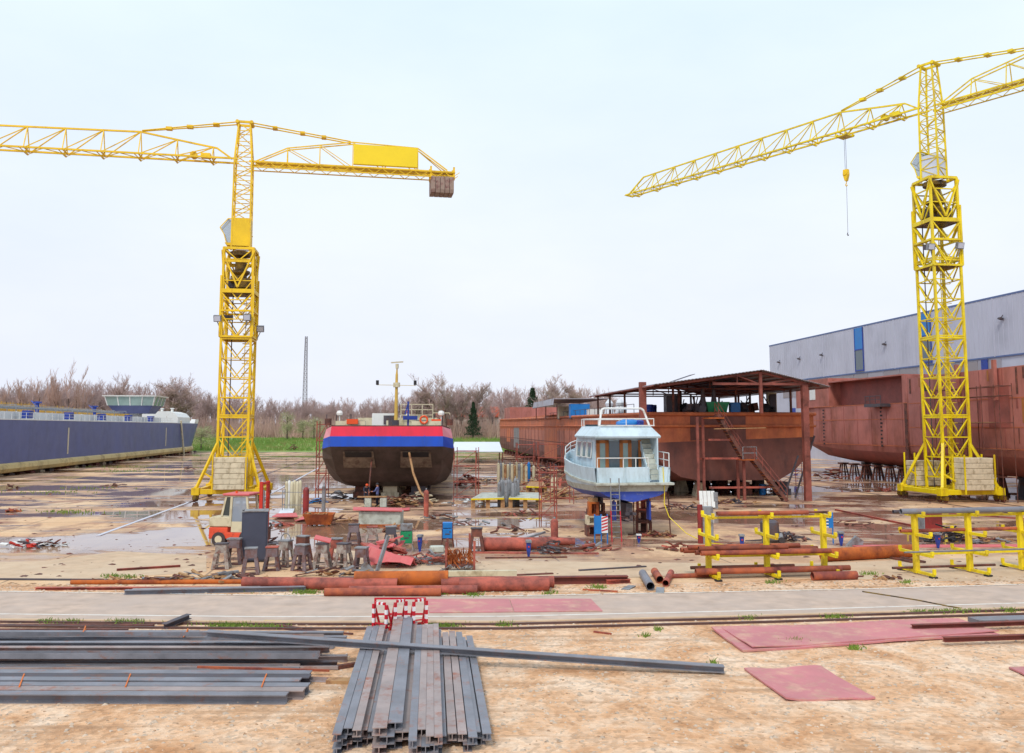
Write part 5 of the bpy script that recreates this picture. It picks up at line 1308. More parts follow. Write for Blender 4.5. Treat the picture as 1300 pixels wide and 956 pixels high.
# ------------------------------------------------------------ people (one continuous body each)
def person(label, p, rz, pose='stand', top=None, bottom=None, hat=None, s=1.0):
    root = thing('person', label, 'person', p, rz)
    J = {'pel':(0,0,.95),'spi':(0,.0,1.18),'chest':(0,.0,1.38),'neck':(0,.0,1.5),'head':(0,.02,1.62),'crown':(0,.02,1.74),
         'shL':(-.18,0,1.43),'elL':(-.25,.02,1.17),'wrL':(-.22,.14,.95),'haL':(-.21,.18,.88),'shR':(.18,0,1.43),'elR':(.25,.02,1.17),'wrR':(.22,.14,.95),'haR':(.21,.18,.88),
         'hiL':(-.1,0,.9),'knL':(-.12,.03,.5),'anL':(-.13,0,.1),'toL':(-.14,.16,.04),'hiR':(.1,0,.9),'knR':(.12,.03,.5),'anR':(.13,0,.1),'toR':(.14,.16,.04)}
    if pose == 'bend':
        for k in J:
            if k in ('spi','chest','neck','head','crown') or k[:2] in ('sh','el','wr','ha'):
                x, y, z = J[k]; t = R(38); dz = z-.95; J[k] = (x, y*math.cos(t)+dz*math.sin(t)-.1, .95+dz*math.cos(t)-y*math.sin(t))
        for sd, sx in (('L',-1),('R',1)):
            J['el'+sd] = (sx*.24,.36,1.08); J['wr'+sd] = (sx*.16,.55,.98); J['ha'+sd] = (sx*.14,.63,.97)
    if pose == 'work':
        for sd, sx in (('L',-1),('R',1)):
            J['el'+sd] = (sx*.26,.12,1.18); J['wr'+sd] = (sx*.15,.36,1.12); J['ha'+sd] = (sx*.13,.44,1.13)
    rad = {'pel':.15,'spi':.13,'chest':.155,'neck':.06,'head':.1,'crown':.07,'sh':.075,'el':.048,'wr':.034,'ha':.04,'hi':.095,'kn':.062,'an':.045,'to':.04}
    keys = list(J); E = [('pel','spi'),('spi','chest'),('chest','neck'),('neck','head'),('head','crown'),('chest','shL'),('shL','elL'),('elL','wrL'),('wrL','haL'),('chest','shR'),('shR','elR'),('elR','wrR'),('wrR','haR'),
         ('pel','hiL'),('hiL','knL'),('knL','anL'),('anL','toL'),('pel','hiR'),('hiR','knR'),('knR','anR'),('anR','toR')]
    vs = [tuple(c*s for c in J[k]) for k in keys]; ed = [(keys.index(a), keys.index(b)) for a, b in E]
    rr = [rad.get(k, rad.get(k[:2], .05)) for k in keys]
    for sd, sx in (('L',-1),('R',1)):           # fingers and thumb
        h = V(J['ha'+sd]); d = (h - V(J['wr'+sd])).normalized(); sidev = V((1,0,0))
        for k, (o, l) in enumerate(((-.03,.07),(-.01,.085),(.01,.08),(.03,.06))):
            a = h + sidev*o + d*.03; b = a + d*l*.6; c = b + (d+V((0,.2,-.5))).normalized()*l*.5
            i = len(vs); vs += [tuple(a*s), tuple(b*s), tuple(c*s)]; rr += [.011,.0095,.008]; ed += [(keys.index('ha'+sd), i),(i,i+1),(i+1,i+2)]
        a = h - sidev*sx*.045; b = a + (d - sidev*sx*.5).normalized()*.045; i = len(vs); vs += [tuple(a*s), tuple(b*s)]; rr += [.013,.01]; ed += [(keys.index('ha'+sd), i),(i,i+1)]
    me = bpy.data.meshes.new('sk'); me.from_pydata(vs, ed, []); o = bpy.data.objects.new('sk', me); COL.objects.link(o)
    sm = o.modifiers.new('s','SKIN'); o.modifiers.new('ss','SUBSURF').levels = 1
    for i, v in enumerate(me.skin_vertices[0].data): v.radius = (rr[i]*s, rr[i]*s*(.8 if i in (0,1,2) else 1)); v.use_root = (i == 0)
    bpy.context.view_layer.update(); dg = bpy.context.evaluated_depsgraph_get()
    nm = bpy.data.meshes.new_from_object(o.evaluated_get(dg)); bpy.data.objects.remove(o)
    nm.materials.clear()
    for m_ in (top or m_cloth, bottom or m_cloth, m_skin, m_black): nm.materials.append(m_)
    hd, hl, hr = V(J['head'])*s, V(J['haL'])*s, V(J['haR'])*s
    for p_ in nm.polygons:
        c = p_.center; p_.use_smooth = True
        p_.material_index = 2 if (c-hd).length < .17*s or (c-hl).length < .13*s or (c-hr).length < .13*s else 3 if c.z < .1*s else 1 if c.z < .93*s else 0
    b = bpy.data.objects.new('body', nm); COL.objects.link(b); b.parent = root
    cr = V(J['head']); up = (V(J['crown'])-V(J['neck'])).normalized(); fwd = V((0,1,0))
    m = MB()
    c = cr + up*.035
    m.lathe([(.112,.0),(.118,.05),(.1,.1),(.06,.135),(.01,.145)], c, 12)
    if hat: m.cb((c.x, c.y+.12, c.z+.01), (.16,.1,.015))
    m.build('hard_hat' if hat else 'hair', hat or m_black, root, smooth=60)
    f = MB(); f.cb((cr.x, cr.y+.105, cr.z-.01), (.02,.03,.035)); f.cb((cr.x-.035, cr.y+.095, cr.z+.02), (.02,.01,.012)); f.cb((cr.x+.035, cr.y+.095, cr.z+.02), (.02,.01,.012)); f.cb((cr.x, cr.y+.09, cr.z-.05), (.045,.01,.01))
    f.build('face', m_skin, root)
pp = G(463, 641); person('worker in dark clothes bending over the bench under the barge stern, left of two', (pp.x, pp.y+.5, 0), R(200), 'bend', hat=m_orng)
pp = G(479, 643); person('worker in blue grey clothes standing under the barge stern, right of two', (pp.x, pp.y, 0), R(80), 'work', top=m_navy)
person('person in white with a red hard hat far along the deck of the blue barge', (-12.3, BG.y+33, 6.2), R(150), 'stand', top=m_clothw, bottom=m_clothw, hat=m_redp, s=.98)

# ------------------------------------------------------------ forklift with cab
def forklift():
    p = G(288, 694); root = thing('forklift', 'orange and cream forklift with a glazed cab, mast towards the right', 'forklift', p, R(-6))
    # local: x along the machine (mast at +x), y away; counterweight at -x
    k = 1.0; m = MB()
    m.prism([(-1.0,.38),(-.98,.95),(.0,.95),(.0,.7),(1.15,.7),(1.2,.38)], 'y', 0, 1.35); m.build('chassis', m_forko, root, bevel=.03)
    m = MB(); m.prism([(-1.0,.97),(-1.02,1.4),(-.85,1.5),(.12,1.5),(.12,.97)], 'y', .03, 1.32); m.build('counterweight', m_cream, root, bevel=.05)
    for x, r in ((-.45, .36), (1.15-.1, .42)):
        for y in (-.04, 1.15):
            w = MB(); w.tube((x, y, r), (x, y+.26, r), r, 20); wh = w.build('wheel', m_tyre, root)
            w = MB(); w.tube((x, y-.015, r), (x, y+.1, r), r*.52, 14); w.build('rim', m_cream, wh)
    m = MB()
    for y in (.08, 1.27):
        m.bar((-.35, y, 1.5), (-.12, y, 2.55), .1); m.bar((.1, y, 1.0), (.17, y, 2.55), .12); m.bar((1.15, y, .7), (.95, y, 2.55), .1)
    m.bar((-.12,.08,2.52),(.95,.08,2.52),.08); m.bar((-.12,1.27,2.52),(.95,1.27,2.52),.08)
    m.bar((-.12,.08,2.52),(-.12,1.27,2.52),.08); m.build('cab_frame', m_cream, root)
    m = MB(); m.prism([(-.33,1.55),(-.14,2.5),(.12,2.5),(.08,1.55)], 'y', .06, .08); m.build('rear_glass', m_dglass, root)
    m = MB(); m.prism([(.2,1.25),(.22,2.5),(.9,2.5),(1.02,1.25)], 'y', .06, .08); m.build('side_glass', m_cabg, root)
    m = MB(); m.prism([(.16,.72),(.17,1.25),(1.03,1.25),(1.1,.72)], 'y', .05, .1); m.build('door_panel', m_cream, root)
    m = MB(); m.bx(-.3, 1.12, -.05, 1.4, 2.55, 2.66); m.build('roof', m_pinkr, root, bevel=.03)
    m = MB(); m.cb((.35,.7,1.25),(.5,.5,.12)); m.cb((.12,.7,1.6),(.12,.48,.7),ry=-.15); m.build('seat', m_black, root)
    m = MB()
    for y in (.2, 1.1): m.bar((1.65, y, .1), (1.65, y, 3.25), .16, .12)
    for z in (.5, 1.8, 3.15): m.bar((1.65, .2, z), (1.65, 1.1, z), .12)
    m.build('mast', m_redp, root)
    m = MB(); m.tube((1.6,.65,.3),(1.6,.65,2.8),.06,8); m.build('lift_ram', m_grey, root)
    m = MB(); m.bx(1.75,1.82,.1,1.2,.3,.9); m.build('fork_carriage', m_drust, root)
    for y in (.3, .9): MB().bx(1.82, 2.9, y-.06, y+.06, .12, .17).build('fork', m_dsteel, root)
    m = MB(); m.tube((.3,.3,2.66),(.3,.3,2.78),.06,8); m.build('beacon', m_orng, root)
m_pinkr = MAT('faded_red_roof', S(226,110,110,.8), .6, var=.1)
forklift()
# dark container cabinet
p = G(322, 714); r = thing('steel_cabinet', 'tall dark blue grey steel cabinet standing behind the row of trestles', 'cabinet', p, R(14))
MB().bx(-.52,.52,0,.95,.04,2.2).build('casing', m_cab1, r, bevel=.02) if False else None
m_cab1 = MAT('slate_steel', S(72,76,94,.85), .5, var=.12, col2=S(100,80,80,.7), amt=.15, sc2=2, bump=.04)
MB().bx(-.56,.56,0,1.1,.04,2.22).build('casing', m_cab1, r, bevel=.02); MB().bx(-.59,.59,-.03,1.13,2.221,2.27).build('top_plate', m_grey, r)
MB().bx(-.5,.5,-.035,-.003,.12,2.12).build('door', m_cab1, r); 
for x in (-.45,.45): MB().bx(x-.08,x+.08,.1,1.0,-.0,.04).build('foot', m_dsteel, r)
m = MB(); m.tube((-.5,-.02,2.3),(-.5,.02,2.36),.05,8); m.build('lifting_eye', m_grey, r)

# ------------------------------------------------------------ steel trestles (stools) and boxed stands
def trestle(label, p, rz, mm, h=1.15, w=.62, d=.5, headh=.42, group=None, lean=.0):
    r = thing('steel_trestle', label, 'trestle', p, rz, group)
    for x in (-1, 1):
        for y in (-1, 1):
            m = MB(); m.bar((x*w/2*1.08, y*d/2*1.05, 0), (x*w/2*.72, y*d/2*.7, h-headh), .15, .06); m.build('leg', mm, r)
    m = MB(); a, b = w*.5, w*.42
    m.loft([[(-a*.86,-d*.42,h-headh),(a*.86,-d*.42,h-headh),(a*.86,d*.42,h-headh),(-a*.86,d*.42,h-headh)], [(-b,-d*.36,h-.05),(b,-d*.36,h-.05),(b,d*.36,h-.05),(-b,d*.36,h-.05)]]); m.build('head', mm, r)
    m = MB(); m.bx(-b*1.12, b*1.12, -d*.42, d*.42, h-.05, h); m.build('top_plate', [m_rustr, m_grey, m_dsteel][rnd.randrange(3)], r)
    m = MB()
    for y in (-1, 1): m.bar((-w*.47, y*d*.48, .22), (w*.47, y*d*.48, .22), .05)
    for x in (-1, 1): m.bar((x*w*.47, -d*.48, .23), (x*w*.47, d*.48, .23), .045)
    m.build('stretcher', mm, r)
    m = MB(); m.bx(-w*.6, w*.6, -d*.6, d*.6, 0, .02); m.build('base_plate', m_drust, r)
    return r
m_tr1 = MAT('scorched_steel', S(128,112,116,.8), .6, metal=.1, var=.35, col2=S(120,72,56,.8), amt=.42, sc2=2.5, bump=.1)
m_tr2 = MAT('flaking_grey_paint', S(176,166,156,.8), .6, var=.25, col2=S(120,78,66,.8), amt=.45, sc2=3.5, bump=.1)
row = [(281,722,1.25,m_tr2),(297,716,1.3,m_tr1),(318,729,1.25,m_tr1),(345,724,1.15,m_tr1),(362,719,1.3,m_tr2),(383,724,1.25,m_tr1),(384,712,1.3,m_drust),(409,722,1.25,m_tr2),(436,722,1.25,m_tr2),(427,716,1.3,m_rustr),(459,725,1.15,m_tr1)]
LB = ['pale flaking trestle at the left end of the trestle row, left of the dark cabinet','tall scorched trestle touching the left side of the dark cabinet','trestle standing right in front of the dark cabinet','low trestle just right of the dark cabinet','pale trestle with a round hoop on top, right of the dark cabinet',
      'front grey trestle of the pair in the middle of the row','rusty brown trestle behind the front grey one in the middle of the row','trestle with a tilted plate on top, fourth from the right end of the row','pale trestle with splayed legs, second from the right end of the row','red brown trestle leaning behind the pale splayed one','grey trestle at the right end of the row beside the red sheets']
for (px, py, h, mm), lb in zip(row, LB):
    p = G(px, py); h *= .87; t = trestle(lb, p, rnd.uniform(-.5, .5), mm, h, .56 if px != 297 else .64, group='steel trestles behind the pipes')
    if px == 362:
        m = MB(); m.path([V((math.cos(a)*.25, 0, h+.0+math.sin(a)*.28)) for a in [i*math.pi/8 for i in range(9)]], .025, 5); m.build('hoop', m_grey, t)
    if px == 409:
        m = MB(); m.cb((0,0,h+.16),(.7,.5,.05),.2,.2,.25); m.build('loose_plate', m_pinkr, t)
row2 = [(449,692,1.2,m_tr1,'dark trestle in the second row behind the red brown one'),(472,693,1.1,m_tr2,'pale topped trestle left of the dark grey stand'),(496,694,1.15,m_dsteel,'dark grey stand left of the green box stand'),
        (605,701,1.3,m_drust,'rusty trestle at the left end of the big red pipe')]
for px, py, h, mm, lb in row2: trestle(lb, G(px, py), rnd.uniform(-.3,.3), mm, h*.9, .6, .5, group='steel trestles behind the pipes')
def boxstand(label, p, rz, mbox, mleg, h, bw, bh, legh, lid=None, bd=.45, cat='box stand'):
    r = thing('box_on_stand', label, cat, p, rz)
    for x in (-1, 1):
        for y in (-1, 1): MB().bar((x*bw*.62, y*bd*.55, 0), (x*bw*.46, y*bd*.42, legh), .05).build('leg', mleg, r)
    m = MB(); m.bar((-bw*.5,-bd*.46,legh),(bw*.5,-bd*.46,legh),.05); m.bar((-bw*.5,bd*.46,legh),(bw*.5,bd*.46,legh),.05)
    for x in (-1,1): m.bar((x*bw*.52,-bd*.5,legh),(x*bw*.52,-bd*.5,legh+bh),.04); m.bar((x*bw*.5,-bd*.46,legh-.01),(x*bw*.5,bd*.46,legh-.01),.05)
    m.build('stand_frame', mleg, r)
    MB().bx(-bw/2,bw/2,-bd/2,bd/2,legh+.03,legh+bh*.62).build('lower_box', mbox, r, bevel=.02)
    MB().bx(-bw/2+.01,bw/2-.01,-bd/2+.01,bd/2-.01,legh+bh*.66,legh+bh).build('upper_box', lid or mbox, r, bevel=.02)
    m = MB(); m.bx(-.12,.12,-bd/2-.02,-bd/2,legh+bh*.28,legh+bh*.34); m.tube((bw*.25,-bd/2-.02,legh+bh*.45),(bw*.25,-bd/2,legh+bh*.45),.04,8); m.build('control', m_dsteel, r)
    return r
boxstand('green box under a silver and black one on a four legged stand', G(516,700), .05, m_green, m_tr2, 1.5, .58, .95, .38, m_grey)
boxstand('bright blue welding box on spindly rust legs beside the scrap crate', G(568,694), .05, m_bluep, m_drust, 1.4, .52, .82, .4, None)
def ped(px, py, label, h=.75, mm=m_blues):
    r = thing('power_pedestal', label, 'power pedestal', G(px, py), rnd.uniform(-.2,.2)); k = h/.75
    m = MB(); m.loft([[(-.05,-.05,0),(.05,-.05,0),(.05,.05,0),(-.05,.05,0)], [(-.11,-.1,.3*k),(.11,-.1,.3*k),(.11,.1,.3*k),(-.11,.1,.3*k)], [(-.13,-.12,.62*k),(.13,-.12,.62*k),(.13,.12,.62*k),(-.13,.12,.62*k)]]); m.build('body', mm, r)
    m = MB(); m.prism([(-.17,.62*k),(.17,.62*k),(.15,.71*k),(-.15,.71*k)], 'y', -.22, .22); m.build('cover', m_grey if k > .95 else m_white, r); r.scale = (.8,.8,.85)
    m = MB(); m.tube((0,-.17,.45*k),(0,-.14,.45*k),.05,8); m.build('socket', m_redp, r)
ped(533,700,'small blue power pedestal with a white lid right of the green box', 1.0)
ped(671,708,'small blue power pedestal with a white lid in front of the big red pipe', 1.0)
ped(942,697,'small blue power pedestal seen between the posts of the left yellow rack', .9)
ped(1068,693,'small blue power pedestal just right of the left yellow rack', .9)
ped(1191,696,'small blue power pedestal seen through the right yellow rack', .95)
ped(811,689,'tiny blue power pedestal with a white lid under the cruiser', .55)
# striped manifold stand near the ladder
r = thing('gas_manifold', 'blue legged gas manifold with a red and white striped board left of the ladder', 'manifold', G(763, 690), 0)
for x in (-.32, .02, .34): MB().tube((x, 0, 0), (x, 0, 1.5), .035, 6).build('leg', m_bluep, r)
MB().bx(-.3,.02,-.06,.06,.5,1.42).build('blue_panel', m_bluep, r); MB().bx(.03,.36,-.06,.02,.55,1.4).build('striped_board', m_whib, r)
for k in range(5): 
    m = MB(); z = .62+k*.16; m.prism([(.04,z),(.35,z+.1),(.35,z+.17),(.04,z+.07)], 'y', -.075, -.06); m.build('stripe', m_redb, r)
r = thing('gas_manifold', 'blue legged gas manifold behind the right post of the left yellow rack', 'manifold', G(1053, 690), 0)
for x in (-.2,.2): MB().tube((x, 0, 0), (x, 0, 1.6), .035, 6).build('leg', m_bluep, r)
MB().bx(-.25,.22,-.06,.06,.8,1.5).build('blue_panel', m_bluep, r)
for k in range(4): MB().tube((-.3,-.1,.85+k*.17),(-.05,-.1,.85+k*.17),.04,6).build('outlet', m_white, r)

# ------------------------------------------------------------ gas cylinders
def cyl(label, p, mm, h=1.55, r=.115, group=None, shoulder=None, cat='gas cylinder', cap=True):
    root = thing('gas_cylinder', label, cat, p, 0, group)
    m = MB(); m.lathe([(r*.96,0),(r,.04),(r,h*.86),(r*.85,h*.92),(r*.45,h*.965),(r*.3,h*.97)], n=12); m.build('bottle', mm, root, smooth=40)
    m = MB(); m.lathe([(r*.3,h*.96),(r*.32,h*1.0),(r*.22,h*1.03),(r*.1,h*1.04)], n=8); m.build('valve', shoulder or m_grey, root, smooth=40)
for k in range(6):
    p = G(363+k*3.5, 647.5-(k%2)*2); h = 2.15
    cyl('%s cream gas cylinder from the left in the upright rack right of the forklift' % ORD[k], p, m_cream if k != 1 else m_white, h, .125, 'cream gas cylinders')
p = G(372, 650); r = thing('cylinder_rack', 'grey frame round the cream gas cylinders', 'rack', p, 0)
m = MB()
for x in (-.75,.75): m.bar((x,-.1,0),(x,-.1,1.6),.05); m.bar((x,.6,0),(x,.6,1.6),.05)
for z in (.5,1.4): m.bar((-.75,-.1,z),(.75,-.1,z),.04); m.bar((.75,-.1,z),(.75,.6,z),.04); m.bar((-.75,-.1,z),(-.75,.6,z),.04)
m.build('frame', m_grey, r)
cyl('fat dark red gas cylinder standing alone right of the cream cylinders', G(388,655), m_dred, 2.0, .21)
cyl('red brown cylinder standing before the barge stern beside its right support', G(541,656), m_rustr, 1.85, .17)
cyl('thick red brown upright cylinder behind the big red pipe', G(704,691), m_rustr, 1.35, .19)
cyl('slim grey post like cylinder under the left corner of the barge stern', G(410.5,653), m_grey, 2.1, .13)
q = random.Random(3)
for k in range(9):
    px = 634+ k*2.9; p = G(px, 643.5-(k%3)*1.6)
    cyl('grey gas cylinder in the tight cluster in front of the yellow edged platform', p, [m_grey, m_cylg, m_grey][k%3] if False else m_grey, 2.1+q.uniform(-.25,.15), .15, 'grey gas cylinders at the platform')
for k in range(13):
    px = 633+ k*2.9+q.uniform(-.4,.4); p = G(px, 612-(k%3)*1.5)
    cyl('cream or grey gas cylinder in the farther cluster between the two barges', p, [m_cream, m_grey, m_cream, m_plank][k%4], 2.0+q.uniform(-.35,.2), .17, 'farther gas cylinders')
cyl('bright blue gas cylinder in the farther cluster between the two barges', G(671.5, 611), m_bluep, 2.2, .18)
cyl('cream gas cylinder just right of the bright blue one', G(677.5, 611), m_cream, 1.8, .18)
for k, px in enumerate((701, 706)): cyl(['left','right'][k]+' of two pale gas cylinders left of the cruiser hull', G(px, 627+k), m_cream, 1.6, .13)

# ------------------------------------------------------------ scaffold towers, platforms
def scaf(label, px, py, w, d, h, n=2, rz=.0, r_=.035):
    r = thing('scaffold_tower', label, 'scaffold', G(px, py), rz, None)
    for x in (-w/2, w/2):
        for y in (0, d): MB().tube((x, y, 0), (x, y, h), r_, 5).build('upright', m_rustr, r)
    lv = np.linspace(.4, h-.3, n+1)
    for z in lv:
        for y in (0, d): MB().tube((-w/2, y, z), (w/2, y, z), r_*.8, 5).build('ledger', m_rustr, r)
        for x in (-w/2, w/2): MB().tube((x, 0, z), (x, d, z), r_*.8, 5).build('ledger', m_rustr, r)
    for a, b in zip(lv, lv[1:]): MB().tube((-w/2, 0, a), (w/2, 0, b), r_*.7, 5).build('brace', m_rustr, r)
scaf('red tube scaffold tower just right of the blue and red barge stern', 590, 638, 1.8, 1.6, 4.4, 3, -.1)
scaf('narrow red scaffold frame left of the cruiser hull', 697, 663, 1.0, .9, 3.4, 3, .1)
scaf('wider red scaffold frame in the clutter behind the cruiser bow', 716, 640, 1.6, 1.2, 3.2, 2, .2)
scaf('dark scaffold frame against the far side of the long rusty barge', 668, 600, 2.4, 1.5, 4.0, 2, .1, .06)
scaf('scaffold frame against the long barge between the cylinders and the cruiser', 700, 603, 3.2, 1.5, 4.2, 2, .1, .05)
scaf('tall thin frame at the left corner of the blue and red barge stern', 407, 628, .9, 1.2, 6.6, 4, 0, .05)
scaf('thin dark frame at the right end of the rusty barge', 1002, 622, 2.6, 1.4, 5.0, 3, .1, .035)
def platform(label, pts, z, top=m_boatg):
    P = [G(a, b) for a, b in pts]; c = sum(P, V())/4; r = thing('work_platform', label, 'platform', (c.x, c.y, 0)); Q = [V((p.x-c.x, p.y-c.y, z)) for p in P]
    m = MB(); m.add(Q + [q_-V((0,0,.08)) for q_ in Q], [(0,1,2,3),(7,6,5,4),(0,4,5,1),(1,5,6,2),(2,6,7,3),(3,7,4,0)]); m.build('deck', top, r)
    m = MB(); m.bar(Q[0]+V((0,-.03,-.05)), Q[1]+V((0,-.03,-.05)), .05, .12); m.build('yellow_edge', m_yel2, r)
    for q_ in (Q[0], Q[1], (Q[0]+Q[1])/2, Q[2], Q[3]): MB().bar((q_.x*.9, q_.y*.9, 0), (q_.x*.9, q_.y*.9, z-.08), .3).build('leg', m_plank, r)
platform('yellow edged work platform left of the grey gas cylinders', [(598,646),(640,645),(640,637),(612,637)], .75)
platform('yellow edged work platform right of the grey gas cylinders', [(646,645),(688,646),(684,637),(648,637)], .75)
platform('low yellow edged pallet among the timber left of the cruiser', [(668,624),(694,625),(690,618),(672,618)], .5, m_plank)

# ------------------------------------------------------------ sheet table, skip, loose sheets
p = G(480, 668); r = thing('sheet_table', 'pink red steel sheets lying across pale concrete blocks', 'table', p, R(-4))
m = MB(); m.add([(-1.5,-.3,1.02),(1.55,-.3,.98),(1.2,1.3,1.0),(-1.9,1.3,1.04)] + [(-1.5,-.3,.96),(1.55,-.3,.92),(1.2,1.3,.94),(-1.9,1.3,.98)], [(0,1,2,3),(7,6,5,4),(0,4,5,1),(1,5,6,2),(2,6,7,3),(3,7,4,0)]); m.build('steel_sheet', m_pinkr, r)
MB().bx(-1.2,1.4,-.1,.9,.05,.9).build('concrete_base', m_concd, r, bevel=.03) if False else MB().bx(-1.2,1.4,-.1,.9,.05,.9).build('concrete_base', m_boatg, r, bevel=.03)
MB().bx(-1.3,1.5,-.14,-.0,.0,.12).build('rust_beam', m_rusto, r)
p = G(402, 668); r = thing('rusty_skip', 'shallow rusty skip with sloping sides left of the sheet table', 'skip', p, R(5))
m = MB(); m.loft([[(-.6,0,.08),(.8,0,.08),(.8,1,.08),(-.6,1,.08)], [(-.85,-.15,.75),(1.0,-.15,.7),(1.0,1.2,.72),(-.85,1.2,.78)], [(-.78,-.08,.75),(.93,-.08,.7),(.93,1.13,.72),(-.78,1.13,.78)], [(-.55,.05,.2),(.75,.05,.2),(.75,.95,.2),(-.55,.95,.2)]]); m.build('tub', m_rusto, r)
m = MB(); q = random.Random(9)
for _ in range(12): m.cb((q.uniform(-.6,.8), q.uniform(.1,.9), .55+q.random()*.2), (q.uniform(.3,.7), q.uniform(.05,.2), .05), q.random()*3, q.gauss(0,.3), q.gauss(0,.3))
m.build('scrap_load', m_plank, r)
for x in (-.4,.6): MB().bx(x-.08,x+.08,0,1,0,.08).build('skid', m_drust, r)
def py_big(P): return P[0].y < 30
def loose(name, label, cat, pts, z, mm, th=.03, tilt=0, group=None):
    P = [G(a, b) for a, b in pts]; n = len(P); c = sum(P, V())/n; m = MB()
    Q = [V((p.x-c.x, p.y-c.y, z + tilt*(p.x-c.x))) for p in P]
    if n == 4 and py_big(P):
        q = random.Random(int(abs(c.x*97)+abs(c.y*31))); nu, nv = 14, 6; grid = []
        ph = q.random()*6
        for j in range(nv+1):
            for i in range(nu+1):
                u, v = i/nu, j/nv; t = (Q[0]*(1-u)+Q[1]*u)*(1-v) + (Q[3]*(1-u)+Q[2]*u)*v
                e_ = (abs(u-.5)*2)**4 + (abs(v-.5)*2)**4
                t = t + V((q.gauss(0,.006), q.gauss(0,.006), .018*math.sin(u*7+ph+v*2) + q.gauss(0,.004) + .03*e_*max(0, math.sin(ph*3+u*5+v*4)) + .0))
                grid.append(t)
        k_ = len(grid); m.add(grid + [g_-V((0,0,th)) for g_ in grid], [])
        W_ = nu+1
        for j in range(nv):
            for i in range(nu):
                a_ = j*W_+i; m.f.append((a_, a_+1, a_+1+W_, a_+W_)); m.f.append((k_+a_, k_+a_+W_, k_+a_+1+W_, k_+a_+1)); m.mi += [0, 0]
        rim = [(i, i+1) for i in range(nu)] + [(nv*W_+i+1, nv*W_+i) for i in range(nu)] + [(j*W_+nu, (j+1)*W_+nu) for j in range(nv)] + [((j+1)*W_, j*W_) for j in range(nv)]
        for a_, b_ in rim: m.f.append((a_, k_+a_, k_+b_, b_)); m.mi.append(0)
    else: m.add(Q + [q_-V((0,0,th)) for q_ in Q], [tuple(range(n)), tuple(range(2*n-1,n-1,-1))] + [(i, n+i, n+(i+1)%n, (i+1)%n) for i in range(n)])
    return tag(m.build(name, mm), label, cat, group, (c.x, c.y, 0))
loose('steel_sheet', 'flat pink steel sheet on the ground right of the forklift', 'sheet', [(345,660),(378,660),(376,655),(352,656)], .22, m_pinkr, .04)
loose('steel_sheet', 'small triangular pink sheet leaning against the rusty skip', 'sheet', [(374,663),(391,662),(391,653)], .12, m_pinkr, .04, .15)
loose('steel_sheet', 'white and blue sheet lying left of the fat red cylinder', 'sheet', [(353,655),(371,655),(374,648),(357,648)], .14, m_tarp, .03)
loose('steel_sheet', 'long thin pinkish sheet on the ground behind the sheet table', 'sheet', [(470,652),(520,649),(520,646),(480,649)], .1, m_pinkr, .04)
# heap of red sheets and strips
def heap(name, label, cat, px, py, n, mats, seed, sx, sy, big=(1.2,.5), zt=.7, kind=None):
    q = random.Random(seed); p = G(px, py); r = thing(name, label, cat, p, 0)
    for i, mm in enumerate(mats):
        m = MB()
        for k in range(n//len(mats)):
            x, y = q.gauss(0, sx/2.4), q.uniform(0, sy); z = max(.04, zt*max(0, 1-(abs(x)/sx)**1.4)*q.random())
            m.cb((x, y, z), (q.uniform(.3, 1)*big[0], q.uniform(.15, 1)*big[1], q.choice((.02,.05,.08))), q.gauss(0, .6) if q.random()<.6 else q.random()*3, q.gauss(0,.22), q.gauss(0,.25))
        m.build(['sheets','strips','offcuts'][i], mm, r)
    return r
hp = heap('scrap_heap', 'heap of folded red steel sheets in front of the green box stand', 'scrap heap', 488, 716, 26, [m_pinkr, m_rustr], 21, 1.3, 1.2, (1.5,.7), 1.0)
p = G(483, 722); r = thing('bent_sheet', 'large crumpled salmon red sheet leaning over the scrap heap', 'sheet', p, R(-6)); m = MB(); q = random.Random(2); rg = []
for i in range(9):
    x = -.7+i*.26; rg.append([(x+q.gauss(0,.03), -.1+j*.3+q.gauss(0,.04), max(.05,.95-.13*i*(.3+.2*j)+q.gauss(0,.05)-(.6 if j == 0 else 0)*.8)) for j in range(5)])
m.loft(rg, closed=False, cap=False); o = m.build('sheet', m_pinkr, r); so = o.modifiers.new('s','SOLIDIFY'); so.thickness = .03
heap('scrap_heap', 'spread of rusty strips and grey offcuts left of the scrap crate', 'scrap heap', 545, 718, 60, [m_rustr, m_drust, m_grey], 22, 1.9, 1.6, (1.6,.12), .35)
heap('scrap_heap', 'pile of grey and brown debris at the left end of the pipe row', 'scrap heap', 205, 742, 50, [m_grey, m_drust, m_plank], 23, 3.2, .8, (1.1,.14), .22)
heap('scrap_heap', 'tangle of welding scrap beside the thick upright cylinder', 'scrap heap', 703, 704, 50, [m_drust, m_grey, m_dsteel], 24, .8, .7, (.8,.06), .7)
heap('scrap_heap', 'brown heap of scrap under the middle of the blue and red barge', 'scrap heap', 505, 643, 60, [m_drust, m_plank], 25, 2.2, 2, (.9,.5), .8)
heap('scrap_heap', 'scrap heap at the right foot of the blue and red barge', 'scrap heap', 532, 640, 50, [m_drust, m_conc], 26, 1.8, 2, (.8,.4), .9)
heap('scrap_heap', 'rust brown rubble inside the scaffold tower by the barge', 'scrap heap', 592, 618, 46, [m_drust, m_rustr], 27, 1.6, 2, (.9,.5), 1.2)
heap('scrap_heap', 'pale rags and offcuts at the foot of the scaffold tower', 'scrap heap', 588, 640, 30, [m_white, m_grey], 28, 1.5, 1.2, (.6,.3), .4)
heap('timber_pile', 'pile of rough timber and offcuts left of the cruiser hull', 'timber pile', 712, 634, 60, [m_plank, m_drust, m_plank], 29, 1.8, 2.4, (1.8,.2), .9)
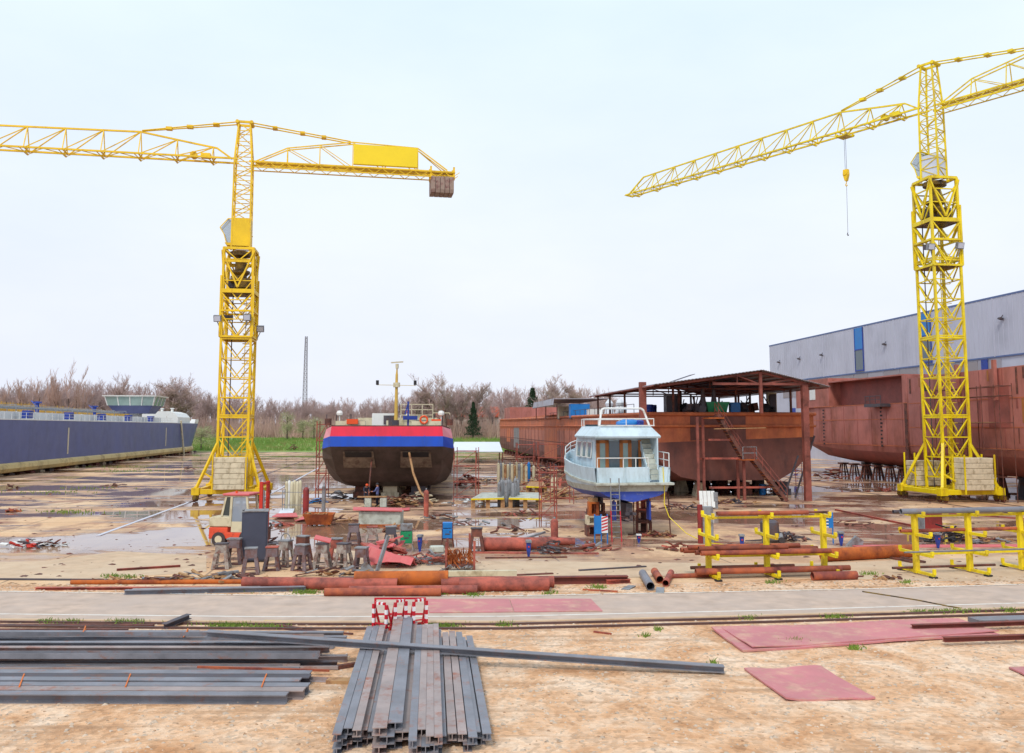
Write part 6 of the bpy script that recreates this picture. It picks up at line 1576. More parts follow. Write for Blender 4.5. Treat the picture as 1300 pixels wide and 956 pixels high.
heap('scrap_heap', 'brown litter of parts in front of the long barge, nearer the cylinders', 'scrap heap', 692, 618, 80, [m_drust, m_plank, m_rustr], 30, 3.0, 4, (1.2,.3), .9)
heap('scrap_heap', 'brown litter of parts close under the long barge side', 'scrap heap', 700, 604, 90, [m_drust, m_dsteel, m_rustr], 31, 5, 6, (1.6,.5), 1.4)
heap('scrap_heap', 'low mixed litter of parts right of the cruiser stands', 'scrap heap', 838, 683, 46, [m_drust, m_rustr, m_plank], 32, 1.4, 1.2, (.8,.12), .25)
heap('scrap_heap', 'dark cable and scrap pile seen through the left yellow rack', 'scrap heap', 1000, 689, 60, [m_dsteel, m_drust, m_dsteel], 33, 1.5, 1.2, (.9,.12), .5)
heap('scrap_heap', 'black cable heap seen through the right yellow rack', 'scrap heap', 1212, 689, 70, [m_dsteel, m_black], 34, 1.5, 1.4, (1.2,.1), .75)
heap('scrap_heap', 'brown and pale rubble right of the black cable heap', 'scrap heap', 1262, 690, 50, [m_drust, m_plank, m_grey], 35, 1.6, 1.2, (.6,.25), .3)
heap('scrap_heap', 'dark pile of engine parts left of the workers under the barge', 'scrap heap', 428, 634, 30, [m_dsteel, m_grey], 36, 1.4, 1, (.8,.5), .8)
heap('scrap_heap', 'scattered white and red parts on the wet yard at the left edge', 'scrap heap', 22, 697, 36, [m_white, m_dsteel, m_redp], 37, 1.6, 1.2, (.6,.2), .4)
heap('scrap_heap', 'orange brown scrap on the ground above the left edge litter', 'scrap heap', 10, 650, 12, [m_rusto, m_rustr], 38, 1.0, .6, (.7,.2), .3)
heap('scrap_heap', 'low rusty parts on the yard in front of the navy ship, left one', 'scrap heap', 12, 620, 8, [m_drust], 39, 1.3, .6, (.9,.3), .3)
heap('scrap_heap', 'low rusty parts on the yard in front of the navy ship, right one', 'scrap heap', 148, 617, 9, [m_drust], 40, 1.5, .6, (1.0,.3), .35)
heap('scrap_heap', 'small dark scrap near the upper end of the crane rail', 'scrap heap', 240, 596, 9, [m_drust], 41, 2.0, .6, (1.0,.3), .35)
heap('scrap_heap', 'brown scrap pile at the foot of the grass bank', 'scrap heap', 372, 572, 20, [m_drust], 42, 2.4, 1.2, (1.6,.5), 1.6)
heap('scrap_heap', 'reddish brown scrap between the rusty barge and the farther red ship', 'scrap heap', 1062, 608, 26, [m_drust, m_rustr], 43, 2.4, 2, (1.8,.6), 1.3)
heap('scrap_heap', 'fine rusty scraps on the sand between the two yellow racks', 'scrap heap', 1131, 737, 26, [m_drust, m_plank], 44, .8, .8, (.35,.12), .1)
heap('scrap_heap', 'brown boxes and tools on the ground under the stairs', 'scrap heap', 985, 618, 18, [m_drust, m_dsteel], 45, 1.3, .8, (.8,.5), .8)
for k, (px, py, n, sx, sy, mats, lb) in enumerate((
 (430,662,30,2.2,.8,[m_drust,m_plank],'brown and timber litter between the rusty skip and the sheet table'),
 (360,668,14,1.4,.5,[m_rustr,m_grey],'few reddish offcuts on the wet ground right of the forklift mast'),
 (400,640,30,1.6,1.2,[m_dsteel,m_drust,m_bluep],'dark gear and blue bits behind the fat red cylinder'),
 (560,660,18,1.8,.8,[m_drust,m_grey],'low scatter of dark offcuts on the wet yard right of the barge'),
 (640,676,14,2.4,.6,[m_drust],'thin dark scraps lying in the big puddle at the centre'),
 (622,612,40,2.4,2.4,[m_drust,m_grey,m_plank],'mixed clutter left of the farther gas cylinders'),
 (655,630,34,2.6,1.8,[m_drust,m_plank],'clutter behind the yellow edged platforms'),
 (746,700,26,1.4,.9,[m_drust,m_grey,m_rustr],'rusty litter at the foot of the ladder'),
 (865,648,40,2.6,1.6,[m_drust,m_dsteel],'dark litter on the ground between the cruiser and the white pallet'),
 (930,640,44,2.4,1.4,[m_drust,m_dsteel,m_plank],'dark litter between the scaffold posts of the stairs'),
 (1130,625,20,3,1.6,[m_drust,m_rustr],'brown scraps on the yard in front of the farther red ship'),
 (1090,668,12,2.4,.8,[m_drust],'few dark scraps on the yard behind the two yellow racks'),
 (330,690,16,.9,.5,[m_drust,m_grey],'small offcuts on the ground between cabinet and skip'),
 (860,700,16,2.0,.8,[m_rustr,m_drust],'thin rusty bars and scraps on the apron left of the left rack'),
 (1090,705,18,1.6,.6,[m_pinkr,m_drust],'pinkish and brown scraps around the thick rusty pipe'),
 (440,732,20,2.6,.5,[m_drust,m_grey,m_plank],'brown offcuts along the back of the pipe row'),
 (600,668,16,2.0,.7,[m_drust,m_grey],'dark scraps at the edge of the puddle left of the big red pipe'),
 (660,655,22,2.2,1.0,[m_drust,m_rustr],'rusty scraps in front of the right yellow edged platform'),
 (782,662,22,1.6,1.2,[m_drust,m_dsteel],'dark litter in the shade under the cruiser keel'),
 (815,645,26,2.4,1.6,[m_drust,m_plank],'brown litter on the ground behind the cruiser stands'),
 (500,676,22,2.2,.7,[m_plank,m_drust],'offcuts lying before the pink sheet table'),
 (62,694,12,1.0,.6,[m_white,m_drust],'small white rags beside the left edge litter'),
 (265,738,30,2.2,.7,[m_grey,m_drust,m_plank],'grey broken concrete and offcuts before the trestle row'))):
    heap('scrap_heap', lb, 'scrap heap', px, py, n, mats, 60+k, sx, sy, (.9,.2), .35)
# crate made of posts with rods
p = G(583, 727); r = thing('scrap_crate', 'open crate of four rusty posts full of bent rods', 'crate', p, R(4))
for x, y, h in ((-.55,0,1.25),(.62,-.1,1.3),(-.5,.9,1.3),(.45,.9,1.5)): MB().bar((x, y, 0), (x, y, h), .09).build('post', m_rustr, r)
q = random.Random(4); m = MB()
for _ in range(70): x = q.uniform(-.5,.5); y = q.uniform(0,.85); z = q.uniform(.4,.7); m.path([V((x,y-.1,z+.25)), V((x+q.gauss(0,.1),y+.05,z)), V((x+q.gauss(.15,.12), y-.05, z-.3))], .02, 4)
m.build('bent_rods', m_rusto, r)
m = MB()
for _ in range(14): m.cb((q.uniform(-.7,.5), -.2+q.random()*.3, .12+q.random()*.12), (.6,.06,.03), q.random()*2+.6, .2, .4)
m.build('spilled_offcuts', m_grey, r)
MB().bx(-.55,.6,0,.9,.25,.32).build('crate_floor', m_drust, r)
# leaning grey channel and shovel
m = MB(); a = G(432+0, 0) if False else None
p = G(477, 731); m = MB(); m.bar((0,0,.03),(.42,.5,1.55),.1,.14); m.bar((0,0,.05),(-.0,.0,.06),.1); tag(m.build('steel_channel', m_grey), 'grey channel bar leaning upright against the salmon sheet', 'bar', None, p)
p = G(468, 727); m = MB(); m.prism([(-.35,0),(.3,0),(-.1,.45),(-.3,.35)], 'y', 0, .04); tag(m.build('steel_plate', m_grey), 'small slate grey plate at the foot of the leaning channel bar', 'plate', None, p, .2)
# pale box on the ground
p = G(555, 702); MB(); tag(MB().bx(-.35,.35,0,.4,0,.32).build('concrete_lump', m_boatg, bevel=.05), 'pale grey block on the ground left of the blue welding box', 'block', None, p, .15)
# work bench under the stern
p = G(474, 644); r = thing('work_bench', 'plank bench on two pale drums where the workers stand', 'bench', p, R(3))
m = MB(); m.bx(-1.2,1.0,-.25,.35,.75,.82); m.build('plank', m_plank, r)
for x in (-.4, .75): MB().bx(x-.25,x+.25,-.2,.3,0,.75).build('pale_drum', m_boatg, r, bevel=.04)
p = G(478, 652); tag(MB().cb((0,0,.12),(1.7,.22,.06),.1,0,-.12).build('plank', m_wood), 'orange plank lying tilted in front of the workers\' bench', 'plank', None, p, .1)
# pallet sign / white pallet board
p = G(899, 646); r = thing('white_pallet', 'white slatted board leaning upright below the scaffold of the stairs', 'board', p, R(-6))
m = MB()
for k in range(4): m.bx(-.6+k*.29, -.34+k*.29, -.02+.0, .03, .1, 1.35)
o = m.build('slat', m_white, r); o.rotation_euler = (R(-18), 0, 0)
m = MB(); m.bx(-.6,.54,.035,.1,.2,.3); m.bx(-.6,.54,.035,.1,1.0,1.1); o = m.build('batten', m_plank, r); o.rotation_euler = (R(-18), 0, 0)
MB().bx(.45,.75,.15,.5,0,1.2).build('grey_backing', m_grey, r)
# blue drum and orange box beyond the stairs
for px, py, lb in ((968,628,'blue drum standing behind the foot of the stairs'),):
    m = MB(); m.lathe([(.3,0),(.31,.3),(.33,.32),(.31,.34),(.31,.62),(.33,.64),(.31,.66),(.3,.95)], n=14); tag(m.build('steel_drum', m_bluep, smooth=40), lb, 'drum', None, G(px, py))
r = thing('orange_box', 'small orange tool box beyond the foot of the stairs', 'box', G(995, 626), 0); MB().bx(-.42,.42,-.25,.25,.03,.5).build('case', m_orng, r, bevel=.03); MB().bx(-.44,.44,-.27,.27,.5,.56).build('lid', m_redp, r)
# red bin behind the right rack
r = thing('red_bin', 'square red steel bin standing behind the right yellow rack', 'bin', G(1186, 676), R(8)); MB().bx(-.55,.55,0,1.0,.06,1.2).build('body', m_dred, r, bevel=.02)
MB().bx(-.62,-.56,-.02,.9,.1,1.18).build('grey_side', m_grey, r); MB().bx(-.5,.5,.1,.9,0,.06).build('skid', m_dsteel, r)
# dark object behind left rack
r = thing('air_compressor', 'dark grey air compressor seen through the left yellow rack', 'compressor', G(983, 690), 0); MB().bx(-.55,.3,0,.7,.25,1.15).build('housing', m_dsteel, r, bevel=.1); MB().tube((-.5,.3,.28),(.5,.3,.28),.22,12).build('air_tank', m_grey, r)
for x in (-.4,.4): MB().tube((x,-.05,.16),(x,.05,.16),.16,12).build('wheel', m_tyre, r)
m = MB(); m.tube((-.0,0,0),(0,0,2.0),.14,10); tag(m.build('rusty_post', m_dred), 'dark red post standing behind the left post of the left yellow rack', 'post', None, G(889.5, 690))
tag(MB().bx(-.28,.28,-.1,.25,0,1.9).build('grey_locker', m_grey, bevel=.02), 'grey locker behind the left post of the left yellow rack', 'locker', None, G(899, 690))
# pipes on the yard
def pipe(label, a, b, r, mm, z=0, n=18, wall=.012, name='steel_pipe', group=None):
    c = (a+b)/2; L_ = (b-a).length; o = MB().tube((-L_/2,0,r),(L_/2,0,r), r, n, wall=wall).build(name, mm, smooth=40); d = b-a
    tag(o, label, 'pipe', group, (c.x, c.y, z)); o.rotation_euler = (0, -math.atan2(d.z, math.hypot(d.x,d.y)) if d.z else 0, math.atan2(d.y, d.x)); return o
pipe('thick red rusty pipe lying right of the rusty trestle, left length', G(612,699), G(670,699), .32, m_rustr)
pipe('thick red rusty pipe meeting the first behind the white lidded pedestal', G(668,698), G(706,697), .3, m_rustr)
pipe('short red pipe right of the thick upright cylinder', G(706,692), G(730,692), .19, m_rustr)
pipe('thick rusty pipe on the ground right of the left yellow rack', G(1045,713), G(1160,707), .29, m_rusto)
def beam(label, a, b, w, h, mm, name='steel_section', cat='beam', group=None, prof='I'):
    c = (a+b)/2; d = b-a; L_ = d.length; m = MB(); t = min(w,h)*.12; z0 = 0
    if prof == 'I': m.bx(-L_/2,L_/2,-w/2,w/2,0,t); m.bx(-L_/2,L_/2,-w/2,w/2,h-t,h); m.bx(-L_/2,L_/2,-t/2,t/2,t,h-t)
    elif prof == 'U': m.bx(-L_/2,L_/2,-w/2,w/2,0,t); m.bx(-L_/2,L_/2,-w/2,-w/2+t,t,h); m.bx(-L_/2,L_/2,w/2-t,w/2,t,h)
    elif prof == 'L': m.bx(-L_/2,L_/2,-w/2,w/2,0,t); m.bx(-L_/2,L_/2,w/2-t,w/2,t,h)
    else: m.bx(-L_/2,L_/2,-w/2,w/2,0,h)
    o = m.build(name, mm); tag(o, label, cat, group, c); o.rotation_euler = (0, -math.atan2(d.z, math.hypot(d.x,d.y)), math.atan2(d.y, d.x)); return o
beam('long red rusty beam on the yard from behind the left rack to the right', G(1060,648), G(1165,670), .12, .12, m_rustr)
beam('long pinkish flat bar on the ground behind the left yellow rack', G(1085,694), G(1300,693), .9, .03, m_pinkr, prof='B')
beam('thin rusty bar on the apron under the cruiser', G(600,702), G(760,703), .35, .05, m_rustr, prof='B')
beam('thin rusty bar on the dry concrete in front of the rusty bar', G(616,709), G(720,708), .12, .06, m_drust, prof='B')
beam('long grey white bar leaning across the thick red pipe', G(632,697)+V((0,-.2,.05)), G(692,689)+V((0,0,.5)), .1, .1, m_grey, prof='B')
beam('long thin dark bar on the apron behind the pipe row, left', G(735,725), G(820,720), .14, .06, m_dsteel, prof='B')
beam('long pale timber leaning from the platform up to the timber pile', G(690,640)+V((0,0,.1)), G(722,634)+V((0,0,1.0)), .12, .1, m_plank, prof='B')
beam('rusty bars on the ground beneath the right crane', G(1205,652), G(1330,662), .15, .1, m_rustr, prof='B')
# rust ladder frame on the ground between the racks
a = G(1150,712); m = MB(); 
for x in (-.3,.3): m.bar((x,-.7,.06),(x-.5,.9,.06),.08)
for t in (0,.33,.66,1): m.bar((-.3-.5*t,-.7+1.6*t,.06),(.3-.5*t,-.7+1.6*t,.06),.06)
tag(m.build('cable_ladder', m_drust), 'rusty ladder shaped frame lying behind the right yellow rack', 'frame', None, G(1157,712))
p = G(1088,693); tag(MB().prism([(-.5,0),(.3,0),(.35,.25),(.0,.5)], 'y', 0, .25).build('grey_wedge', m_grey), 'grey wedge shaped block at the end of the thick rusty pipe', 'block', None, p)
# ------------------------------------------------------------ yellow storage racks and the steel on them
def rack(label, a, b, n, extra=0):
    d = b - a; sp = d.length/(n-1); n += extra; rz = math.atan2(d.y, d.x)
    r = thing('pipe_rack', label, 'rack', a, rz, 'yellow pipe racks')
    def arm(m, x, z, l, up=.14):
        m.bar((x, -l, z), (x, l, z), .12, .12); m.bx(x-.06, x+.06, -l-.05, -l+.05, z+.02, z+up+.05); m.bx(x-.06, x+.06, l-.05, l+.05, z+.02, z+up+.05)
    for k in range(n):
        x = k*sp
        MB().bx(x-.1, x+.1, -.1, .1, .05, 2.46).build('post', m_yel2, r, bevel=.01)
        for z, l in ((2.4, .6), (1.62, 1.0), (.86, 1.05)): 
            m = MB(); arm(m, x, z, l); m.build('support_arm', m_yel2, r, bevel=.008)
        m = MB(); arm(m, x, .12, 1.12, .2); m.build('foot', m_yel2, r, bevel=.008)
        for s in (-1, 1): MB().bx(x-.12, x+.12, s*1.05-.12, s*1.05+.12, 0, .075).build('foot_pad', m_black, r)
    for z, y in ((2.36, .0), (.82, .0)):
        MB().bx(.09, (n-1)*sp-.09, y-.03, y+.03, z-.05, z+.03).build('rail', m_yel2, r)
    M_ = Matrix.Translation(a) @ Matrix.Rotation(rz, 4, 'Z')
    return (lambda x, y, z: M_ @ V((x, y, z))), sp, rz
A1, sp1, rz1 = rack('left yellow storage rack loaded with brown rusty pipes', G(900,732.5), G(1047,729), 3)
A2, sp2, rz2 = rack('right yellow storage rack with a grey pipe on top, running out of the picture', G(1164,729), G(1298,724.5), 3, 1)
def rp(A, label, x0, x1, y, z, r, mm, group=None): 
    a, b = A(x0, y, z), A(x1, y, z); o = pipe(label, a, b, r, mm, z=z, n=14, group=group); return o
rp(A1, 'brown pipe on the top arms of the left yellow rack', .3, 4.2, -.25, 2.46, .085, m_rust)
rp(A1, 'thinner brown pipe behind the top pipe of the left yellow rack', .5, 5.3, .15, 2.46, .05, m_drust)
gm = 'brown pipes on the middle arms of the left rack'
for k, (x0, x1, y, z, r) in enumerate(((-1.0,4.6,.5,.92,.1),(-.95,4.8,.25,.92,.1),(-.8,4.0,.0+.19,1.08,.09),(-.65,4.5,-.28,.92,.1),(-.5,5.0,-.5,.92,.1),(-.55,3.2,-.4,1.1,.09))):
    rp(A1, '%s brown rusty pipe from the back on the middle arms of the left yellow rack' % ORD[k], x0, x1, y, z, r, [m_rust, m_rust2][k%2], gm)
rp(A1, 'dark thin pipe lying on the feet of the left yellow rack, rear side', -.5, 4.0, .75, .19, .07, m_drust)
rp(A1, 'long brown pipe on the front feet of the left yellow rack', -.75, 5.4, -.55, .19, .12, m_rust)
rp(A1, 'second brown pipe beside the long one on the front feet of the left yellow rack', -.6, 5.9, -.3, .18, .11, m_rust2)
rp(A1, 'short fat orange brown pipe on the sand in front of the left yellow rack', 3.75, 5.6, -1.35, .0, .17, m_rust)
rp(A1, 'thin brown pipe reaching left on the ground before the left yellow rack', -1.6, .4, -.1, .0, .09, m_rust)
rp(A2, 'large grey pipe on top of the right yellow rack', -.75, 7.4, -.2, 2.46, .115, m_steel)
rp(A2, 'second grey pipe behind the large one on the right yellow rack', -.9, 7.4, .1, 2.46, .08, m_dsteel)
rp(A2, 'orange brown pipe on the upper arms of the right yellow rack', -.6, 7.2, .1, 1.68, .07, m_rust)
rp(A2, 'slim grey pipe on the middle arms of the right yellow rack', -.8, 7.2, -.4, .92, .035, m_steel)
rp(A2, 'dark brown bar lying on the feet of the right yellow rack', -.9, 3.9, .3, .18, .05, m_drust)

# ------------------------------------------------------------ row of pipes and beams along the road
def gp(x0, y0, x1, y1, label, r, mm, z=0): return pipe(label, G(x0,y0), G(x1,y1), r, mm, z=z, n=20)
gp(308,746,455,747, 'red rusty pipe at the left of the stacked pipe row', .2, m_rustr, .0)
gp(388,748.5,505,749.5, 'red brown pipe overlapping the left pipe of the row', .22, m_rustr, .0)
gp(412,757,560,757, 'front rust pipe of the row, nearest to the road', .14, m_rust, .01)
gp(443,755,606,754, 'rust red pipe just behind the front one in the pipe row', .15, m_rustr, .01)
gp(583,751,697,750, 'mottled red pipe at the right end of the stacked pipe row', .24, m_rustr, .0)
gp(560,748,703,746, 'red pipe hidden behind the mottled one at the right end of the row', .22, m_rustr, .0)
a, b = G(450,748), G(569,747); o = pipe('wide orange rust half pipe on top of the pipe row', a, b, .27, m_rusto, z=.12, n=20)
o2 = beam('pale weathered timber beam lying behind the pipe row', G(560,741)+V((0,.2,.25)), G(656,740)+V((0,.2,.25)), .22, .2, m_cream, prof='B')
beam('dark red steel beam right of the pipe row', G(652,742), G(797,740), .3, .28, m_drr)
beam('shorter rust beam at the right end of the dark red one', G(770,741.5), G(800,740), .2, .16, m_rustr)
gp(90,742,310,741, 'thin orange rust pipe at the left of the pipe row', .085, m_rusto)
beam('dark rust beam lying in front of the thin orange pipe', G(45,749), G(402,748), .2, .1, m_rustr)
beam('blue grey steel beam nearest the road at the left of the pipe row', G(158,755), G(388,750), .24, .17, m_steel)
beam('second blue grey beam beside the one nearest the road', G(168,752), G(330,749), .2, .13, m_steel2)
beam('thin dark rail behind the pipe row', G(-60,736), G(420,739), .07, .07, m_dsteel, prof='B')
beam('thin dark flat bar behind the pipe row, right half', G(430,736), G(640,735), .12, .12, m_dsteel, prof='B')
beam('rusty orange bar on the concrete left of the cabinet', G(148,725), G(229,720), .12, .1, m_rustr)
beam('thin rusty bar on the sand between road and dark red beam', G(740,749.5), G(784,752), .08, .06, m_rust, prof='B')
beam('dark flat bar on the apron behind the dark red beam', G(655,731), G(702,729), .16, .06, m_drust, prof='B')
for (x0,y0,x1,y1,r,mm,lb) in ((816,733,826,750,.16,m_steel,'grey pipe stub lying end on, left of the left rack'),(831,730,838,741,.15,m_rust,'orange brown pipe stub between two others left of the left rack'),(852,731,845,745,.13,m_rustr,'reddish pipe stub lying slanted left of the left rack')):
    pipe(lb, G(x0,y0), G(x1,y1), r, mm, n=18)
tag(MB().cb((0,0,.05),(.3,.7,.03),-.2,.1).build('steel_plate', m_grey), 'small grey plate in front of the three pipe stubs', 'plate', None, G(838,751))
tag(MB().cb((0,0,.03),(.3,.75,.03),-.5,.03).build('steel_plate', m_grey), 'small grey plate on the sand left of the three pipe stubs', 'plate', None, G(798,747))

# ------------------------------------------------------------ sheets on road and sand
def plate(label, pts, z, mm, th=.025):
    return loose('steel_sheet', label, 'sheet', pts, z, mm, th)
plate('flat pink steel sheet lying on the road, left part', [(541,761.5),(646,761.5),(652,778),(545,779)], .04, m_prim)
plate('flat pink steel sheet lying on the road, right part', [(647,761.5),(750,761.5),(765,777),(653,778)], .042, m_prim)
plate('large pink primed plate on the sand at the right, under the others', [(903,801),(1217,790),(1270,808),(943,829)], .06, m_prim, .05)
plate('large pink primed plate lying shifted on top of the other one', [(914,800.5),(1217,790),(1268,806),(955,827)], .1, m_prim, .03)
plate('smaller pink plate on the sand nearest the camera, right of the long grey beam', [(945,851),(1042,849),(1112,889),(998,891)], .05, m_prim, .04)
plate('pink plate cut by the right edge of the picture', [(1281,850),(1430,846),(1470,872),(1330,874)], .05, m_prim, .04)
beam('dark red steel beam lying on the far part of the pink plates', G(1158,803)+V((0,0,.11)), G(1420,794)+V((0,0,.11)), .16, .12, m_drr)
beam('dark red steel beam lying on the near part of the pink plates', G(1198,820)+V((0,0,.11)), G(1430,812)+V((0,0,.11)), .16, .13, m_drr)
beam('slate grey flat beam behind the dark red beams at the right edge', G(1236,793)+V((0,0,.02)), G(1400,788)+V((0,0,.02)), .55, .16, m_steel, prof='B')
m = MB(); m.path([V(G(1095,752)-G(1165,763))+V((0,0,.03)), V(G(1140,759)-G(1165,763))+V((0,0,.03)), V((0,0,.03)), V(G(1200,770)-G(1165,763))+V((0,0,.03)), V(G(1235,776)-G(1165,763))+V((0,0,.03))], .025, 6)
tag(m.build('garden_hose', m_yeldk), 'thin yellow hose lying slantwise across the road at the right', 'hose', None, G(1165,763))

# ------------------------------------------------------------ red and white barriers
def barrier(label, a, b, h=.92, rz=0):
    d = b-a; w_ = d.length; r = thing('safety_barrier', label, 'barrier', a, math.atan2(d.y,d.x), 'red and white barriers')
    def striped(p, q, nm, t=.075, n=7):
        p, q = V(p), V(q); m = MB()
        for k in range(n): m.m = k % 2; m.bar(p+(q-p)*(k/n), p+(q-p)*((k+1)/n), t)
        return m.build(nm, [m_redb, m_whib], r)
    striped((0,0,0),(0,0,h),'leg'); striped((w_,0,0),(w_,0,h),'leg'); striped((.04,0,h+.03),(w_-.04,0,h+.03),'top_rail',.07,5)
    MB().bar((.04,0,h*.42),(w_-.04,0,h*.42),.035).build('middle_rail', m_redb, r)
    for x in (0, w_): MB().bar((x,.03,h*.98),(x+.02,.4,0),.05).build('rear_leg', m_redb, r)
    MB().bar((0,.3,h*.25),(w_,.3,h*.25),.035).build('rear_rail', m_redb, r)
barrier('left red and white barrier frame at the end of the grey steel bundles', G(474,808), G(490,810))
barrier('middle red and white barrier frame behind the raised steel bundle', G(501.5,806), G(515,804))
barrier('right red and white barrier frame at the end of the grey steel bundles', G(525,805), G(541,803))
r = thing('barrier_frame', 'plain dark red frame standing behind the striped barriers', 'frame', G(476,797), R(1.5))
for x in (0, 1.5): MB().bar((x,0,0),(x,0,.86),.06).build('leg', m_redb, r)
for z in (.4,.86): MB().bar((-.03,0,z),(1.53,0,z),.05).build('rail', m_redb, r)

# ------------------------------------------------------------ foreground steel
ga = math.atan((548-650)/F)
def bundle(label, px, py, rows, w, h, L_, z0=0, gap=.006, mm=None, prof=None, seed=0):
    q = random.Random(seed); p = G(px, py, z0); fwd = V((math.sin(ga), math.cos(ga), 0)); side = V((fwd.y, -fwd.x, 0))
    for j, cnt in enumerate(rows):
        for i in range(cnt):
            e = q.uniform(-.12,.12); a = p + side*((i+.5*(j%2))*(w+gap)+w/2) + fwd*e + V((0,0,j*(h+.003)))
            o = beam(label, a, a - fwd*(L_+q.uniform(-.3,.3)), w, h, mm[(i+j)%len(mm)] if mm else [m_steel, m_steel2, m_steel][q.randrange(3)], group=label.replace('grey steel section in ', ''), prof=(prof or 'I'))
bundle('grey steel section in the leftmost end-on bundle below the barriers', 466, 812, [4,4,3], .165, .13, 8.6, 0, .01, seed=1)
bundle('wide weathered section in the raised bundle that reaches the barriers', 500, 803, [2,2,2], .27, .15, 9.6, 0, .01, mm=[m_steel2, m_steel], seed=2)
bundle('grey steel section in the tall narrow bundle right of the raised one', 529, 812, [4,4,4], .15, .14, 9, 0, .005, seed=3)
bundle('grey steel section in the uneven bundle second from the right', 557, 815, [3,3], .17, .14, 8.2, 0, .02, seed=4)
bundle('grey steel section in the rightmost low end-on bundle', 578, 820, [2,2], .17, .13, 7.6, 0, .03, seed=5)
beam('long grey steel section lying across the bundles and out over the sand', G(262,808,.62), G(919,853,.05), .26, .15, m_steel)
q = random.Random(12)
LS = [(795.5,195,.14,.07,m_drust,'B','thin dark rust bar behind the left steel stack'),
 (802.5,163,.16,.1,m_drust,'I','dark rusty beam at the back of the left steel stack'),
 (806,252,.16,.12,m_steel,'I','grey beam ending early at the back of the left steel stack'),
 (811,436,.2,.2,m_steel,'I','grey beam in the back row of the left steel stack'),
 (817,440,.2,.2,m_steel,'I','longest grey beam with orange straps in the left steel stack'),
 (823,424,.3,.22,m_steel,'U','wide slate channel in the left steel stack'),
 (829,400,.26,.22,m_steel,'I','slate beam in the middle of the left steel stack'),
 (835,408,.22,.2,m_steel2,'U','brownish channel in the middle of the left steel stack'),
 (840,441,.2,.16,m_steel2,'I','brown grey beam reaching farthest right in the front of the left stack'),
 (846,428,.16,.13,m_dsteel,'I','dark beam with a pale end in the front of the left stack')]
def gx(px, row): return G(px, row).x
for row, xe, w_, h, mm, pf, lb in LS:
    b = G(xe, row); a = G(-60, row + q.uniform(-1.5,1.5)); a = b + (a-b)*1.25; beam(lb, a, b, w_, h, mm, prof=pf)
# second layer
for row, xe, w_, h, mm, pf, lb in ((822,424-10,.2,.15,m_steel,'I','grey beam on top of the back rows of the left steel stack'),(828,418,.2,.14,m_steel2,'I','brownish beam on top of the left steel stack'),(835,405,.24,.14,m_steel,'U','slate channel lying on top of the left steel stack')):
    b = G(xe, row, .24); a = G(-60, row, .24); a = b + (a-b)*1.25; beam(lb, a, b, w_, h, mm, prof=pf)
b = G(420,866); a = G(-60,842); beam('rust spotted grey bar lying slantwise before the left stack', a+(a-b)*.1, b, .14, .09, m_steel2, prof='L')
for k in range(16):
    row = q.uniform(806, 852); xe = q.uniform(250, 446); zz = .02 if row > 842 else q.choice((.2,.24,.38)) if row < 840 else .02
    b = G(xe, row, zz); a = G(-60, row+q.uniform(-4,4), zz); a = b + (a-b)*1.2
    beam(['thin grey bar among the left steel stack','thin brownish bar among the left steel stack'][k%2], a, b, q.uniform(.06,.12), q.uniform(.04,.09), [m_steel, m_steel2][k%2], group=['thin grey bars','thin brown bars'][k%2], prof=q.choice('LUB'))
b = G(395,864); a = G(-90,862)
for k, (dy, w_, h, mm) in enumerate(((0,.3,.2,m_steel),(-.34,.3,.2,m_dsteel),(-.68,.28,.22,m_steel),(-1.02,.3,.2,m_steel),(-1.36,.3,.2,m_steel2),(-1.7,.28,.2,m_steel))):
    beam('%s beam from the back in the strapped stack nearest the camera at the left' % ORD[k], a+V((-2,dy,0)), b+V((q.uniform(-.2,.2),dy,0)), w_, h, mm)
beam('thin rusty bar sticking out of the nearest left stack', G(250,860)+V((0,0,.22)), G(418,858)+V((0,0,.1)), .06, .05, m_rust, prof='B')
beam('short pale timber at the right end of the nearest left stack', G(416,866), G(446,867), .3, .08, m_plank, prof='B')
beam('short brown timber under the ends of the left stack', G(428,850), G(452,846), .12, .1, m_drust, prof='B')
beam('dark cut steel offcut at the back of the left stack', G(208,799)+V((0,0,.02)), G(240,790)+V((0,0,.12)), .2, .14, m_dsteel)
beam('rusty thin bar on the sand right of the left stack', G(352,799), G(448,806), .07, .05, m_drust, prof='B')
beam('second thin bar on the sand right of the left stack', G(352,795), G(385,800), .14, .06, m_drust, prof='B')
beam('small rusty bar alone on the sand in the middle', G(754,803), G(776,806), .07, .05, m_rust, prof='B')
# orange straps round the left stack
for px, r0, r1, z in ((108,806,822,.25),(238,812,824,.3),(30,868,884,.22),(165,868,884,.22),(338,868,884,.22)):
    p = G(px, r0); p2 = G(px-6, r1); m = MB(); m.path([V((0,0,0)), V((0,0,z)), V((p2.x-p.x, p2.y-p.y, z)), V((p2.x-p.x, p2.y-p.y-.02, 0))], .018, 5)
    tag(m.build('strapping_band', m_orgs), 'orange strapping band round the left steel stack', 'strap', 'orange straps', p)

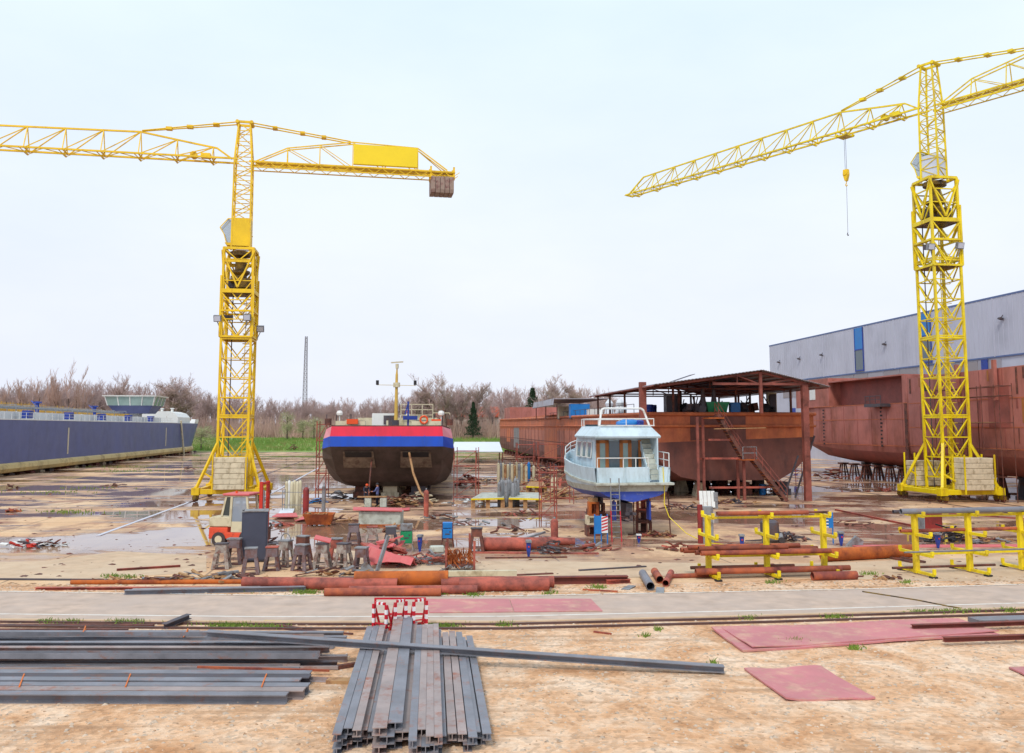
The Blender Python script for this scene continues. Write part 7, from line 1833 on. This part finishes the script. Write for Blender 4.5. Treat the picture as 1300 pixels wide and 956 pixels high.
# ------------------------------------------------------------ loose stones, grit and weeds
def scatter(name, n, region, smin, smax, mm, seed, flat=.5):
    rs = np.random.RandomState(seed); A_ = []
    base = np.array([[1,0,-.3],[-.5,.87,-.3],[-.5,-.87,-.3],[0,0,.8],[.6,.6,.3]], dtype=np.float32)
    Fs = np.array([[0,1,4],[1,3,4],[3,0,4],[1,2,3],[0,3,2]]); P_ = region(rs, n); k = len(P_)
    s = smin*(smax/smin)**(rs.rand(k)**2.2); ang = rs.rand(k)*6.28
    Vx = base[None]*s[:,None,None]*(.7+.6*rs.rand(k,5,1)); c, d = np.cos(ang)[:,None], np.sin(ang)[:,None]
    X = Vx[:,:,0]*c - Vx[:,:,1]*d; Y = Vx[:,:,0]*d + Vx[:,:,1]*c; Z = Vx[:,:,2]*flat
    Vv = np.stack([X+P_[:,0:1], Y+P_[:,1:2], Z+P_[:,2:3]+s[:,None]*.1], 2).reshape(-1)
    L = (np.arange(k)[:,None,None]*5 + Fs[None]).reshape(-1)
    me = bpy.data.meshes.new(name); me.vertices.add(k*5); me.vertices.foreach_set('co', Vv.astype(np.float32)); me.loops.add(len(L)); me.loops.foreach_set('vertex_index', L.astype(np.int32))
    me.polygons.add(k*5); me.polygons.foreach_set('loop_start', np.arange(k*5,dtype=np.int32)*3); me.polygons.foreach_set('loop_total', np.full(k*5,3,dtype=np.int32)); me.materials.append(mm); me.update(calc_edges=True)
    o = bpy.data.objects.new(name, me); COL.objects.link(o); return o
def reg_near(rs, n): 
    y = 15+ (28.2-15)*rs.rand(n)**1.0; x = (rs.rand(n)*2-1)*y*.68; return np.stack([x, y, np.zeros(n)], 1)
def reg_verge(rs, n):
    x = (rs.rand(n)*2-1)*22; yb = np.interp(x, [p.x for p in fe], [p.y for p in fe]); return np.stack([x, yb+rs.rand(n)*1.9, np.zeros(n)], 1)
def reg_yard(rs, n):
    y = 36+60*rs.rand(n)**1.5; x = (rs.rand(n)*2-1)*y*.6; return np.stack([x, y, np.zeros(n)], 1)
tag(scatter('gravel', 15000, reg_near, .012, .085, m_stone, 1), 'loose pale stones scattered over the sandy ground in the foreground', 'gravel', kind='stuff')
tag(scatter('grit', 2600, reg_near, .012, .06, m_dirt, 5), 'dark grit and crumbs of rust on the sandy ground in the foreground', 'grit', kind='stuff')
tag(scatter('verge_gravel', 3500, reg_verge, .015, .09, m_stone, 2), 'pale stones and rubble along the far edge of the road', 'gravel', kind='stuff')
tag(scatter('verge_dirt', 2200, reg_verge, .02, .12, m_dirt, 6, .3), 'brown crumbs of soil and rust along the far edge of the road', 'dirt', kind='stuff')
tag(scatter('yard_litter', 1500, reg_yard, .03, .22, m_drust, 3, .25), 'small rusty crumbs littering the wet concrete yard', 'litter', kind='stuff')
A_ = []; q = random.Random(8)
for px, py, n, s in ((320,750,30,1),(390,753,110,1.6),(560,754,60,1),(600,756,50,1),(760,746,60,1),(700,754,30,.8),(60,790.5,60,1),(90,790.5,40,1),(160,791,110,2.4),(290,795,160,2.6),(340,797,90,2),(500,800,90,2),(560,796,120,2.4),(640,794,60,1),(950,786,40,1),(1060,784,60,1.4),(1170,778,80,2),(1215,777,130,3),(1280,776,60,1),(1105,729,50,1.2),(980,740,40,1),(145,732,60,1.4),(165,733,40,1),(820,808,18,.5),(835,800,20,.5),(905,843,16,.5),(1010,815,60,1.4),(1085,824,40,1),(1150,740,30,.8),(85,650,50,4),(150,593,60,8),(172,598,90,4),(60,625,40,5),(120,620,30,4),(330,858,40,.8)):
    for _ in range(int(n*1.4)):
        p = G(px + q.gauss(0, 6*s), py + q.gauss(0, 1.0)); h = q.uniform(.04,.14)*(1.5 if py < 700 else 1)
        A_.append((p.x, p.y, 0, p.x+q.gauss(0,.05), p.y+q.gauss(0,.05), h, .02 if py > 700 else .05, .004))
o = bpy.data.objects.new('weeds', mesh_np('weeds', np.array(A_,dtype=np.float32), m_weed)); COL.objects.link(o)
tag(o, 'low green weeds growing in the cracks beside the road and pipes', 'weeds', kind='stuff')
